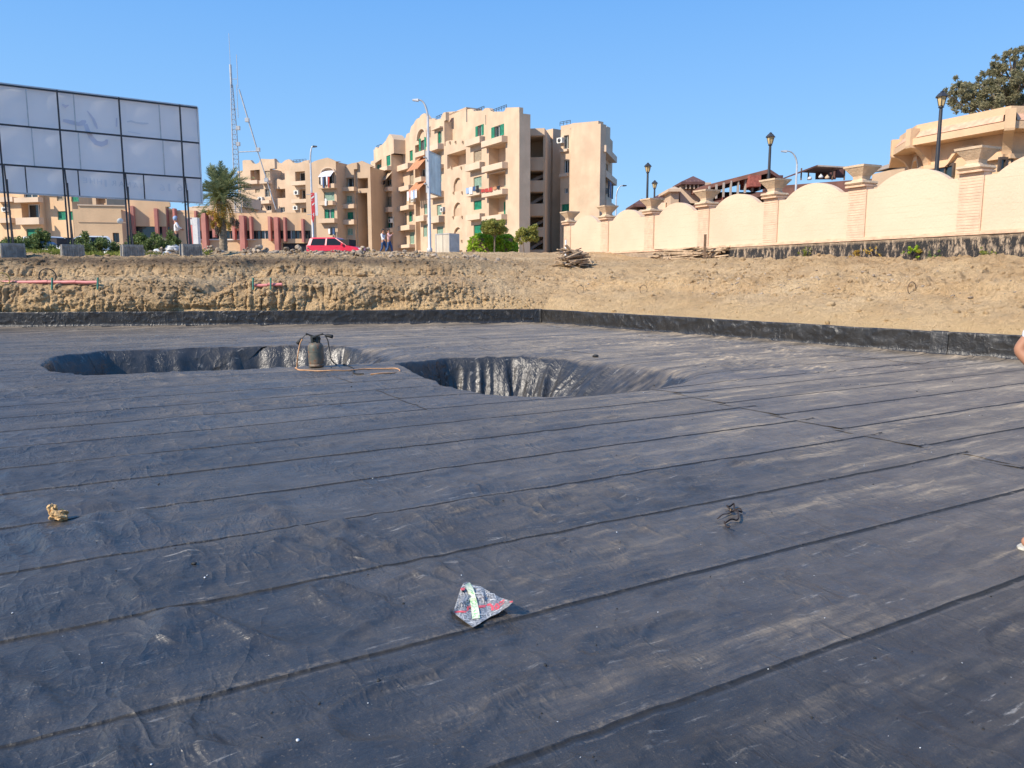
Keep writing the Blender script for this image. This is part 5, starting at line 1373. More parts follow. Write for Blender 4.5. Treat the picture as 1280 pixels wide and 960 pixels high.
# tarred base, uneven
for k in nbays:
    ss = np.linspace(-0.0, 4.0, 60); zs = np.linspace(1.7, LEDGE, 26)
    S_, Z_ = np.meshgrid(ss, zs, indexing='ij'); S2 = S_ + k * 4
    O_ = 0.09 + .03 * fbm(S2 * 1.5, Z_ * 2, 3, 501) + .022 * fbm(S2 * 6, Z_ * 5, 3, 511) * (Z_ < LEDGE - .02)
    base_ = np.array(fxy(fpos(k))[:]); co_ = base_ + S_[..., None] * np.array(fu[:]) + O_[..., None] * np.array(fn[:]); co_[..., 2] = Z_
    me = np_mesh('base_course', (co_ - np.array(fence.location[:])).reshape(-1, 3), grid_faces(60, 26), 'tarred_plinth', True); link('base_course', me, fence)
for k in nbays:
    m = MB()
    m.hexa([fq(k, 0, LEDGE, -.25), fq(k, 4, LEDGE, -.25), fq(k, 4, LEDGE, .13), fq(k, 0, LEDGE, .13), fq(k, 0, LEDGE + .05, -.25), fq(k, 4, LEDGE + .05, -.25), fq(k, 4, LEDGE + .05, .13), fq(k, 0, LEDGE + .05, .13)])
    m.hexa([fq(k, 0, LEDGE + .052, -.2), fq(k, 4, LEDGE + .052, -.2), fq(k, 4, LEDGE + .052, .05), fq(k, 0, LEDGE + .052, .05), fq(k, 0, LEDGE + .11, -.2), fq(k, 4, LEDGE + .11, -.2), fq(k, 4, LEDGE + .11, .05), fq(k, 0, LEDGE + .11, .05)])
    m.build('brick_ledge', 'pale_terracotta', fence)
    # scalloped panel
    a0, a1 = .375, 3.625; pts = [(a0, SHO)]
    s0_, s1_ = .72, 3.28; half = (s1_ - s0_) / 2; rise = PEAK - SHO; Rr_ = (half ** 2 + rise ** 2) / (2 * rise)
    pts.append((s0_ - .06, SHO))
    for i in range(25):
        x_ = -half + 2 * half * i / 24; pts.append((2.0 + x_, SHO + math.sqrt(Rr_ ** 2 - x_ ** 2) - (Rr_ - rise)))
    pts += [(s1_ + .06, SHO), (a1, SHO)]
    V = []; n = len(pts); jit = frng.uniform(-.01, .01)
    for o in (0.0 + jit, -.22):
        V += [fq(k, t, LEDGE + .08, o) for t, z in pts] + [fq(k, t, z, o) for t, z in pts]
    F_ = []
    for i in range(n - 1): F_ += [(i, i + 1, n + i + 1, n + i), (2 * n + i, 2 * n + i + 1, 3 * n + i + 1, 3 * n + i), (n + i, n + i + 1, 3 * n + i + 1, 3 * n + i)]
    F_ += [(0, n, 3 * n, 2 * n), (n - 1, 2 * n - 1, 4 * n - 1, 3 * n - 1)]
    m = MB(); m.add(V, F_); m.build('panel', 'fence_render', fence)
brick_me = None
for k in range(-3, 7):
    h = .375; m = MB()
    ct = fq(k, 0, 0, -.11)
    Mz = Matrix.Rotation(math.atan2(fu.y, fu.x), 3, 'Z')
    zc = 4.60
    m.box((ct.x, ct.y, (LEDGE + .06 + zc) / 2), (.75, .34, zc - LEDGE - .06), M=Mz)
    col_ = m.build('column', 'fence_render', fence)
    m = MB(); m.box((ct.x, ct.y, (1.7 + LEDGE) / 2), (.80, .40, LEDGE - 1.7), M=Mz); m.build('column_foot', 'tarred_plinth', fence)
    # brick courses on the face
    z = LEDGE + .14; i = 0
    while z < zc - .03:
        c = fq(k, 0, z, .055)
        if brick_me is None:
            b_ = MB(); b_.box((0, 0, 0), (.70, .03, .052), M=Mz); ob = b_.build('brick', 'fence_brick', col_, local=True); brick_me = ob.data
        else: ob = link('brick', brick_me, col_)
        ob.location = Vector((c.x + frng.uniform(-.004, .004), c.y + frng.uniform(-.004, .004), z)) - wloc(col_)
        z += .083; i += 1
    m = MB(); m.box((ct.x, ct.y, zc + .035), (.80, .60, .06), M=Mz); m.build('terracotta_course', 'pale_terracotta', fence)
    # planter shaped cap: plate, neck, flared bowl, rim
    m = MB()
    def frus(z0, z1, w0, w1):
        p_ = []
        for z_, w_ in ((z0, w0), (z1, w1)):
            for x_, y_ in ((-1, -1), (1, -1), (1, 1), (-1, 1)): p_.append(Vector((ct.x, ct.y, z_)) + Mz @ Vector((x_ * w_ / 2, y_ * w_ / 2, 0)))
        m.hexa(p_)
    frus(zc + .072, zc + .13, .62, .74); frus(zc + .132, zc + .20, .74, .70); frus(zc + .202, zc + .27, .48, .38)
    frus(zc + .272, zc + .37, .36, .40); frus(zc + .372, zc + .64, .41, .80); frus(zc + .642, zc + .71, .83, .85)
    m.build('cap', 'cap_stone', fence)
# ================================================================== BILLBOARD
bA = at(-60, 300, 28.2); bB = at(255, 300, 33.2)
WB = Wall(0, 50, 10, 50).setab(Vector((bA.x, bA.y, 0)), Vector((bB.x, bB.y, 0)))
bb = thing('billboard', (*WB.b.xy, drop(WB.b.x, WB.b.y)), 'large white cloth billboard seen from behind, on a dark steel frame with posts', 'billboard')
ztR, zbR = WB.sz(250, 136)[1], WB.sz(252, 257)[1]
ztL, zbL = WB.sz(0, 103)[1], WB.sz(0, 238)[1]
zt_, zb_ = (ztR + ztL) / 2, (zbR + zbL) / 2
ns, nz = 120, 40
S_, Z_ = np.meshgrid(np.linspace(0, WB.L, ns), np.linspace(zb_, zt_, nz), indexing='ij')
O_ = -0.02 - .05 * np.abs(np.sin(S_ * math.pi / 1.5)) * np.abs(np.sin((Z_ - zb_) * math.pi / 1.37)) + .012 * fbm(S_ * 1.2, Z_ * .8, 3, 601)
edge_ = (Z_ > zt_ - .01)
base_ = np.array(WB.a[:]); co_ = base_ + S_[..., None] * np.array(WB.u[:]) - (0.10 - O_)[..., None] * np.array(WB.n[:]); co_[..., 2] = Z_
co_[:, -1, :] += np.array(WB.n[:]) * 0.05
me = np_mesh('cloth', (co_ - np.array(bb.location[:])).reshape(-1, 3), grid_faces(ns, nz), 'billboard_cloth', True); cloth = link('cloth', me, bb)
# wrapped border along the top and the right edge
m = MB(); WB.slab(m, -.05, WB.L + .02, zt_, zt_ + .05, -.16, .01); WB.slab(m, WB.L, WB.L + .05, zb_, zt_, -.16, .01); m.build('border', 'sign_white', bb)
def bar(name, s0, s1, z0, z1, o0, o1, mat='metal_pole_dark', par=bb):
    m = MB(); WB.slab(m, s0, s1, z0, z1, o0, o1); return m.build(name, mat, par)
posts_px = [(2, 8), (76, 86), (150.5, 161), (224, 236)]
zr1 = WB.sz(150, 196)[1]; zr1 = (WB.sz(0, 153.5)[1] + WB.sz(248, 180.5)[1]) / 2; zr2 = (WB.sz(0, 203.5)[1] + WB.sz(248, 224.5)[1]) / 2
for z_ in (zr1, zr2): bar('rail', 0, WB.L, z_ - .03, z_ + .03, -.02, .05)
bar('rail', 0, WB.L, zt_ - .06, zt_ - .005, -.02, .05); bar('rail', 0, WB.L, zb_ + .0, zb_ + .05, -.02, .05, 'metal_pole_light')
s_posts = [WB.sz(x, 200)[0] for x in (-72, 4, 79.5, 155, 229.5)]
for s_ in s_posts[1:]:
    p_ = WB.P(s_, 0, .12); zg = drop(p_.x, p_.y)
    for off in (-.055, .055):
        m = MB(); WB.slab(m, s_ + off - .028, s_ + off + .028, zg + .3, zb_ + (.5 if off > 0 else zt_ - zb_), .055, .12); m.build('post', 'metal_pole_dark', bb)
for x_, z0, z1 in ((37, zr1, zt_), (40, zr2, zr1), (95.5, zr1, zt_), (98, zr2, zr1), (94, zb_, zr2), (201, zr1, zt_), (203, zr2, zr1), (176, zb_, zr2), (28, zb_, zr2), (127, zb_ , zb_ + .02)):
    s_ = WB.sz(x_, 170)[0]; bar('strut', s_ - .02, s_ + .02, z0 + .035, z1 - .035, -.02, .03, 'metal_pole_light' if z0 > zb_ + .1 else 'metal_pole_dark')
# raking braces behind the posts
for s_ in s_posts[1:]:
    a_ = WB.P(s_, zr2, .10); g_ = WB.P(s_ + .10, 0, .26); g_.z = drop(g_.x, g_.y); m = MB(); m.tube([a_, g_], .028, 6); m.build('brace', 'metal_pole_dark', bb)
# concrete feet stand on the bank under the posts
for i, s_ in enumerate(s_posts[1:]):
    p_ = WB.P(s_ + .05, 0, .12); zg = drop(p_.x, p_.y)
    labs = ['grooved concrete block under the leftmost billboard post', 'grooved concrete block under the second billboard post from the left', 'grooved concrete block under the third billboard post from the left', 'grooved concrete block under the rightmost billboard post']
    t = thing('concrete_block', (p_.x, p_.y, zg), labs[i], 'concrete block', 'concrete blocks holding the billboard posts', rz=math.atan2(WB.u.y, WB.u.x))
    m = MB(); m.box((0, 0, .17), (.80, .70, .66), taper=.94); m.build('block', 'concrete_block', t, local=True)
    m = MB()
    for j in range(9): m.box((-.34 + j * .085, -.352, .15), (.035, .03, .56))
    m.build('rib', 'concrete_block', t, local=True)
# print showing through the cloth (mirror image)
def print_poly(pts, mat='cloth_print', par=None):
    par = par or cloth
    m = MB(); P3_ = [WB.P(*WB.sz(x, y), -.062) for x, y in pts]; m.add(P3_, [tuple(range(len(P3_)))]); return m.build('print', mat, par)
def stroke(pts, w, mat='cloth_print'):
    for k in range(1): pass
    q = [Vector((x, y)) for x, y in pts]; L_, R__ = [], []
    for i, p_ in enumerate(q):
        t_ = (q[min(i + 1, len(q) - 1)] - q[max(i - 1, 0)]).normalized(); n_ = Vector((-t_.y, t_.x)); ww = w[i] if isinstance(w, list) else w
        L_.append(p_ + n_ * ww); R__.append(p_ - n_ * ww)
    m = MB(); V = [WB.P(*WB.sz(a.x, a.y), -.062) for a in L_] + [WB.P(*WB.sz(a.x, a.y), -.062) for a in R__]; n = len(q)
    m.add(V, [(i, i + 1, n + i + 1, n + i) for i in range(n - 1)]); m.build('print', mat, cloth)
stroke([(109, 138), (113, 143), (117, 149), (120, 156), (122, 161)], [.5, 1.2, 1.6, 1.8, .6])
stroke([(79, 150), (85, 151.5), (92, 153), (98, 155), (104, 153), (108, 151)], [1.5, 2.4, 2.6, 2.2, 3.6, 1.0])
stroke([(107, 155), (110, 163), (114, 171), (120, 178), (127, 180), (133, 178), (134, 174)], [2.5, 2.6, 2.8, 3.0, 3.2, 3.0, 1.5])
stroke([(78, 130), (82, 133), (86, 131)], [1.0, 2.0, .8]); stroke([(146, 147), (146, 158)], [.8, 1.0])
stroke([(159, 152), (164, 151), (170, 153), (178, 154), (186, 154)], [.8, 1.2, 1.0, 1.4, .8], 'cloth_print_pale'); stroke([(160, 164), (176, 167)], .6, 'cloth_print_pale')
def mirror_text(txt, px0, px1, yc, hpx, mat):
    cu = bpy.data.curves.new('t', 'FONT'); cu.body = txt; cu.align_x = 'LEFT'; cu.resolution_u = 2
    ob = bpy.data.objects.new('t', cu); COL.objects.link(ob); bpy.context.view_layer.update()
    me = ob.to_mesh(); vs = [v.co.copy() for v in me.vertices]; fs = [tuple(p.vertices) for p in me.polygons]; ob.to_mesh_clear(); bpy.data.objects.remove(ob)
    w_ = max(v.x for v in vs); h_ = max(v.y for v in vs)
    s0, z0 = WB.sz(px0, yc + hpx / 2); s1, z1 = WB.sz(px1, yc - hpx / 2); z1 = z0 + (WB.sz(px0, yc - hpx / 2)[1] - z0)
    m = MB(); m.add([WB.P(s1 - v.x / w_ * (s1 - s0), z0 + v.y / h_ * (z1 - z0) , -.060) for v in vs], fs); m.build('print', mat, cloth)
for i_, ch_ in enumerate('6161'): mirror_text(ch_, 200 + i_ * 11, 207 + i_ * 11, 234, 9, 'cloth_print_pale')
for i_, ch_ in enumerate('EHH|RAMAN'): mirror_text(ch_, 104 + i_ * 9, 110 + i_ * 9, 225 + i_ * .9, 6.5, 'cloth_print_pale')

# ================================================================== LAMPS, MAST
def lantern_post(px, ytop, label):
    D = 6.3 * 960 / (347 - ytop) if ytop < 330 else 30
    D = 6.25 * (1.0) / ((ray(px, ytop).z) / ray(px, ytop).y)
    top = at(px, ytop, D); z0 = 2.9
    t = thing('lantern_post', (top.x, top.y, z0), label, 'street lamp', 'lantern posts behind the perimeter wall')
    H_ = top.z - z0
    m = MB(); m.lathe((0, 0, 0), [(.13, 0), (.13, .25), (.085, .32), (.075, 1.2), (.055, H_ - .62), (.05, H_ - .58), (.09, H_ - .56), (.09, H_ - .53), (.04, H_ - .5)], 12); m.build('post', 'metal_pole_dark', t, local=True)
    m = MB(); m.lathe((0, 0, 0), [(.09, H_ - .50), (.155, H_ - .22)], 6, smooth=False); m.build('glass', 'lamp_glass', t, local=True)
    m = MB()
    for k in range(6):
        a_ = 2 * math.pi * k / 6; c_, s_ = math.cos(a_), math.sin(a_); m.tube([(.092 * c_, .092 * s_, H_ - .5), (.16 * c_, .16 * s_, H_ - .22)], .012, 5)
    m.build('frame', 'metal_pole_dark', t, local=True)
    m = MB(); m.lathe((0, 0, 0), [(.22, H_ - .22), (.21, H_ - .20), (.12, H_ - .10), (.06, H_ - .06), (.07, H_ - .04), (.02, H_ - .02), (.015, H_)], 6, smooth=False); m.build('cap', 'metal_pole_dark', t, local=True)
lantern_post(1178, 113, 'tallest black lantern post, in front of the faceted rotunda')
lantern_post(963.5, 165, 'black lantern post in front of the unfinished building')
lantern_post(810, 203, 'black lantern post furthest left but one, taller of the pair near the villa')
lantern_post(818.5, 225, 'small distant black lantern post just right of a taller one near the villa')
def street_lamp(px, ybase, D, ytop, pxa, ya, label, mat='metal_pole_light', head='metal_pole_light'):
    b0 = at(px, ytop, D); e = at(pxa, ya, D); z0 = 3.0
    t = thing('street_lamp', (b0.x, b0.y, z0), label, 'street lamp')
    hgt = b0.z - z0; dx_ = e.x - b0.x; ez = e.z - z0
    m = MB(); m.lathe((0, 0, 0), [(.16, 0), (.16, .3), (.10, .35), (.065, hgt * .9)], 10)
    pts = [(0, 0, hgt * .88)]
    for i in range(1, 9):
        a_ = math.pi / 2 * i / 8; pts.append((dx_ * .75 * (1 - math.cos(a_)), 0, hgt * .88 + (ez - hgt * .88) * math.sin(a_)))
    pts.append((dx_ * .9, 0, ez)); m.tube(pts, [.06] * 5 + [.045] * 5, 7); m.build('pole', mat, t, local=True)
    m = MB(); sg = 1 if dx_ > 0 else -1
    m.hexa([(dx_ * .85, -.12, ez - .08), (dx_ + .25 * sg, -.10, ez - .04), (dx_ + .25 * sg, .10, ez - .04), (dx_ * .85, .12, ez - .08), (dx_ * .85, -.10, ez + .06), (dx_ + .25 * sg, -.06, ez + .04), (dx_ + .25 * sg, .06, ez + .04), (dx_ * .85, .10, ez + .06)])
    m.build('lamp_head', head, t, local=True)
    return t
street_lamp(534.5, 322, 46, 126, 521, 125, 'tall pale street lamp curving left in front of the big apartment block')
street_lamp(387.5, 318, 60, 186, 392, 183, 'street lamp beside the red banner with its dark head turned right', head='metal_pole_dark')
street_lamp(770.5, 300, 75, 236, 780, 232, 'faint distant street lamp just right of the big apartment block', head='metal_pole_dark')
street_lamp(997, 300, 55, 192, 981, 189, 'pale curved street lamp beside the lantern post at the unfinished building')
# pole-hung sign and cabinet
def board(name, mat, x0, y0, x1, y1, D0, D1, label, cat, th=.18, posts=True):
    w_ = Wall(x0, D0, x1, D1); r = w_.rect(x0, y0, x1, y1); c = w_.P((r[0] + r[1]) / 2, 3.0)
    t = thing(name, c, label, cat); m = MB(); w_.slab(m, *r, -th, 0); m.build('panel', mat, t)
    m = MB(); e = .05
    for a, b, c_, d in ((r[0] - e, r[1] + e, r[3], r[3] + e), (r[0] - e, r[1] + e, r[2] - e, r[2]), (r[0] - e, r[0], r[2], r[3]), (r[1], r[1] + e, r[2], r[3])): w_.slab(m, a, b, c_, d, -th - .02, .03)
    m.build('frame', 'metal_pole_light', t); return t, w_, r
t, w_, r = board('sign_board', 'panel_white', 536.5, 193, 550.5, 242, 46.1, 48.2, 'weathered white sign board fixed high on the tall street lamp', 'sign board')
m = MB()
for z_ in (r[2] + .4, r[3] - .4): m = MB(); m.tube([w_.P(-.35, z_, -.1), w_.P(.2, z_, -.1)], .04, 6); m.build('bracket', 'metal_pole_light', t)
t, w_, r = board('utility_cabinet', 'cabinet_beige', 545.5, 293, 562, 326, 47.6, 46.9, 'pale weathered utility cabinet standing right of the tall lamp post', 'cabinet', th=.8)
m = MB(); w_.slab(m, (r[0] + r[1]) / 2 - .012, (r[0] + r[1]) / 2 + .012, r[2], r[3], .002, .012); m.build('door_gap', 'rail_dark', t)
t, w_, r = board('notice_board', 'sign_white', 571.5, 316, 581.5, 324, 50, 50, 'small low white notice board with dark frame left of the hedge', 'notice board', th=.06)
m = MB(); w_.slab(m, r[0] - .5, r[0] - .1, r[2], r[3], -.05, .02); m.build('side_panel', 'plastic_yellow', t)
m = MB(); w_.slab(m, r[0] - .08, r[0] - .02, 2.6, r[3] + .2, -.05, .03); w_.slab(m, r[1] + .06, r[1] + .12, 2.6, r[3] + .2, -.05, .03); m.build('post', 'rail_dark', t)
t, w_, r = board('street_sign', 'pipe_pink', 235, 273, 241, 306, 45, 45, 'pink and white upright sign panel beside the rightmost billboard post', 'sign', th=.3)
m = MB(); rr_ = w_.rect(241.5, 272, 247.5, 305); w_.slab(m, *rr_, -.3, .05); m.build('white_panel', 'sign_white', t)
m = MB(); q_ = w_.rect(235.6, 274, 240.6, 281); w_.slab(m, *q_, .004, .012); m.build('white_patch', 'sign_white', t)
# red banner
w_ = Wall(387.5, 59.7, 398, 59.7); t = thing('banner', w_.P(.2, 4.0), 'vertical red and white banner hung on the lamp beside the red car', 'banner')
m = MB(); pts = [(388.3, 241), (392.8, 241), (394, 268), (391.3, 279), (389.7, 274)]; m.prism([w_.P(*w_.sz(*q)) for q in pts], -w_.n * .06); m.build('red_panel', 'banner_red', t)
m = MB(); pts = [(393.2, 240.5), (396.2, 241), (397.6, 269.5), (394.3, 269.5)]; m.prism([w_.P(*w_.sz(*q)) for q in pts], -w_.n * .06); m.build('white_panel', 'sign_white', t)
m = MB()
for pts in ([(389, 247), (392.5, 244.5), (392.8, 246), (389.2, 249)], [(390, 255.5), (393, 253), (393.2, 254.5), (390.6, 257)], [(391.7, 266), (392.7, 266), (392.6, 270.5), (391.8, 270)], [(389.4, 250), (390, 249.6), (390.2, 251), (389.6, 251.5)]):
    m = MB(); m.prism([w_.P(*w_.sz(*q), .004) for q in pts], w_.n * .006); m.build('white_mark', 'sign_white', t)
m = MB(); m.tube([w_.P(-.05, w_.sz(388, 243)[1], -.02), w_.P(.4, w_.sz(388, 243)[1], -.02)], .03, 6); m.tube([w_.P(-.05, w_.sz(388, 268)[1], -.02), w_.P(.4, w_.sz(388, 268)[1], -.02)], .03, 6); m.build('arm', 'metal_pole_light', t)
# radio mast on the hall
DMst = 75.5
base = at(297, 270, DMst); top = at(295.5, 78, DMst)
mast = thing('radio_mast', (base.x, base.y, 6.0), 'tall slim lattice radio mast with a raking stay behind the palm tree', 'mast')
zt2 = top.z
legs = [Vector((.32 * math.cos(a_), .32 * math.sin(a_), 0)) for a_ in (R(20), R(140), R(260))]
for l_ in legs:
    m = MB(); m.tube([Vector((base.x, base.y, 6)) + l_ * 1.3, Vector((base.x, base.y, at(296, 160, DMst).z)) + l_ * .9, Vector((base.x, base.y, zt2 - 2)) + l_ * .35], .045, 6); m.build('leg', 'metal_pole_light', mast)
m = MB(); nlev = 30
for i in range(nlev):
    za = 6 + (zt2 - 8) * i / nlev; zb2 = 6 + (zt2 - 8) * (i + 1) / nlev; ka = 1.3 - .95 * i / nlev; kb = 1.3 - .95 * (i + 1) / nlev
    for j in range(3):
        a_ = Vector((base.x, base.y, za)) + legs[j] * ka; b_ = Vector((base.x, base.y, zb2)) + legs[(j + 1) % 3] * kb; c_ = Vector((base.x, base.y, za)) + legs[(j + 1) % 3] * ka
        m.tube([a_, b_], .016, 4, False, False); m.tube([a_, c_], .016, 4, False, False)
m.build('lattice', 'metal_pole_light', mast)
m = MB(); m.tube([(base.x, base.y, zt2 - 2.2), (base.x, base.y, zt2 - .2)], .11, 8); m.tube([(base.x, base.y, zt2 - .2), (base.x, base.y, zt2 + 2.6)], .02, 6)
for dz_, dx_ in ((-1.5, .62), (-4.2, .5)): m.tube([(base.x, base.y, zt2 + dz_), (base.x + dx_, base.y, zt2 + dz_)], .025, 5); m.tube([(base.x + dx_, base.y, zt2 + dz_ - .8), (base.x + dx_, base.y, zt2 + dz_ + 2.2)], .028, 6)
m.build('antenna', 'metal_pole_light', mast)
m = MB(); p1 = at(299, 112, DMst); p2 = at(322, 189, DMst); p3 = at(345, 262, DMst + .5)
m.tube([p1, p2], .07, 6); m.tube([p2, p3], .055, 6); m.tube([at(298, 190, DMst), p2], .05, 6); m.build('stay', 'metal_pole_light', mast)
m = MB(); 
for q in ((309, 150), (322.5, 187), (333, 225), (297.5, 160), (297.5, 180)): c_ = at(*q, DMst); m = MB(); m.box(c_, (.35, .3, .35)); m.build('clamp', 'metal_pole_light', mast)

# ================================================================== PLANTS
def leaves(name, centres, rad, n, size, mat, par, seed=1, elong=1.6, squash=1.0, shell=0.35, quad=True):
    """many small leaf faces spread through lumpy volumes; centres: list of (x,y,z,r)"""
    g = np.random.default_rng(seed); out = []
    cs = np.array(centres, float); wts = cs[:, 3] ** 2; wts /= wts.sum()
    idx = g.choice(len(cs), n, p=wts)
    d = g.normal(size=(n, 3)); d /= np.linalg.norm(d, axis=1)[:, None]
    rr = (shell + (1 - shell) * g.uniform(size=n) ** 0.6)[:, None]
    lump = 1 + .25 * n2(d[:, 0] * 3 + idx, d[:, 1] * 3 + d[:, 2] * 4, seed)[:, None]
    P_ = cs[idx, :3] + d * rr * cs[idx, 3][:, None] * lump * np.array([1, 1, squash])
    a = g.normal(size=(n, 3)) + d * .6; a /= np.linalg.norm(a, axis=1)[:, None]
    b_ = np.cross(a, g.normal(size=(n, 3))); b_ /= np.linalg.norm(b_, axis=1)[:, None]
    s_ = size * g.uniform(.6, 1.3, n)[:, None]
    V = np.stack([P_ - a * s_ * elong / 2, P_ + b_ * s_ / 2, P_ + a * s_ * elong / 2, P_ - b_ * s_ / 2], 1).reshape(-1, 3)
    F_ = np.arange(4 * n).reshape(n, 4)
    off = np.array(wloc(par)[:])
    me = np_mesh(name, V - off, F_, mat); return link(name, me, par)
# clipped hedge
c = at(616, 322, 50.5); gz = 2.62
hedge = thing('hedge', (c.x, c.y, gz), 'bright green clipped round-shouldered hedge behind the topiary tree', 'hedge')
cs = []
g_ = np.random.default_rng(3)
for i in range(170):
    x_, y_, z_ = g_.uniform(-1, 1, 3); e = (abs(x_) ** 3.2 + abs(z_) ** 3.2 + abs(y_) ** 3.2) ** (1 / 3.2)
    if e > 0: x_, y_, z_ = np.array([x_, y_, z_]) / e
    cs.append((c.x + x_ * 1.42, c.y + y_ * 1.0, gz + .85 + z_ * .78, .26))
leaves('foliage', cs, 0, 26000, .085, 'leaf_hedge', hedge, 4)
m = MB(); m.box((c.x, c.y, gz + .8), (2.6, 1.8, 1.3)); m.build('inner_twigs', 'wood_dark', hedge)
# topiary tree in front of it
c = at(618, 322, 48.5)
tp_ = thing('topiary_tree', (c.x, c.y, 2.62), 'small tree with a flat clipped olive crown on a thin pale trunk', 'tree')
m = MB(); m.tube([(c.x - .03, c.y, 2.5), (c.x, c.y, 3.3), (c.x + .03, c.y, 4.3)], [.075, .055, .045], 8)
for i in range(10):
    a_ = i * 2.4; m.tube([(c.x + .02, c.y, 4.0 + .03 * i), (c.x + .35 * math.cos(a_), c.y + .35 * math.sin(a_), 4.45), (c.x + .7 * math.cos(a_), c.y + .6 * math.sin(a_), 4.75)], [.03, .02, .01], 5)
m.build('trunk', 'bark', tp_)
cs = []
for i in range(90):
    a_ = g_.uniform(0, 6.28); r_ = math.sqrt(g_.uniform()) * .72; z_ = g_.uniform(-.35, .36); cs.append((c.x + r_ * math.cos(a_), c.y + r_ * math.sin(a_), 4.72 + z_ * (1 - .35 * (r_ / .72) ** 3), .20))
leaves('crown', cs, 0, 12000, .06, 'leaf_olive', tp_, 5)
# sparse young tree
c = at(656, 322, 45)
yt = thing('young_tree', (c.x, c.y, 2.55), 'sparse young olive green tree with leaning thin trunk right of the hedge', 'tree')
m = MB(); p0 = Vector((c.x, c.y, 2.45)); p1 = at(653.5, 302, 45); m.tube([p0, p1], [.05, .035], 7)
cs = []
for (x_, y_, r_) in ((648, 293, .22), (653, 289, .25), (659, 291, .25), (664, 288, .28), (668, 292, .26), (663, 297, .25), (656, 298, .22), (668, 284, .2), (646, 299, .16), (670, 298, .2), (651, 303, .14)):
    q = at(x_, y_, 45 + g_.uniform(-.4, .4)); cs.append((q.x, q.y, q.z, r_)); m.tube([p1, (p1 + q) / 2 + Vector((0, 0, .05)), q], [.025, .015, .006], 5)
m.build('trunk', 'bark', yt); leaves('crown', cs, 0, 3600, .07, 'leaf_olive', yt, 6, shell=.1)
# scrub below the billboard
def shrub(px, py, D, w_, h_, n, label, seed, mat='leaf_shrub', lsz=.055):
    q = at(px, py, D); z0 = drop(q.x, q.y); t = thing('shrub', (q.x, q.y, z0), label, 'shrub', 'scrub growing under the billboard')
    g = np.random.default_rng(seed); cs = []; m = MB()
    for i in range(26):
        a_ = g.uniform(0, 6.28); r_ = math.sqrt(g.uniform()); x_ = q.x + r_ * math.cos(a_) * w_ / 2; y_ = q.y + r_ * math.sin(a_) * .5; z_ = z0 + h_ * g.uniform(.12, 1) * (1 - .55 * r_ * r_)
        cs.append((x_, y_, z_, .13 + .1 * g.uniform())); m.tube([(q.x + (x_ - q.x) * .3, q.y, z0 - .05), (x_, y_, z_)], [.012, .005], 4)
    m.build('stems', 'twig', t); leaves('foliage', cs, 0, n, lsz, mat, t, seed, shell=.05)
for i, a_ in enumerate(((30, 318, 33, 1.8, .75, 3600, 'bushy shrub between the first two billboard blocks'), (50, 318, 34, 1.5, .95, 3600, 'tall shrub just left of the second billboard block'), (112, 318, 34.5, 1.7, .95, 4000, 'dark rounded shrub right of the second billboard block'), (132, 318, 35.2, 1.3, .7, 2600, 'low shrub left of the third billboard block'), (190, 318, 35.5, 2.2, .95, 4600, 'wide dark shrub right of the third billboard block'), (205, 317, 36, 1.6, 1.0, 3600, 'shrub directly left of the rightmost billboard block'), (8, 317, 34, 1.2, .7, 2000, 'shrub behind the leftmost concrete block'), (172, 318, 36.2, 1.2, .8, 2400, 'shrub behind the third billboard post'))):
    shrub(*a_, seed=20 + i)
# grass tufts and weeds
def tufts(name, spots, mat, label, cat, hgt=.22, n=26, spread=.28, seed=0):
    g = np.random.default_rng(seed); V = []; F_ = []
    for (x_, y_, z_) in spots:
        for i in range(n):
            a_ = g.uniform(0, 6.28); r_ = g.uniform(0, spread); bx, by = x_ + r_ * math.cos(a_), y_ + r_ * math.sin(a_); h_ = hgt * g.uniform(.4, 1.2); l_ = g.uniform(0, .6) * h_; w_ = .008 + .010 * g.uniform(); t_ = g.uniform(0, 6.28)
            k = len(V); cx, sx_ = math.cos(t_) * w_, math.sin(t_) * w_
            V += [(bx - cx, by - sx_, z_ - .04), (bx + cx, by + sx_, z_ - .04), (bx + math.cos(a_) * l_ * .4 + cx * .7, by + math.sin(a_) * l_ * .4 + sx_ * .7, z_ + h_ * .6), (bx + math.cos(a_) * l_, by + math.sin(a_) * l_, z_ + h_)]
            F_.append((k, k + 1, k + 2, k + 3))
    me = np_mesh(name, np.array(V), np.array(F_), mat); return put(link(name, me), label, cat, kind='stuff')
sp = []
for px_, D, w_ in ((55, 32.2, 1.4), (40, 32.4, 1.2), (118, 32.6, 1.6), (20, 32.2, 1.2), (135, 32.6, 1.0), (190, 33.5, 1.2), (250, 34, .6), (100, 33, 1.2), (165, 33.2, 1.4), (75, 33.4, 1)):
    q = at(px_, 320, D)
    for i in range(9): x_, y_ = q.x + g_.uniform(-w_, w_) * .6, q.y + g_.uniform(-.4, .4); sp.append((x_, y_, drop(x_, y_)))
tufts('grass_tufts', sp, 'leaf_weed', 'low green and dry grass along the edge of the bank below the billboard', 'grass', .2, 30, .25, 2)
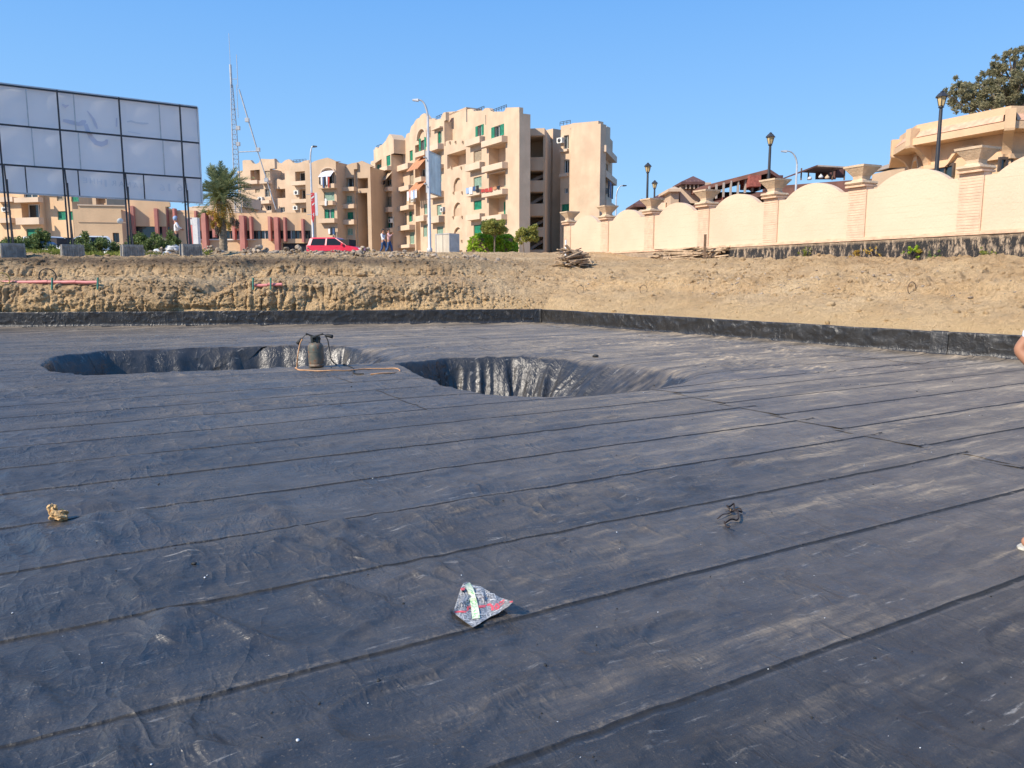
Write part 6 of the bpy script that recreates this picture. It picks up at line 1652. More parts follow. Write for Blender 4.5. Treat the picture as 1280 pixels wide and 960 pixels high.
def weed(px, k_, label, h_=.5, flower=None, mat='leaf_weed', seed=0):
    r_ = ray(px, 300); Dd = CF / (r_.x / r_.y + .4677) - .25; q = Vector((r_.x / r_.y * Dd, Dd, 0)); z0 = drop(q.x, q.y)
    t = thing('weed', (q.x, q.y, z0), label, 'weed'); g = np.random.default_rng(seed); cs = []; m = MB()
    for i in range(k_):
        x_, y_, z_ = q.x + g.normal(0, .16), q.y + g.normal(0, .1), z0 + h_ * .7 * g.uniform(.2, 1); cs.append((x_, y_, z_, .05)); m.tube([(q.x + g.normal(0, .05), q.y, z0 - .05), (x_, y_, z_)], [.008, .004], 4)
    m.build('stems', 'twig' if mat != 'leaf_weed' else 'leaf_weed', t); leaves('foliage', cs, 0, k_ * 12, .035, mat, t, seed, elong=2.2, shell=0)
    if flower:
        leaves('flower', [(q.x + .12, q.y - .1, z0 + h_ * .45, .08)], 0, 90, .035, flower, t, seed + 1, shell=0)
weed(1143, 22, 'bright green weed with yellow flowers against the tarred wall base', .6, 'leaf_dry', 'leaf_hedge', 31)
weed(1009, 14, 'thin yellowish weed at the foot of the wall left of the flowering one', .55, None, 'leaf_weed', 32)
weed(1092, 14, 'dry brownish weed between the thin yellowish weed and the flowering one', .4, None, 'leaf_dry', 33)
weed(1070, 10, 'small dry weed just left of the brownish one at the wall base', .35, None, 'leaf_dry', 34)
weed(1172, 14, 'green weed just right of the flowering one at the wall base', .4, None, 'leaf_shrub', 35)
weed(1235, 12, 'green straggling weed furthest right at the wall base', .4, None, 'leaf_weed', 36)
# palm
pc = at(279, 300, 60); z0 = 2.9; zc = at(279, 252, 60).z
palm = thing('palm_tree', (pc.x, pc.y, z0), 'date palm with orange date bunches and dry fronds in front of the low hall', 'palm tree')
prof = []; n = 30
for i in range(n + 1):
    z_ = z0 + (zc - z0) * i / n; r_ = .30 - .06 * i / n + (.035 if i % 2 else 0) + (.16 * max(0, (i - 22) / 8)); prof.append((r_, z_))
m = MB(); m.lathe((pc.x, pc.y, 0), prof, 12); m.build('trunk', 'palm_bark', palm)
g = np.random.default_rng(12)
def frond_mesh(L, droop, name='frond', mat='leaf_palm', seed=0):
    g2_ = np.random.default_rng(seed); V = []; F_ = []; K = 26; pts = []
    for i in range(K + 1):
        t_ = i / K; pts.append(np.array([L * (t_ - .12 * droop * t_ ** 2), 0, L * (.02 - droop * .55 * t_ ** 2.1)]))
    for i in range(K):
        w_ = .026 * (1 - .8 * i / K); k = len(V); a, b_ = pts[i], pts[i + 1]
        V += [a + [0, -w_, 0], a + [0, w_, 0], b_ + [0, w_, 0], b_ + [0, -w_, 0]]; F_.append((k, k + 1, k + 2, k + 3))
        if i < 2: continue
        for sg in (-1, 1):
            for q in range(2):
                p_ = a + (b_ - a) * (q * .5 + g2_.uniform(0, .3)); ll = L * .24 * math.sin(math.pi * min(.98, .15 + .8 * i / K)) * g2_.uniform(.8, 1.15); sw = .5 + .3 * g2_.uniform()
                tip = p_ + np.array([ll * sw, sg * ll * .75, ll * g2_.uniform(-.25, .4)]); k = len(V); w2 = .030
                V += [p_ + [-w2, 0, 0], p_ + [w2, 0, 0], (p_ * .4 + tip * .6) + [w2, 0, .01], tip]; F_.append((k, k + 1, k + 2, k + 3))
    return np_mesh(name, np.array(V), np.array(F_), mat)
fms = [frond_mesh(2.7, .35, seed=1), frond_mesh(2.8, .9, seed=2), frond_mesh(2.6, 1.3, seed=3), frond_mesh(2.0, 1.5, mat='leaf_dry', seed=4)]
crown_z = zc + .25
for i in range(72):
    el = R(g.uniform(58, 88)) if i < 22 else (R(g.uniform(15, 58)) if i < 52 else R(g.uniform(-35, 12)))
    me = fms[0] if i < 22 else (fms[1] if i < 44 else fms[2])
    if i >= 64: me = fms[3]; el = R(g.uniform(-60, -20))
    o = link('frond', me, palm); o.location = (0, 0, crown_z - z0 + g.uniform(-.25, .25)); o.rotation_euler = Euler((g.uniform(-.3, .3), -el, i * 2.39996 + g.uniform(-.2, .2))); k_ = g.uniform(.85, 1.1); o.scale = (k_, k_, k_)
for i, (x_, y_) in enumerate(((270, 268), (274, 274), (266, 277), (290, 273), (286, 279), (276, 281), (296, 276), (271, 284))):
    q = at(x_, y_, 59.4 + .2 * (i % 3)); m = MB(); c0 = Vector((pc.x, pc.y, crown_z - .1)); m.tube([c0, (c0 + q) / 2 + Vector((0, 0, .35)), q], [.03, .02, .015], 5); b_ = m.build('date_bunch', 'date_orange', palm)
    leaves('dates', [(q.x, q.y, q.z - .15 * j, .16 + .05 * (j == 1)) for j in range(4)], 0, 420, .06, 'leaf_dry' if i in (0, 1, 2, 4, 5) else 'bark', b_, 50 + i, elong=1.6, shell=0)
# pine beyond the rotunda
def pine():
    D = 38; c0 = at(1262, 180, D); z0 = 2.9
    t = thing('pine_tree', (c0.x, c0.y, z0), 'grey green pine with open clumped crown rising behind the rotunda', 'tree')
    m = MB(); topq = at(1262, 75, D); m.tube([(c0.x + .2, c0.y, z0), (c0.x, c0.y, 7.5), (c0.x - .1, c0.y, topq.z)], [.32, .24, .06], 10)
    clumps = [(1196, 109, .42), (1204, 104, .38), (1199, 120, .5), (1212, 127, .5), (1210, 113, .45), (1222, 102, .42), (1219, 116, .55), (1226, 128, .55), (1232, 108, .5), (1240, 120, .6), (1238, 97, .45), (1242, 86, .4), (1247, 78, .35), (1252, 96, .6), (1255, 84, .5), (1262, 74, .42), (1268, 66, .35), (1262, 104, .7), (1272, 86, .6), (1276, 102, .7), (1270, 120, .8), (1256, 122, .7), (1284, 74, .6), (1290, 92, .8), (1296, 112, .9), (1246, 131, .5), (1216, 136, .4), (1286, 124, .8), (1305, 100, .9), (1310, 125, .9), (1195, 131, .3), (1186, 118, .25), (1205, 135, .35)]
    cs = []; gg = np.random.default_rng(8)
    for (x_, y_, r_) in clumps:
        q = at(x_, y_, D + gg.uniform(-1.6, 1.6)); hub = Vector((c0.x - .05, c0.y, max(6.5, q.z - .8 - .25 * abs(q.x - c0.x)))); m.tube([hub, (hub + q) / 2 + Vector((0, 0, -.1)), q], [.09, .055, .02], 5)
        for j in range(7):
            d_ = gg.normal(size=3) * r_ * .55; cs.append((q.x + d_[0], q.y + d_[1], q.z + d_[2] * .7, r_ * .33))
    m.build('trunk', 'bark', t)
    leaves('crown', cs, 0, 30000, .055, 'leaf_pine', t, 9, elong=3.0, shell=0.0)
pine()
# little plants on the hall roof and at the kerb
for (x_, y_, D, mt, lab, sd_, n_) in ((254, 267, 74.6, 'leaf_shrub', 'small pot plant on the hall parapet left of the palm crown', 61, 500), (263, 266, 74.4, 'leaf_dry', 'yellowish bush on the hall parapet beside the palm crown', 62, 900), (207, 259, 75, 'leaf_shrub', 'small green plant on the hall roof below the billboard', 63, 500), (461, 317.5, 50, 'leaf_weed', 'low yellow-green kerb plant at the nose of the red car', 64, 900)):
    q = at(x_, y_, D); t = thing('small_plant', (q.x, q.y, q.z - .5), lab, 'plant'); leaves('foliage', [(q.x + g_.uniform(-.3, .3), q.y, q.z + g_.uniform(-.25, .25), .22) for _ in range(7)], 0, n_, .07, mt, t, sd_, shell=0)
    m = MB(); m.lathe((q.x, q.y, q.z - .6), [(.12, 0), (.2, .35), (.22, .38)], 10); m.build('pot', 'terracotta', t)

# ================================================================== CARS
def car(loc, rz, paint, label, group=None, L=4.1):
    t = thing('parked_car', loc, label, 'car', group, rz=rz)
    W2 = .84
    # body sides as a loft of outlines: (x, z) going round; front is +x
    low = [(-2.02, .42), (-2.05, .62), (-2.0, .95), (-1.93, 1.02), (.95, 1.0), (1.75, .86), (2.02, .68), (2.05, .42), (1.75, .30), (-1.8, .30)]
    def loft(outline, ys, name, mat):
        m = MB(); V = []; n = len(outline)
        cx = sum(p_[0] for p_ in outline) / n; cz = sum(p_[1] for p_ in outline) / n
        for y_, k in ys: V += [(cx + (x_ - cx) * k, y_, cz + (z_ - cz) * k) for x_, z_ in outline]
        F_ = [(j * n + i, j * n + (i + 1) % n, (j + 1) * n + (i + 1) % n, (j + 1) * n + i) for j in range(len(ys) - 1) for i in range(n)]
        F_ += [tuple(range(n)), tuple(range((len(ys) - 1) * n, len(ys) * n))[::-1]]
        m.add(V, F_); return m.build(name, mat, t, local=True)
    loft(low, [(-W2, .94), (-W2 + .05, .985), (-W2 + .14, 1), (W2 - .14, 1), (W2 - .05, .985), (W2, .94)], 'body', paint)
    m = MB(); cab_b = [(-1.92, 1.0), (1.0, 1.0)]; cab_t = [(-1.78, 1.52), (-.2, 1.56), (.10, 1.50)]
    wb_, wt_ = W2 - .05, W2 - .20
    # roof and pillars
    m.hexa([(-1.80, -wt_, 1.47), (.16, -wt_, 1.47), (.16, wt_, 1.47), (-1.80, wt_, 1.47), (-1.70, -wt_ + .06, 1.56), (.02, -wt_ + .06, 1.55), (.02, wt_ - .06, 1.55), (-1.70, wt_ - .06, 1.56)])
    m.build('roof', paint, t, local=True)
    for sg in (-1, 1):
        m = MB()
        for (x0, x1, x2, x3) in ((-1.95, -1.72, -1.82, -1.60), (-.62, -.50, -.60, -.50), (.92, 1.0, .08, .17)):
            m.hexa([(x0, sg * (wb_ - .03), .99), (x1, sg * (wb_ - .03), .99), (x1, sg * wb_, .99), (x0, sg * wb_, .99), (x2, sg * (wt_ - .03), 1.49), (x3, sg * (wt_ - .03), 1.49), (x3, sg * wt_, 1.49), (x2, sg * wt_, 1.49)])
        m.build('pillar', paint, t, local=True)
        for (a, b_, c_, d) in ((-1.72, -.63, -1.60, -.61), (-.49, .91, -.49, .08)):
            m = MB(); m.hexa([(a, sg * (wb_ - .04), 1.0), (b_, sg * (wb_ - .04), 1.0), (b_, sg * (wb_ - .015), 1.0), (a, sg * (wb_ - .015), 1.0), (c_, sg * (wt_ - .04), 1.475), (d, sg * (wt_ - .04), 1.475), (d, sg * (wt_ - .015), 1.475), (c_, sg * (wt_ - .015), 1.475)])
            m.build('side_window', 'car_glass', t, local=True)
        m = MB(); m.box((.75, sg * (W2 + .07), 1.06), (.14, .16, .12)); m.build('mirror', paint, t, local=True)
        m = MB(); m.box((1.93, sg * .58, .72), (.14, .34, .16)); m.build('headlight', 'headlight', t, local=True)
        m = MB(); m.box((-1.99, sg * .70, .88), (.10, .16, .32)); m.build('tail_light', 'tail_light', t, local=True)
        for xd in (-.55, .62):
            m = MB(); m.box((xd - .35, sg * (W2 + .006), .86), (.16, .02, .035)); m.build('door_handle', paint, t, local=True)
        m = MB(); m.box((-.05, sg * (W2 + .004), .60), (2.4, .02, .05)); m.build('side_trim', 'rubber_black', t, local=True)
        for xw in (-1.28, 1.28):
            Mw = Euler((R(90), 0, 0)).to_matrix(); m = MB(); m.lathe((xw, sg * (W2 - .10) + .10, .31), [(.16, 0), (.29, 0), (.32, .03), (.32, .17), (.29, .20), (.16, .20)], 20, M=Mw); wh_ = m.build('wheel', 'rubber_black', t, local=True)
            m = MB(); m.lathe((xw, sg * (W2 - .10) + .11, .31), [(.02, -.002), (.17, .01), (.19, .0), (.19, .22), (.17, .21), (.02, .222)], 14, M=Mw); m.build('rim', 'metal_pole_light', wh_, local=True)
    m = MB(); m.hexa([(.98, -wb_ + .08, .99), (1.0, -wb_ + .08, .99), (1.0, wb_ - .08, .99), (.98, wb_ - .08, .99), (.15, -wt_ + .06, 1.49), (.17, -wt_ + .06, 1.49), (.17, wt_ - .06, 1.49), (.15, wt_ - .06, 1.49)]); m.build('windscreen', 'car_glass', t, local=True)
    m = MB(); m.hexa([(-1.96, -wb_ + .12, .99), (-1.94, -wb_ + .12, .99), (-1.94, wb_ - .12, .99), (-1.96, wb_ - .12, .99), (-1.82, -wt_ + .08, 1.48), (-1.80, -wt_ + .08, 1.48), (-1.80, wt_ - .08, 1.48), (-1.82, wt_ - .08, 1.48)]); m.build('rear_window', 'car_glass', t, local=True)
    m = MB(); m.box((0, 0, 1.2), (2.2, 1.1, .4)); m.build('seats', 'room_dark', t, local=True)
    return t
q = at(422.5, 300, 54.5); zr = at(422.5, 297, 54.5).z - 1.56
car((q.x, q.y, zr), R(-14), 'car_red', 'red hatchback parked on the street, half hidden by the earth bank')
q = at(66, 300, 46); car((q.x, q.y, 2.45), R(-24), 'car_white', 'white car behind the shrubs left of the second billboard post', 'white cars parked behind the scrub')
q = at(100, 297, 55); car((q.x, q.y, 2.95), R(-150), 'car_white', 'white car right of the second billboard post, mostly hidden by a shrub', 'white cars parked behind the scrub')

# ================================================================== PEOPLE
def skin(name, chains, mat, par, sub=2):
    """one continuous surface grown on joined chains of (position, radius)"""
    V = []; Rr_ = []; E = []; idx = {}
    for ch in chains:
        prev = None
        for p_, r_ in ch:
            key = tuple(round(c_, 4) for c_ in p_)
            if key not in idx: idx[key] = len(V); V.append(p_); Rr_.append(r_)
            i = idx[key]
            if prev is not None and prev != i: E.append((prev, i))
            prev = i
    me = bpy.data.meshes.new(name); me.from_pydata(V, E, []); me.materials.append(MATS[mat])
    o = link(name, me, par); md = o.modifiers.new('Skin', 'SKIN'); md.use_smooth_shade = True; md.branch_smoothing = .4
    for i, r_ in enumerate(Rr_):
        rr = r_ if isinstance(r_, tuple) else (r_, r_); me.skin_vertices[0].data[i].radius = rr; me.skin_vertices[0].data[i].use_root = (i == 0)
    sm_ = o.modifiers.new('Sub', 'SUBSURF'); sm_.levels = sub; sm_.render_levels = sub
    return o
def person(loc, rz, pose, label, shirt, trousers, hairm='hair', scarf=False, fingers=False, shoes='shoe_grey', robe=False, sc=1.0):
    t = thing('person', loc, label, 'person', rz=rz); t.scale = (sc, sc, sc)
    P_ = dict(pelvis=(0, 0, .95), waist=(0, 0, 1.08), chest=(0, 0, 1.32), neck=(0, 0, 1.46), head0=(0, -.01, 1.56), head1=(0, -.01, 1.66),
              shl=(.18, 0, 1.40), shr=(-.18, 0, 1.40), ell=(.24, .02, 1.13), elr=(-.24, .02, 1.13), wrl=(.26, -.06, .88), wrr=(-.26, -.06, .88),
              hipl=(.09, 0, .90), hipr=(-.09, 0, .90), knl=(.10, -.02, .50), knr=(-.10, -.02, .50), anl=(.10, .03, .09), anr=(-.10, .03, .09), tol=(.11, -.16, .04), tor=(-.11, -.16, .04))
    P_.update(pose); V_ = {k: Vector(v) for k, v in P_.items() if k not in ('sleeve', 'slk')}
    def mid(a, b, k=.5): return tuple(V_[a].lerp(V_[b], k))
    ch = [[(P_['pelvis'], (.14, .10)), (P_['waist'], (.125, .09)), (P_['chest'], (.15, .10)), (P_['neck'], .055), (P_['head0'], (.072, .085)), (P_['head1'], (.078, .095)), (tuple(V_['head1'] + (V_['head1'] - V_['head0']).normalized() * .07), .055)]]
    for s_ in 'lr':
        ch.append([(P_['chest'], (.15, .10)), (P_['sh' + s_], .058), (mid('sh' + s_, 'el' + s_), .047), (P_['el' + s_], .040), (mid('el' + s_, 'wr' + s_, .4), .038), (P_['wr' + s_], .026)])
        ch.append([(P_['pelvis'], (.14, .10)), (P_['hip' + s_], .088), (mid('hip' + s_, 'kn' + s_), .075), (P_['kn' + s_], .056), (mid('kn' + s_, 'an' + s_, .35), .056), (P_['an' + s_], .036), (P_['to' + s_], .034)])
        w_ = V_['wr' + s_]; d = (w_ - V_['el' + s_]).normalized(); hand = P_.get('hd' + s_); d = Vector(hand).normalized() if hand else d
        palm_ = w_ + d * .06; side = d.cross(Vector((0, 1, 0)));
        if side.length < .1: side = Vector((0, 0, 1))
        side.normalize(); nrm_ = side.cross(d)
        ch.append([(P_['wr' + s_], .026), (tuple(palm_), (.036, .018))])
        if fingers:
            for j, (ln, off) in enumerate(((.066, -.026), (.078, -.009), (.073, .009), (.056, .026))):
                b0 = palm_ + side * off + d * .02; k1 = b0 + d * ln * .5 + nrm_ * .012; k2 = b0 + d * ln * .85 + nrm_ * .034
                ch.append([(tuple(palm_), (.036, .018)), (tuple(b0), .011), (tuple(k1), .0095), (tuple(k2), .008)])
            th0 = w_ + d * .03 - side * .03; ch.append([(P_['wr' + s_], .026), (tuple(th0), .013), (tuple(th0 + d * .03 - side * .018 + nrm_ * .01), .011), (tuple(th0 + d * .055 - side * .02 + nrm_ * .02), .009)])
        else: ch.append([(tuple(palm_), (.036, .018)), (tuple(palm_ + d * .08 + nrm_ * .02), (.028, .012))])
    body = skin('body', ch, 'skin', t)
    # face and ears
    hd = V_['head0'].lerp(V_['head1'], .6); fwd = Vector(P_.get('face', (0, -1, 0))).normalized(); sd_ = fwd.cross(Vector((0, 0, 1))).normalized(); upv = Vector((0, 0, 1))
    m = MB(); m.hexa([hd + fwd * .078 - sd_ * .016 - upv * .035, hd + fwd * .078 + sd_ * .016 - upv * .035, hd + fwd * .10 + sd_ * .010 - upv * .030, hd + fwd * .10 - sd_ * .010 - upv * .030, hd + fwd * .078 - sd_ * .007 + upv * .015, hd + fwd * .078 + sd_ * .007 + upv * .015, hd + fwd * .084 + sd_ * .004 + upv * .012, hd + fwd * .084 - sd_ * .004 + upv * .012]); m.build('nose', 'skin', body, local=True)
    for sg in (-1, 1):
        m = MB(); m.lathe(hd + fwd * .078 + sd_ * sg * .030 + upv * .012, [(.002, -.010), (.012, -.005), (.013, 0), (.012, .005), (.002, .010)], 8); m.build('eye', 'hair', body, local=True)
        m = MB(); m.lathe(hd + sd_ * sg * .083 - upv * .01, [(.004, -.032), (.016, -.02), (.020, 0), (.017, .02), (.004, .032)], 8); m.build('ear', 'skin', body, local=True)
    m = MB(); m.box(hd + fwd * .082 - upv * .058, (.045, .014, .010), rz=math.atan2(fwd.y, fwd.x) + math.pi / 2); m.build('mouth', 'tail_light', body, local=True)
    # hair or headscarf
    c_ = hd - fwd * .012 + upv * .022; V3, F3 = ico(3); k = np.array([.093, .108, .112]) if not scarf else np.array([.108, .122, .135])
    keep_ = V3[:, 2] > -.9; vv = V3 * k; f_ = np.array(fwd[:]); fr = (V3 @ f_)
    low_ = -0.05 if not scarf else -1.0
    pull = np.clip((fr - (.25 if not scarf else .45)) / .4, 0, 1) * (V3[:, 2] < (.38 if not scarf else .5)); vv = vv * (1 - .35 * pull)[:, None]
    if not scarf: vv[:, 2] = np.maximum(vv[:, 2], -.045 - .03 * (fr < -.3))
    me = np_mesh('hair' if not scarf else 'headscarf', vv + np.array(c_[:]), F3, hairm if not scarf else 'scarf_blue', True); link('hair' if not scarf else 'headscarf', me, t)
    # clothes
    e = .014
    sh = [[(P_['pelvis'], (.165, .125)), (P_['waist'], (.150, .115)), (P_['chest'], (.170, .122)), (tuple(V_['neck'] - Vector((0, 0, .015))), (.07, .065))]]
    slv = P_.get('sleeve', 1.0)
    for s_ in 'lr':
        c1 = [(P_['chest'], (.170, .122)), (P_['sh' + s_], .078), (mid('sh' + s_, 'el' + s_, P_.get('slk', .7)), .064)]
        if slv > .9: c1 += [(P_['el' + s_], .056), (mid('el' + s_, 'wr' + s_, .85), .040)]
        sh.append(c1)
    if robe: sh.append([(P_['pelvis'], (.165, .125)), (tuple(V_['pelvis'] + Vector((0, 0, -.45))), (.20, .17)), (tuple(V_['pelvis'] + Vector((0, 0, -.80))), (.23, .2))])
    skin('shirt', sh, shirt, t)
    tr = [[(P_['pelvis'], (.150, .112)), (tuple(V_['pelvis'] + Vector((0, 0, .06))), (.145, .105))]]
    for s_ in 'lr': tr.append([(P_['pelvis'], (.150, .112)), (P_['hip' + s_], .100), (mid('hip' + s_, 'kn' + s_), .088), (P_['kn' + s_], .070), (mid('kn' + s_, 'an' + s_, .5), .066), (mid('kn' + s_, 'an' + s_, .93), .056)])
    skin('trousers', tr, trousers, t)
    for s_ in 'lr':
        a_, to = V_['an' + s_], V_['to' + s_]; h_ = (to - a_); h_.z = 0; h_.normalize(); g0 = min(a_.z - .09, to.z - .04)
        heel = Vector((a_.x, a_.y, g0 + .045)) - h_ * .05
        skin('shoe', [[(tuple(Vector((a_.x, a_.y, g0 + .10))), .046), (tuple(heel), (.040, .042)), (tuple(heel + h_ * .13 + Vector((0, 0, -.002))), (.044, .036)), (tuple(heel + h_ * .22 - Vector((0, 0, .008))), (.042, .026))]], shoes, t)
        m = MB(); pr = Vector((-h_.y, h_.x, 0)); out_ = []
        for (f_, w_) in ((-.045, .02), (-.03, .036), (.05, .036), (.13, .045), (.20, .044), (.25, .032), (.268, .012)): out_.append((f_, w_))
        poly = [heel + h_ * f_ + pr * w_ for f_, w_ in out_] + [heel + h_ * f_ - pr * w_ for f_, w_ in out_[::-1]]
        m.prism([Vector((q.x, q.y, g0 + .002)) for q in poly], (0, 0, .022)); m.build('sole', 'shoe_sole', t, local=True)
    return t
def gp(px, D, z=None):
    q = at(px, 320, D); return (q.x, q.y, 3.06 if z is None else z)
walk = dict(knl=(.10, -.14, .52), anl=(.10, -.20, .10), tol=(.11, -.38, .07), knr=(-.10, .03, .51), anr=(-.10, .26, .14), tor=(-.10, .10, .04), elr=(-.25, -.08, 1.16), wrr=(-.22, -.26, 1.02), ell=(.24, .10, 1.15), wrl=(.24, .10, .90))
person(gp(479.5, 52, 3.06), R(65), walk, 'pedestrian in a long white shirt and blue jeans, left one of the walking pair', 'white_cloth', 'denim', robe=False)
person(gp(486.5, 51.4, 3.06), R(80), dict(walk, elr=(-.22, -.16, 1.2), wrr=(-.08, -.26, 1.36), face=(0, -1, 0)), 'pedestrian in a pink top and jeans, right one of the walking pair', 'pink_cloth', 'denim')
person(gp(222, 40, 2.95), R(120), dict(elr=(-.24, -.10, 1.18), wrr=(-.12, -.28, 1.12), ell=(.23, -.06, 1.15), wrl=(.10, -.26, 1.10)), 'woman in a white robe and pale blue headscarf standing beyond the scrub', 'white_cloth', 'black_cloth', scarf=True, robe=False)
# man at the right edge of the picture, hand on hip
qp = gnd(1269, 693); 
pz = dict(sleeve=.5, slk=.86, hipl=(.09, 0, .90), tol=(.17, -.14, .04), anr=(-.17, .02, .09), knr=(-.13, -.03, .50), tor=(-.345, -.06, .04), elr=(-.375, .10, 1.175), wrr=(-.27, -.02, 1.01), hdr=(.9, -.25, -.25), shr=(-.20, 0, 1.43), shl=(.20, 0, 1.43), ell=(.30, .02, 1.15), wrl=(.32, -.06, .90))
man = person((qp.x + .415, qp.y + .10, 0.006), R(0), pz, 'man in a white short-sleeved shirt standing at the right edge with hand on hip', 'white_cloth', 'black_cloth', fingers=True)
fl = float(floor_h(np.array([man.location.x]), np.array([man.location.y]))[0]); man.location.z = fl + .004

# ================================================================== THINGS ON THE BANK
def plank_pile(c, ang, w_, d_, n, label, seed, hmax, lenr, mats=('wood_weathered', 'wood_weathered', 'wood_dark'), tilt=.12, name='timber_pile'):
    z0 = drop(c.x, c.y); t = thing(name, (c.x, c.y, z0), label, 'timber pile', rz=0); g = np.random.default_rng(seed)
    for i in range(n):
        lv = hmax * (i / n) ** 1.1; L = g.uniform(*lenr); sh_ = 1 - .6 * lv / hmax
        x_ = g.uniform(-1, 1) * (w_ - L * .5 if w_ > L * .5 else .15) * .5 * sh_; y_ = g.uniform(-.5, .5) * d_ * sh_
        M = Euler((g.normal(0, .1), g.normal(0, tilt), ang + g.normal(0, .12 + tilt * .5))).to_matrix(); ux = Vector((math.cos(ang), math.sin(ang), 0)); uy = Vector((-ux.y, ux.x, 0))
        m = MB(); m.box((0, 0, 0), (L, g.uniform(.07, .16), g.uniform(.025, .06)), M=M); o = m.build('plank', mats[int(g.integers(len(mats)))], t, local=True); o.location = ux * x_ + uy * y_ + Vector((0, 0, lv + .03))
    return t
q = hit(716, 333); plank_pile(q, R(10), 1.6, 1.0, 62, 'heap of broken weathered sticks and boards at the left end of the wall', 71, .62, (.4, 1.2), tilt=.28)
for i, (x0_, y0_, x1_, y1_, lab) in enumerate(((693, 334, 707, 314, 'pole leaning on the left side of the stick heap'), (740, 333, 732, 317, 'short pale pole leaning on the right side of the stick heap'), (706.5, 330, 707.5, 300, 'thin upright white stake in front of the stick heap'))):
    a_ = at(x0_, y0_, 35.2); b_ = at(x1_, y1_, 35.6); a_.z = drop(a_.x, a_.y) - .03
    solid('pole', 'wood_weathered' if i != 2 else 'sign_white', lab, 'pole', lambda m, a_=a_, b_=b_: m.tube([a_, b_], .035, 7), a_)
q = at(868, 330, 34.2); fa = math.atan2(fu.y, fu.x)
plank_pile(q - Vector((.5, 0.1, 0)), fa + R(180), 2.4, .7, 34, 'neat stack of long pale planks leaning against the wall base', 72, .58, (1.9, 2.5), ('wood_weathered',), tilt=.025)
q2 = at(897, 328, 32.6); plank_pile(q2, fa, 1.5, .7, 34, 'jumbled offcuts right of the long plank stack', 73, .52, (.5, 1.1), tilt=.2)
q3 = at(826, 330, 36.5); plank_pile(q3, fa, 1.0, .5, 16, 'small jumble of offcuts left of the long plank stack', 74, .45, (.4, .9), tilt=.2)
a_ = at(880.5, 331, 32.2); b_ = at(881.5, 293, 32.2); a_.z = drop(a_.x, a_.y) - .1
solid('wooden_post', 'wood_dark', 'single upright wooden post in front of the plank stack', 'post', lambda m: m.box((a_ + b_) / 2, (.09, .09, b_.z - a_.z)), a_)
for (xa, ya, xb, yb, lab) in ((832, 333, 838, 316, 'thin stake leaning on the left end of the plank stack'), (841, 333, 847, 315, 'second thin stake leaning on the plank stack')):
    c_ = at(xa, ya, 34); d_ = at(xb, yb, 34.6); c_.z = drop(c_.x, c_.y) - .03; solid('stake', 'wood_weathered', lab, 'stake', lambda m, c_=c_, d_=d_: m.tube([c_, d_], .025, 6), c_)
q = at(811, 327, 38); q.z = drop(q.x, q.y)
def crate_(m):
    for i in range(5): m.box((q.x, q.y, q.z + .06 + i * .14), (.75, .05, .10), rz=fa)
    for sg in (-.34, .34): m.box((q.x + math.cos(fa) * sg, q.y + math.sin(fa) * sg - .06, q.z + .35), (.06, .05, .72), rz=fa)
solid('pallet', 'wood_weathered', 'pale wooden pallet stood on edge against the wall base', 'pallet', crate_, q)
# pink conduit with hoops
def conduit(xs, D, y_, label, hoops, seed):
    D = hit(max(xs[0], 20), y_).y - .02
    p0 = at(xs[0], y_, D); t = thing('conduit', p0, label, 'pipe'); rr_ = random.Random(seed)
    for a_, b_ in zip(xs[:-1], xs[1:]):
        m = MB(); pa_, pb_ = at(a_ + .3, y_ + rr_.uniform(-.6, .6), D), at(b_ - .3, y_ + rr_.uniform(-.6, .6), D); m.tube([pa_, (pa_ + pb_) / 2 + Vector((0, 0, -.01)), pb_], .055, 10); m.build('pipe_length', 'pipe_pink', t)
    return t
conduit((-30, 3, 60, 95, 122), 26.0, 352.5, 'pink plastic conduit lying along the left end of the earth step', None, 1)
conduit((318, 335, 353), 26.6, 356, 'short pink conduit lying on the earth step right of the gully', None, 2)
def hoop(px, py, D, r_, mat, label, lean=.1):
    g_h = hit(px, py + r_ * .7 * 36); q = g_h + Vector((0, -.05, r_ * .7)); M = Euler((R(90), 0, lean)).to_matrix(); solid('hoop', mat, label, 'hoop', lambda m: m.torus(q, r_, .018 if px < 100 else .010, 26, 6, M=M), q)
hoop(61, 345.5, 25.9, .24, 'rubber_black', 'black hose hoop standing over the pink conduit', .5)
hoop(4, 350, 25.8, .22, 'plastic_yellow', 'yellow hose hoop at the left end of the pink conduit', .7)
hoop(384, 351.5, 26.8, .14, 'metal_pole_dark', 'small thin wire hoop right of the short pink conduit', .4)
for i, px_ in enumerate((470, 500, 531, 548, 580)):
    q_ = at(px_, 354, 27.4); hoop(px_, 353, 27.4, .17, 'wood_weathered', ['leftmost pale wire hoop on the middle of the earth step', 'second pale wire hoop on the middle earth step', 'third pale wire hoop, below the utility cabinet', 'fourth pale wire hoop, right of the one below the cabinet', 'rightmost pale wire hoop on the middle of the earth step, below the notice board'][i], .3 * i)
for px_, lab in ((725, 'wire hoop on the right-hand earth step just below the heap of sticks'), (804, 'wire hoop on the right-hand earth step below the pallet'), (1138, 'flattened wire hoop on the earth under the flowering weed')): hoop(px_, 362, 24.0 if px_ < 1000 else 17.6, .15, 'wood_dark', lab, .5)
for i, (px_, D) in enumerate(((66, 25.85), (123, 25.9), (317, 26.4), (339, 26.5))):
    a_ = hit(px_, 362); b_ = at(px_ - .6, 347, a_.y - .05); a_.y -= .05; solid('marker_peg', 'plastic_green', ['green peg under the black hoop', 'green peg at the right end of the long pink conduit', 'green peg at the left end of the short pink conduit', 'green peg at the middle of the short pink conduit'][i], 'peg', lambda m, a_=a_, b_=b_: m.tube([a_, b_], .03, 6), a_)
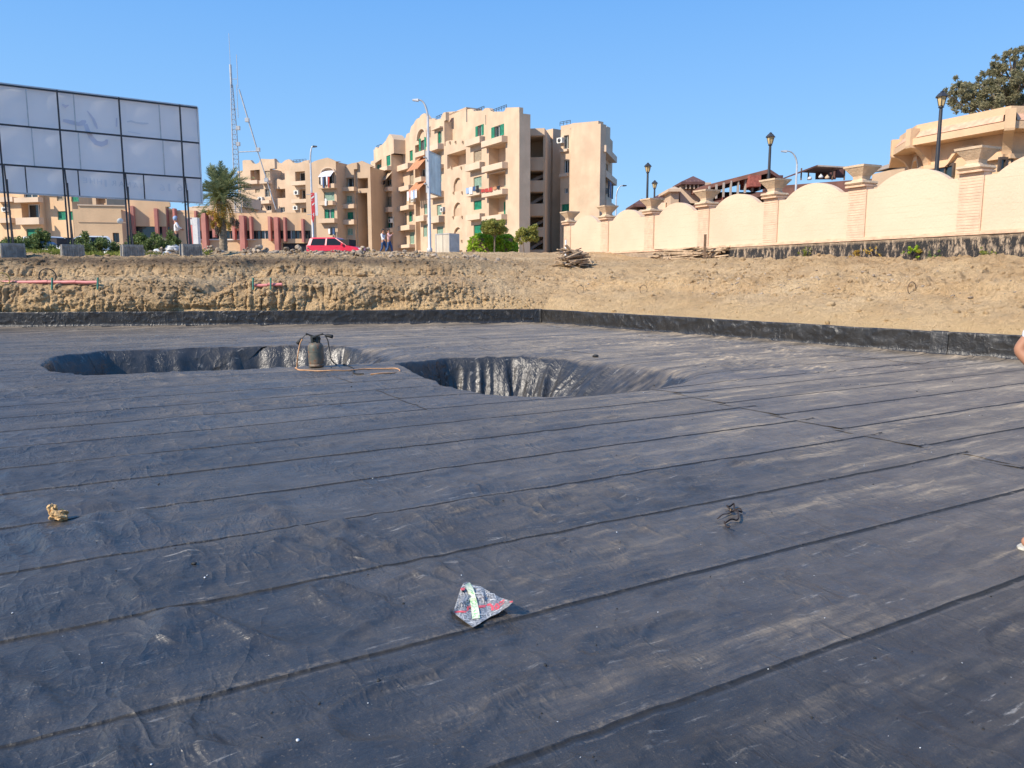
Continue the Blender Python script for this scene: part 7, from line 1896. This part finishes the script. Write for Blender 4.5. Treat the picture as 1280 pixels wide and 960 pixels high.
# rubbish along the scrub
for i, (px_, py_, D, mat, s_, lab) in enumerate(((59, 306, 34.2, 'scarf_blue', .30, 'crumpled pale blue bag in the scrub left of the second block'), (207, 318, 34.6, 'rubbish_white', .22, 'white crumpled bag left of the rightmost concrete block'), (197, 316, 34.9, 'rubbish_white', .26, 'large white crumpled bag below the wide dark shrub'), (180, 303, 36, 'rubbish_white', .28, 'white bag caught high in the wide dark shrub'), (133, 318, 34.2, 'rubbish_white', .15, 'small white scrap left of the third concrete block'), (216, 311, 35.4, 'rubbish_white', .3, 'grey-white sack among the rubble near the rightmost block'))):
    q = at(px_, py_, D); zg = drop(q.x, q.y); q.z = max(q.z, zg + .05)
    V3, F3 = ico(3); kk = s_ * (1 + .35 * n2(V3[:, 0] * 3 + i * 5, V3[:, 1] * 3 + V3[:, 2] * 4, 77)); vv = V3 * kk[:, None] * np.array([1.1, .8, .55])
    me = np_mesh('plastic_bag', vv, F3, mat); o = link('plastic_bag', me); o.location = q; put(o, lab, 'bag', 'plastic bags in the scrub')

# ================================================================== THINGS ON THE MEMBRANE
def fz(x, y): return float(floor_h(np.array([x]), np.array([y]))[0])
# gas bottle with two torches
gc = gnd(395.5, 459.5); gc.z = fz(gc.x, gc.y) + .005
gb = thing('gas_bottle', gc, 'worn grey-brown gas bottle with dark valve guard standing by the left footing pit', 'gas bottle')
m = MB(); m.lathe((0, 0, 0), [(.10, .03), (.125, .035), (.134, .07), (.137, .12), (.137, .33), (.132, .375), (.108, .41), (.07, .435), (.045, .44)], 28); m.build('cylinder', 'gas_bottle_paint', gb, local=True)
m = MB(); m.lathe((0, 0, 0), [(.125, .0), (.132, .0), (.132, .05), (.125, .05), (.125, .0)], 24); m.build('foot_ring', 'gas_bottle_paint', gb, local=True)
m = MB(); m.torus((0, 0, .27), .138, .004, 28, 6); m.build('weld_seam', 'gas_bottle_paint', gb, local=True)
m = MB()
for k in range(10):
    a0, a1 = R(36 * k + 4), R(36 * k + 32)
    if k in (2, 7): continue
    V = [(.085 * math.cos(a), .085 * math.sin(a), z_) for z_ in (.405, .53) for a in (a0, a1)] + [(.078 * math.cos(a), .078 * math.sin(a), z_) for z_ in (.405, .53) for a in (a0, a1)]
    m.add(V, [(0, 1, 3, 2), (4, 5, 7, 6), (0, 4, 6, 2), (1, 5, 7, 3), (2, 3, 7, 6), (0, 1, 5, 4)])
m.torus((0, 0, .535), .082, .008, 24, 6); m.build('valve_guard', 'valve_dark', gb, local=True)
m = MB(); m.lathe((0, 0, 0), [(.03, .43), (.03, .48), (.018, .485), (.018, .53), (.035, .535), (.035, .56), (.01, .565)], 12); m.tube([(0, 0, .50), (.07, -.02, .50), (.10, -.02, .50)], .014, 8); m.tube([(0, 0, .50), (-.07, -.02, .51)], .014, 8); m.build('valve', 'valve_dark', gb, local=True)
def torch(label, pts, side):
    base_ = Vector(pts[0]); t = thing('gas_torch', base_, label, 'gas torch')
    m = MB(); m.tube(pts, .009, 7); m.build('lance', 'metal_pole_dark', t)
    e = Vector(pts[-1]); d = (e - Vector(pts[-2])).normalized(); M = d.to_track_quat('Z', 'Y').to_matrix(); m = MB(); m.lathe(e, [(.012, 0), (.028, .02), (.032, .09), (.034, .13), (.028, .13), (.024, .02)], 12, M=M); m.build('burner', 'rubber_black', t)
    h0 = Vector(pts[0]); d = (Vector(pts[1]) - h0).normalized(); m = MB(); m.tube([h0 - d * .02, h0 + d * .14], .016, 8); m.build('handle', 'rubber_black', t)
U = Vector((1, 0, 0)); G = gc
def L(x, y, z): return Vector((G.x + x, G.y + y, G.z + z))
torch('gas torch leaning out to the left of the gas bottle top', [L(-.02, -.05, .545), L(-.10, -.06, .575), L(-.17, -.06, .565), L(-.22, -.06, .51)], -1)
torch('gas torch leaning out to the right of the gas bottle top', [L(.02, -.05, .55), L(.10, -.06, .575), L(.16, -.06, .58), L(.20, -.06, .57)], 1)
def on(px, py, h=.012):
    q = gnd(px, py); return Vector((q.x, q.y, fz(q.x, q.y) + h))
def smooth_path(pts, n=8):
    out = []; P_ = [pts[0]] + list(pts) + [pts[-1]]
    for i in range(1, len(P_) - 2):
        for j in range(n):
            t_ = j / n; a, b_, c_, d = P_[i - 1], P_[i], P_[i + 1], P_[i + 2]
            out.append(.5 * ((2 * b_) + (c_ - a) * t_ + (2 * a - 5 * b_ + 4 * c_ - d) * t_ ** 2 + (3 * b_ - a - 3 * c_ + d) * t_ ** 3))
    out.append(P_[-1]); return out
hp = smooth_path([L(-.21, -.08, .50), L(-.255, -.1, .40), L(-.29, -.14, .18)] + [on(x, y) for x, y in ((371, 460), (369.5, 461.5), (374, 463.3), (384, 464.5), (398, 465.3), (415, 465.2), (435, 464.2), (455, 462.5), (478, 461.8), (495, 461.8), (500, 464), (492, 467.5), (478, 469.3), (463, 470))])
solid('gas_hose', 'hose_orange', 'long orange hose looping from the left torch across the membrane', 'hose', lambda m: m.tube(hp, .011, 8), hp[0])
hp2 = smooth_path([L(.19, -.08, .56), L(.24, -.09, .48), L(.27, -.10, .30), L(.31, -.12, .12)] + [on(x, y) for x, y in ((424, 454.5), (430, 457), (438, 459.2), (442, 462), (441.5, 467), (446, 469.2), (455, 469.5))])
solid('gas_hose', 'rubber_black', 'dark hose dropping from the right torch beside the gas bottle', 'hose', lambda m: m.tube(hp2, .011, 8), hp2[0])
q = on(416, 452.5, .05)
V3, F3 = ico(3); vv = V3 * (1 + .3 * n2(V3[:, 0] * 3, V3[:, 1] * 3 + V3[:, 2] * 4, 99))[:, None] * np.array([.10, .07, .055]); o = link('plastic_bag', np_mesh('plastic_bag', vv, F3, 'sign_white')); o.location = q; put(o, 'small crumpled white bag right of the gas bottle', 'bag')
# crumpled paper
q = on(71.5, 652, .0)
def crumple(m):
    g = np.random.default_rng(11)
    V3, F3 = ico(3)
    for (cx, cy, cz, rx, ry, rz_, sd_) in ((.012, 0, .034, .060, .045, .040, 3), (-.022, 0, .085, .030, .026, .048, 9), (.040, .01, .052, .030, .03, .026, 15)):
        k = 1 + .55 * n2(V3[:, 0] * 2.1 + sd_, V3[:, 1] * 2.1 + V3[:, 2] * 1.9, 5) - .30 * np.abs(n2(V3[:, 0] * 3.7 + V3[:, 2] * 2.6 + sd_, V3[:, 1] * 3.9 - V3[:, 2] * 2, 6))
        m.add([(q.x + cx + v[0] * rx * kk, q.y + cy + v[1] * ry * kk, q.z + max(.0, cz + v[2] * rz_ * kk)) for v, kk in zip(V3, k)], [tuple(f) for f in F3])
solid('crumpled_paper', 'paper_tan', 'crumpled ball of tan paper lying on the membrane at the left', 'paper', crumple, q)
# tangled strip of bitumen and wire
tw = [[(896.5, 651), (903, 650.5), (910, 648.5), (917, 647)], [(908, 641), (912, 638), (917, 636.5), (918, 640), (924, 642.5), (927, 646), (922, 648)], [(909, 643), (914, 645), (921, 647), (923, 652), (921, 656.5), (914, 658), (906, 658), (905.5, 661), (908, 664), (912, 667)], [(911, 645), (913, 648.5), (916, 646)]]
q = on(913, 655)
t = thing('bitumen_scrap', q, 'dark tangled scrap of torn bitumen strip on the right half of the membrane', 'scrap')
for i, s_ in enumerate(tw):
    pts = smooth_path([on(x, y, .012 + .02 * math.sin(j * 1.7 + i) ** 2) for j, (x, y) in enumerate(s_)], 5); m = MB(); m.tube(pts, .005 if i else .004, 6, True); 
    if i in (1, 2):
        V = []; 
        for p_ in pts: V += [p_ + Vector((0, .012, .004)), p_ - Vector((0, .010, -.010))]
        m.add(V, [(2 * j, 2 * j + 1, 2 * j + 3, 2 * j + 2) for j in range(len(pts) - 1)])
    m.build('strip', 'twig', t)
m = MB(); pts = [on(911, 646.5, .02), on(914, 648, .02), on(913, 645, .028)]; m.add(pts + [pts[0] + Vector((.02, .02, .01))], [(0, 1, 2), (0, 2, 3)]); m.build('paper_bit', 'paper_tan', t)
# torn printed packet
q = on(600, 765)
pk = thing('torn_packet', q, 'torn grey, white and red printed packet with a green and cream tape across it', 'packet')
def ph(x, y):
    lift = .014 + .030 * float(sstep(612, 642, x)) * float(sstep(757, 770, y + (x - 600) * .35)) + .012 * math.sin(x * .16) ** 2 * 0.6 + .010 * float(sstep(745, 728, y))
    return lift + .035 * float(sstep(625, 644, x))
def pp_(x, y, h=0.0):
    q_ = on(x, y, 0); hh = ph(x, y) + h; r_ = ray(x, y); q2_ = Vector((0, 0, CAM_H)) + r_ * ((q_.z + hh - CAM_H) / r_.z); return q2_
out = [(580, 728), (585, 727.5), (590.6, 731), (601, 733), (610, 738.5), (618, 743), (625.6, 747), (634, 749.5), (642, 752), (636, 757.5), (629, 762), (622, 767), (614.7, 770), (606, 775), (598, 780.5), (591, 784), (586.5, 780.5), (582, 777.6), (574, 771.5), (566.5, 765), (574, 762.5), (584, 759), (582.5, 750), (581, 742), (577.5, 739), (576, 735)]
bm = bmesh.new(); vs_ = [bm.verts.new((x, y, 0)) for x, y in out]; bm.faces.new(vs_)
bmesh.ops.triangulate(bm, faces=bm.faces[:]); bmesh.ops.subdivide_edges(bm, edges=bm.edges[:], cuts=3, use_grid_fill=True); bmesh.ops.triangulate(bm, faces=bm.faces[:])
top_ = [pp_(v.co.x, v.co.y) for v in bm.verts]; bm.verts.index_update(); tris = [tuple(v.index for v in f.verts) for f in bm.faces]; bm.free()
m = MB(); nT = len(top_); m.add(top_ + [v - Vector((0, 0, .0015)) for v in top_], tris + [tuple(i + nT for i in f)[::-1] for f in tris]); m.build('foil', 'pouch_print', pk)
def pr_strip(pts, w_, mat, name='print', h=.0016):
    q_ = [Vector(p_) for p_ in pts]; dens = []
    for a, b_ in zip(q_[:-1], q_[1:]):
        n_ = max(2, int((b_ - a).length / 1.5)); dens += [a.lerp(b_, i / n_) for i in range(n_)]
    dens.append(q_[-1]); V = []
    for i, p_ in enumerate(dens):
        d = (dens[min(i + 1, len(dens) - 1)] - dens[max(i - 1, 0)]).normalized(); n_ = Vector((-d.y, d.x)); ww = w_[0] + (w_[1] - w_[0]) * i / (len(dens) - 1) if isinstance(w_, tuple) else w_
        V += [pp_(*(p_ + n_ * ww), h), pp_(*(p_ - n_ * ww), h)]
    m = MB(); m.add(V, [(2 * i, 2 * i + 1, 2 * i + 3, 2 * i + 2) for i in range(len(dens) - 1)]); return m.build(name, mat, pk)
for sq in ([(593, 741.5), (603, 741.5), (604, 749.5), (594, 750)], [(607.5, 741.5), (618, 742.5), (620.5, 749.3), (608.5, 749.3), (607.5, 741.5)], [(599, 767.8), (608, 767.6), (609.3, 772)], [(590.5, 733.6), (597, 733.8)], [(595.5, 737.4), (600.5, 737.2), (600, 735)], [(582, 744), (586, 743), (586, 752), (582, 752.5)], [(578.5, 768.5), (580, 774), (588.5, 774.5)], [(580, 768), (589, 768)], [(612.5, 767), (613.5, 770)], [(584, 778.5), (591, 778)], [(600, 747), (604.2, 746.5)], [(626, 751), (634, 750.2)], [(617, 765), (628, 759.5)]):
    pr_strip(sq, .36, 'print_white')
pr_strip([(568, 765), (576, 764.3), (584.5, 764.8), (585, 758.5), (590, 757.8), (600, 758.2), (607, 757.4)], (1.0, 1.5), 'print_red')
pr_strip([(608.5, 756.5), (612.5, 755.2), (615.5, 758.5), (616, 763)], (1.2, 1.9), 'print_red'); pr_strip([(619.3, 756), (622, 755.4), (623.6, 757.8), (621.3, 762)], (1.6, 1.6), 'print_red'); pr_strip([(618.5, 756.5), (619.8, 762)], .9, 'print_red'); pr_strip([(624, 753.8), (630.5, 749.8)], (1.2, .9), 'print_red'); pr_strip([(625.5, 757), (630.5, 752.5)], .4, 'print_red'); pr_strip([(637, 752.5), (641, 751.8)], .9, 'print_red'); pr_strip([(576, 736.5), (581, 736)], 1.6, 'print_red')
pr_strip([(584, 729.5), (588.5, 738), (591.5, 750), (594, 762), (595.2, 773)], (3.6, 4.9), 'tape_print', 'tape', .004)
# dark pebble beyond the right-hand pit, loose scraps of membrane
for (px_, py_, s_, lab) in ((744.5, 446.5, .05, 'single dark lump of bitumen beyond the right-hand footing pit'), (243, 709.5, .012, 'small dark crumb with a pale edge on the left foreground membrane')):
    q = on(px_, py_, s_ * .5); V3, F3 = ico(2); vv = V3 * (1 + .3 * n2(V3[:, 0] * 2, V3[:, 1] * 2 + V3[:, 2] * 3, 7))[:, None] * s_ * np.array([1.3, .9, .7]); o = link('bitumen_lump', np_mesh('bitumen_lump', vv, F3, 'rubber_black')); o.location = q; put(o, lab, 'lump')
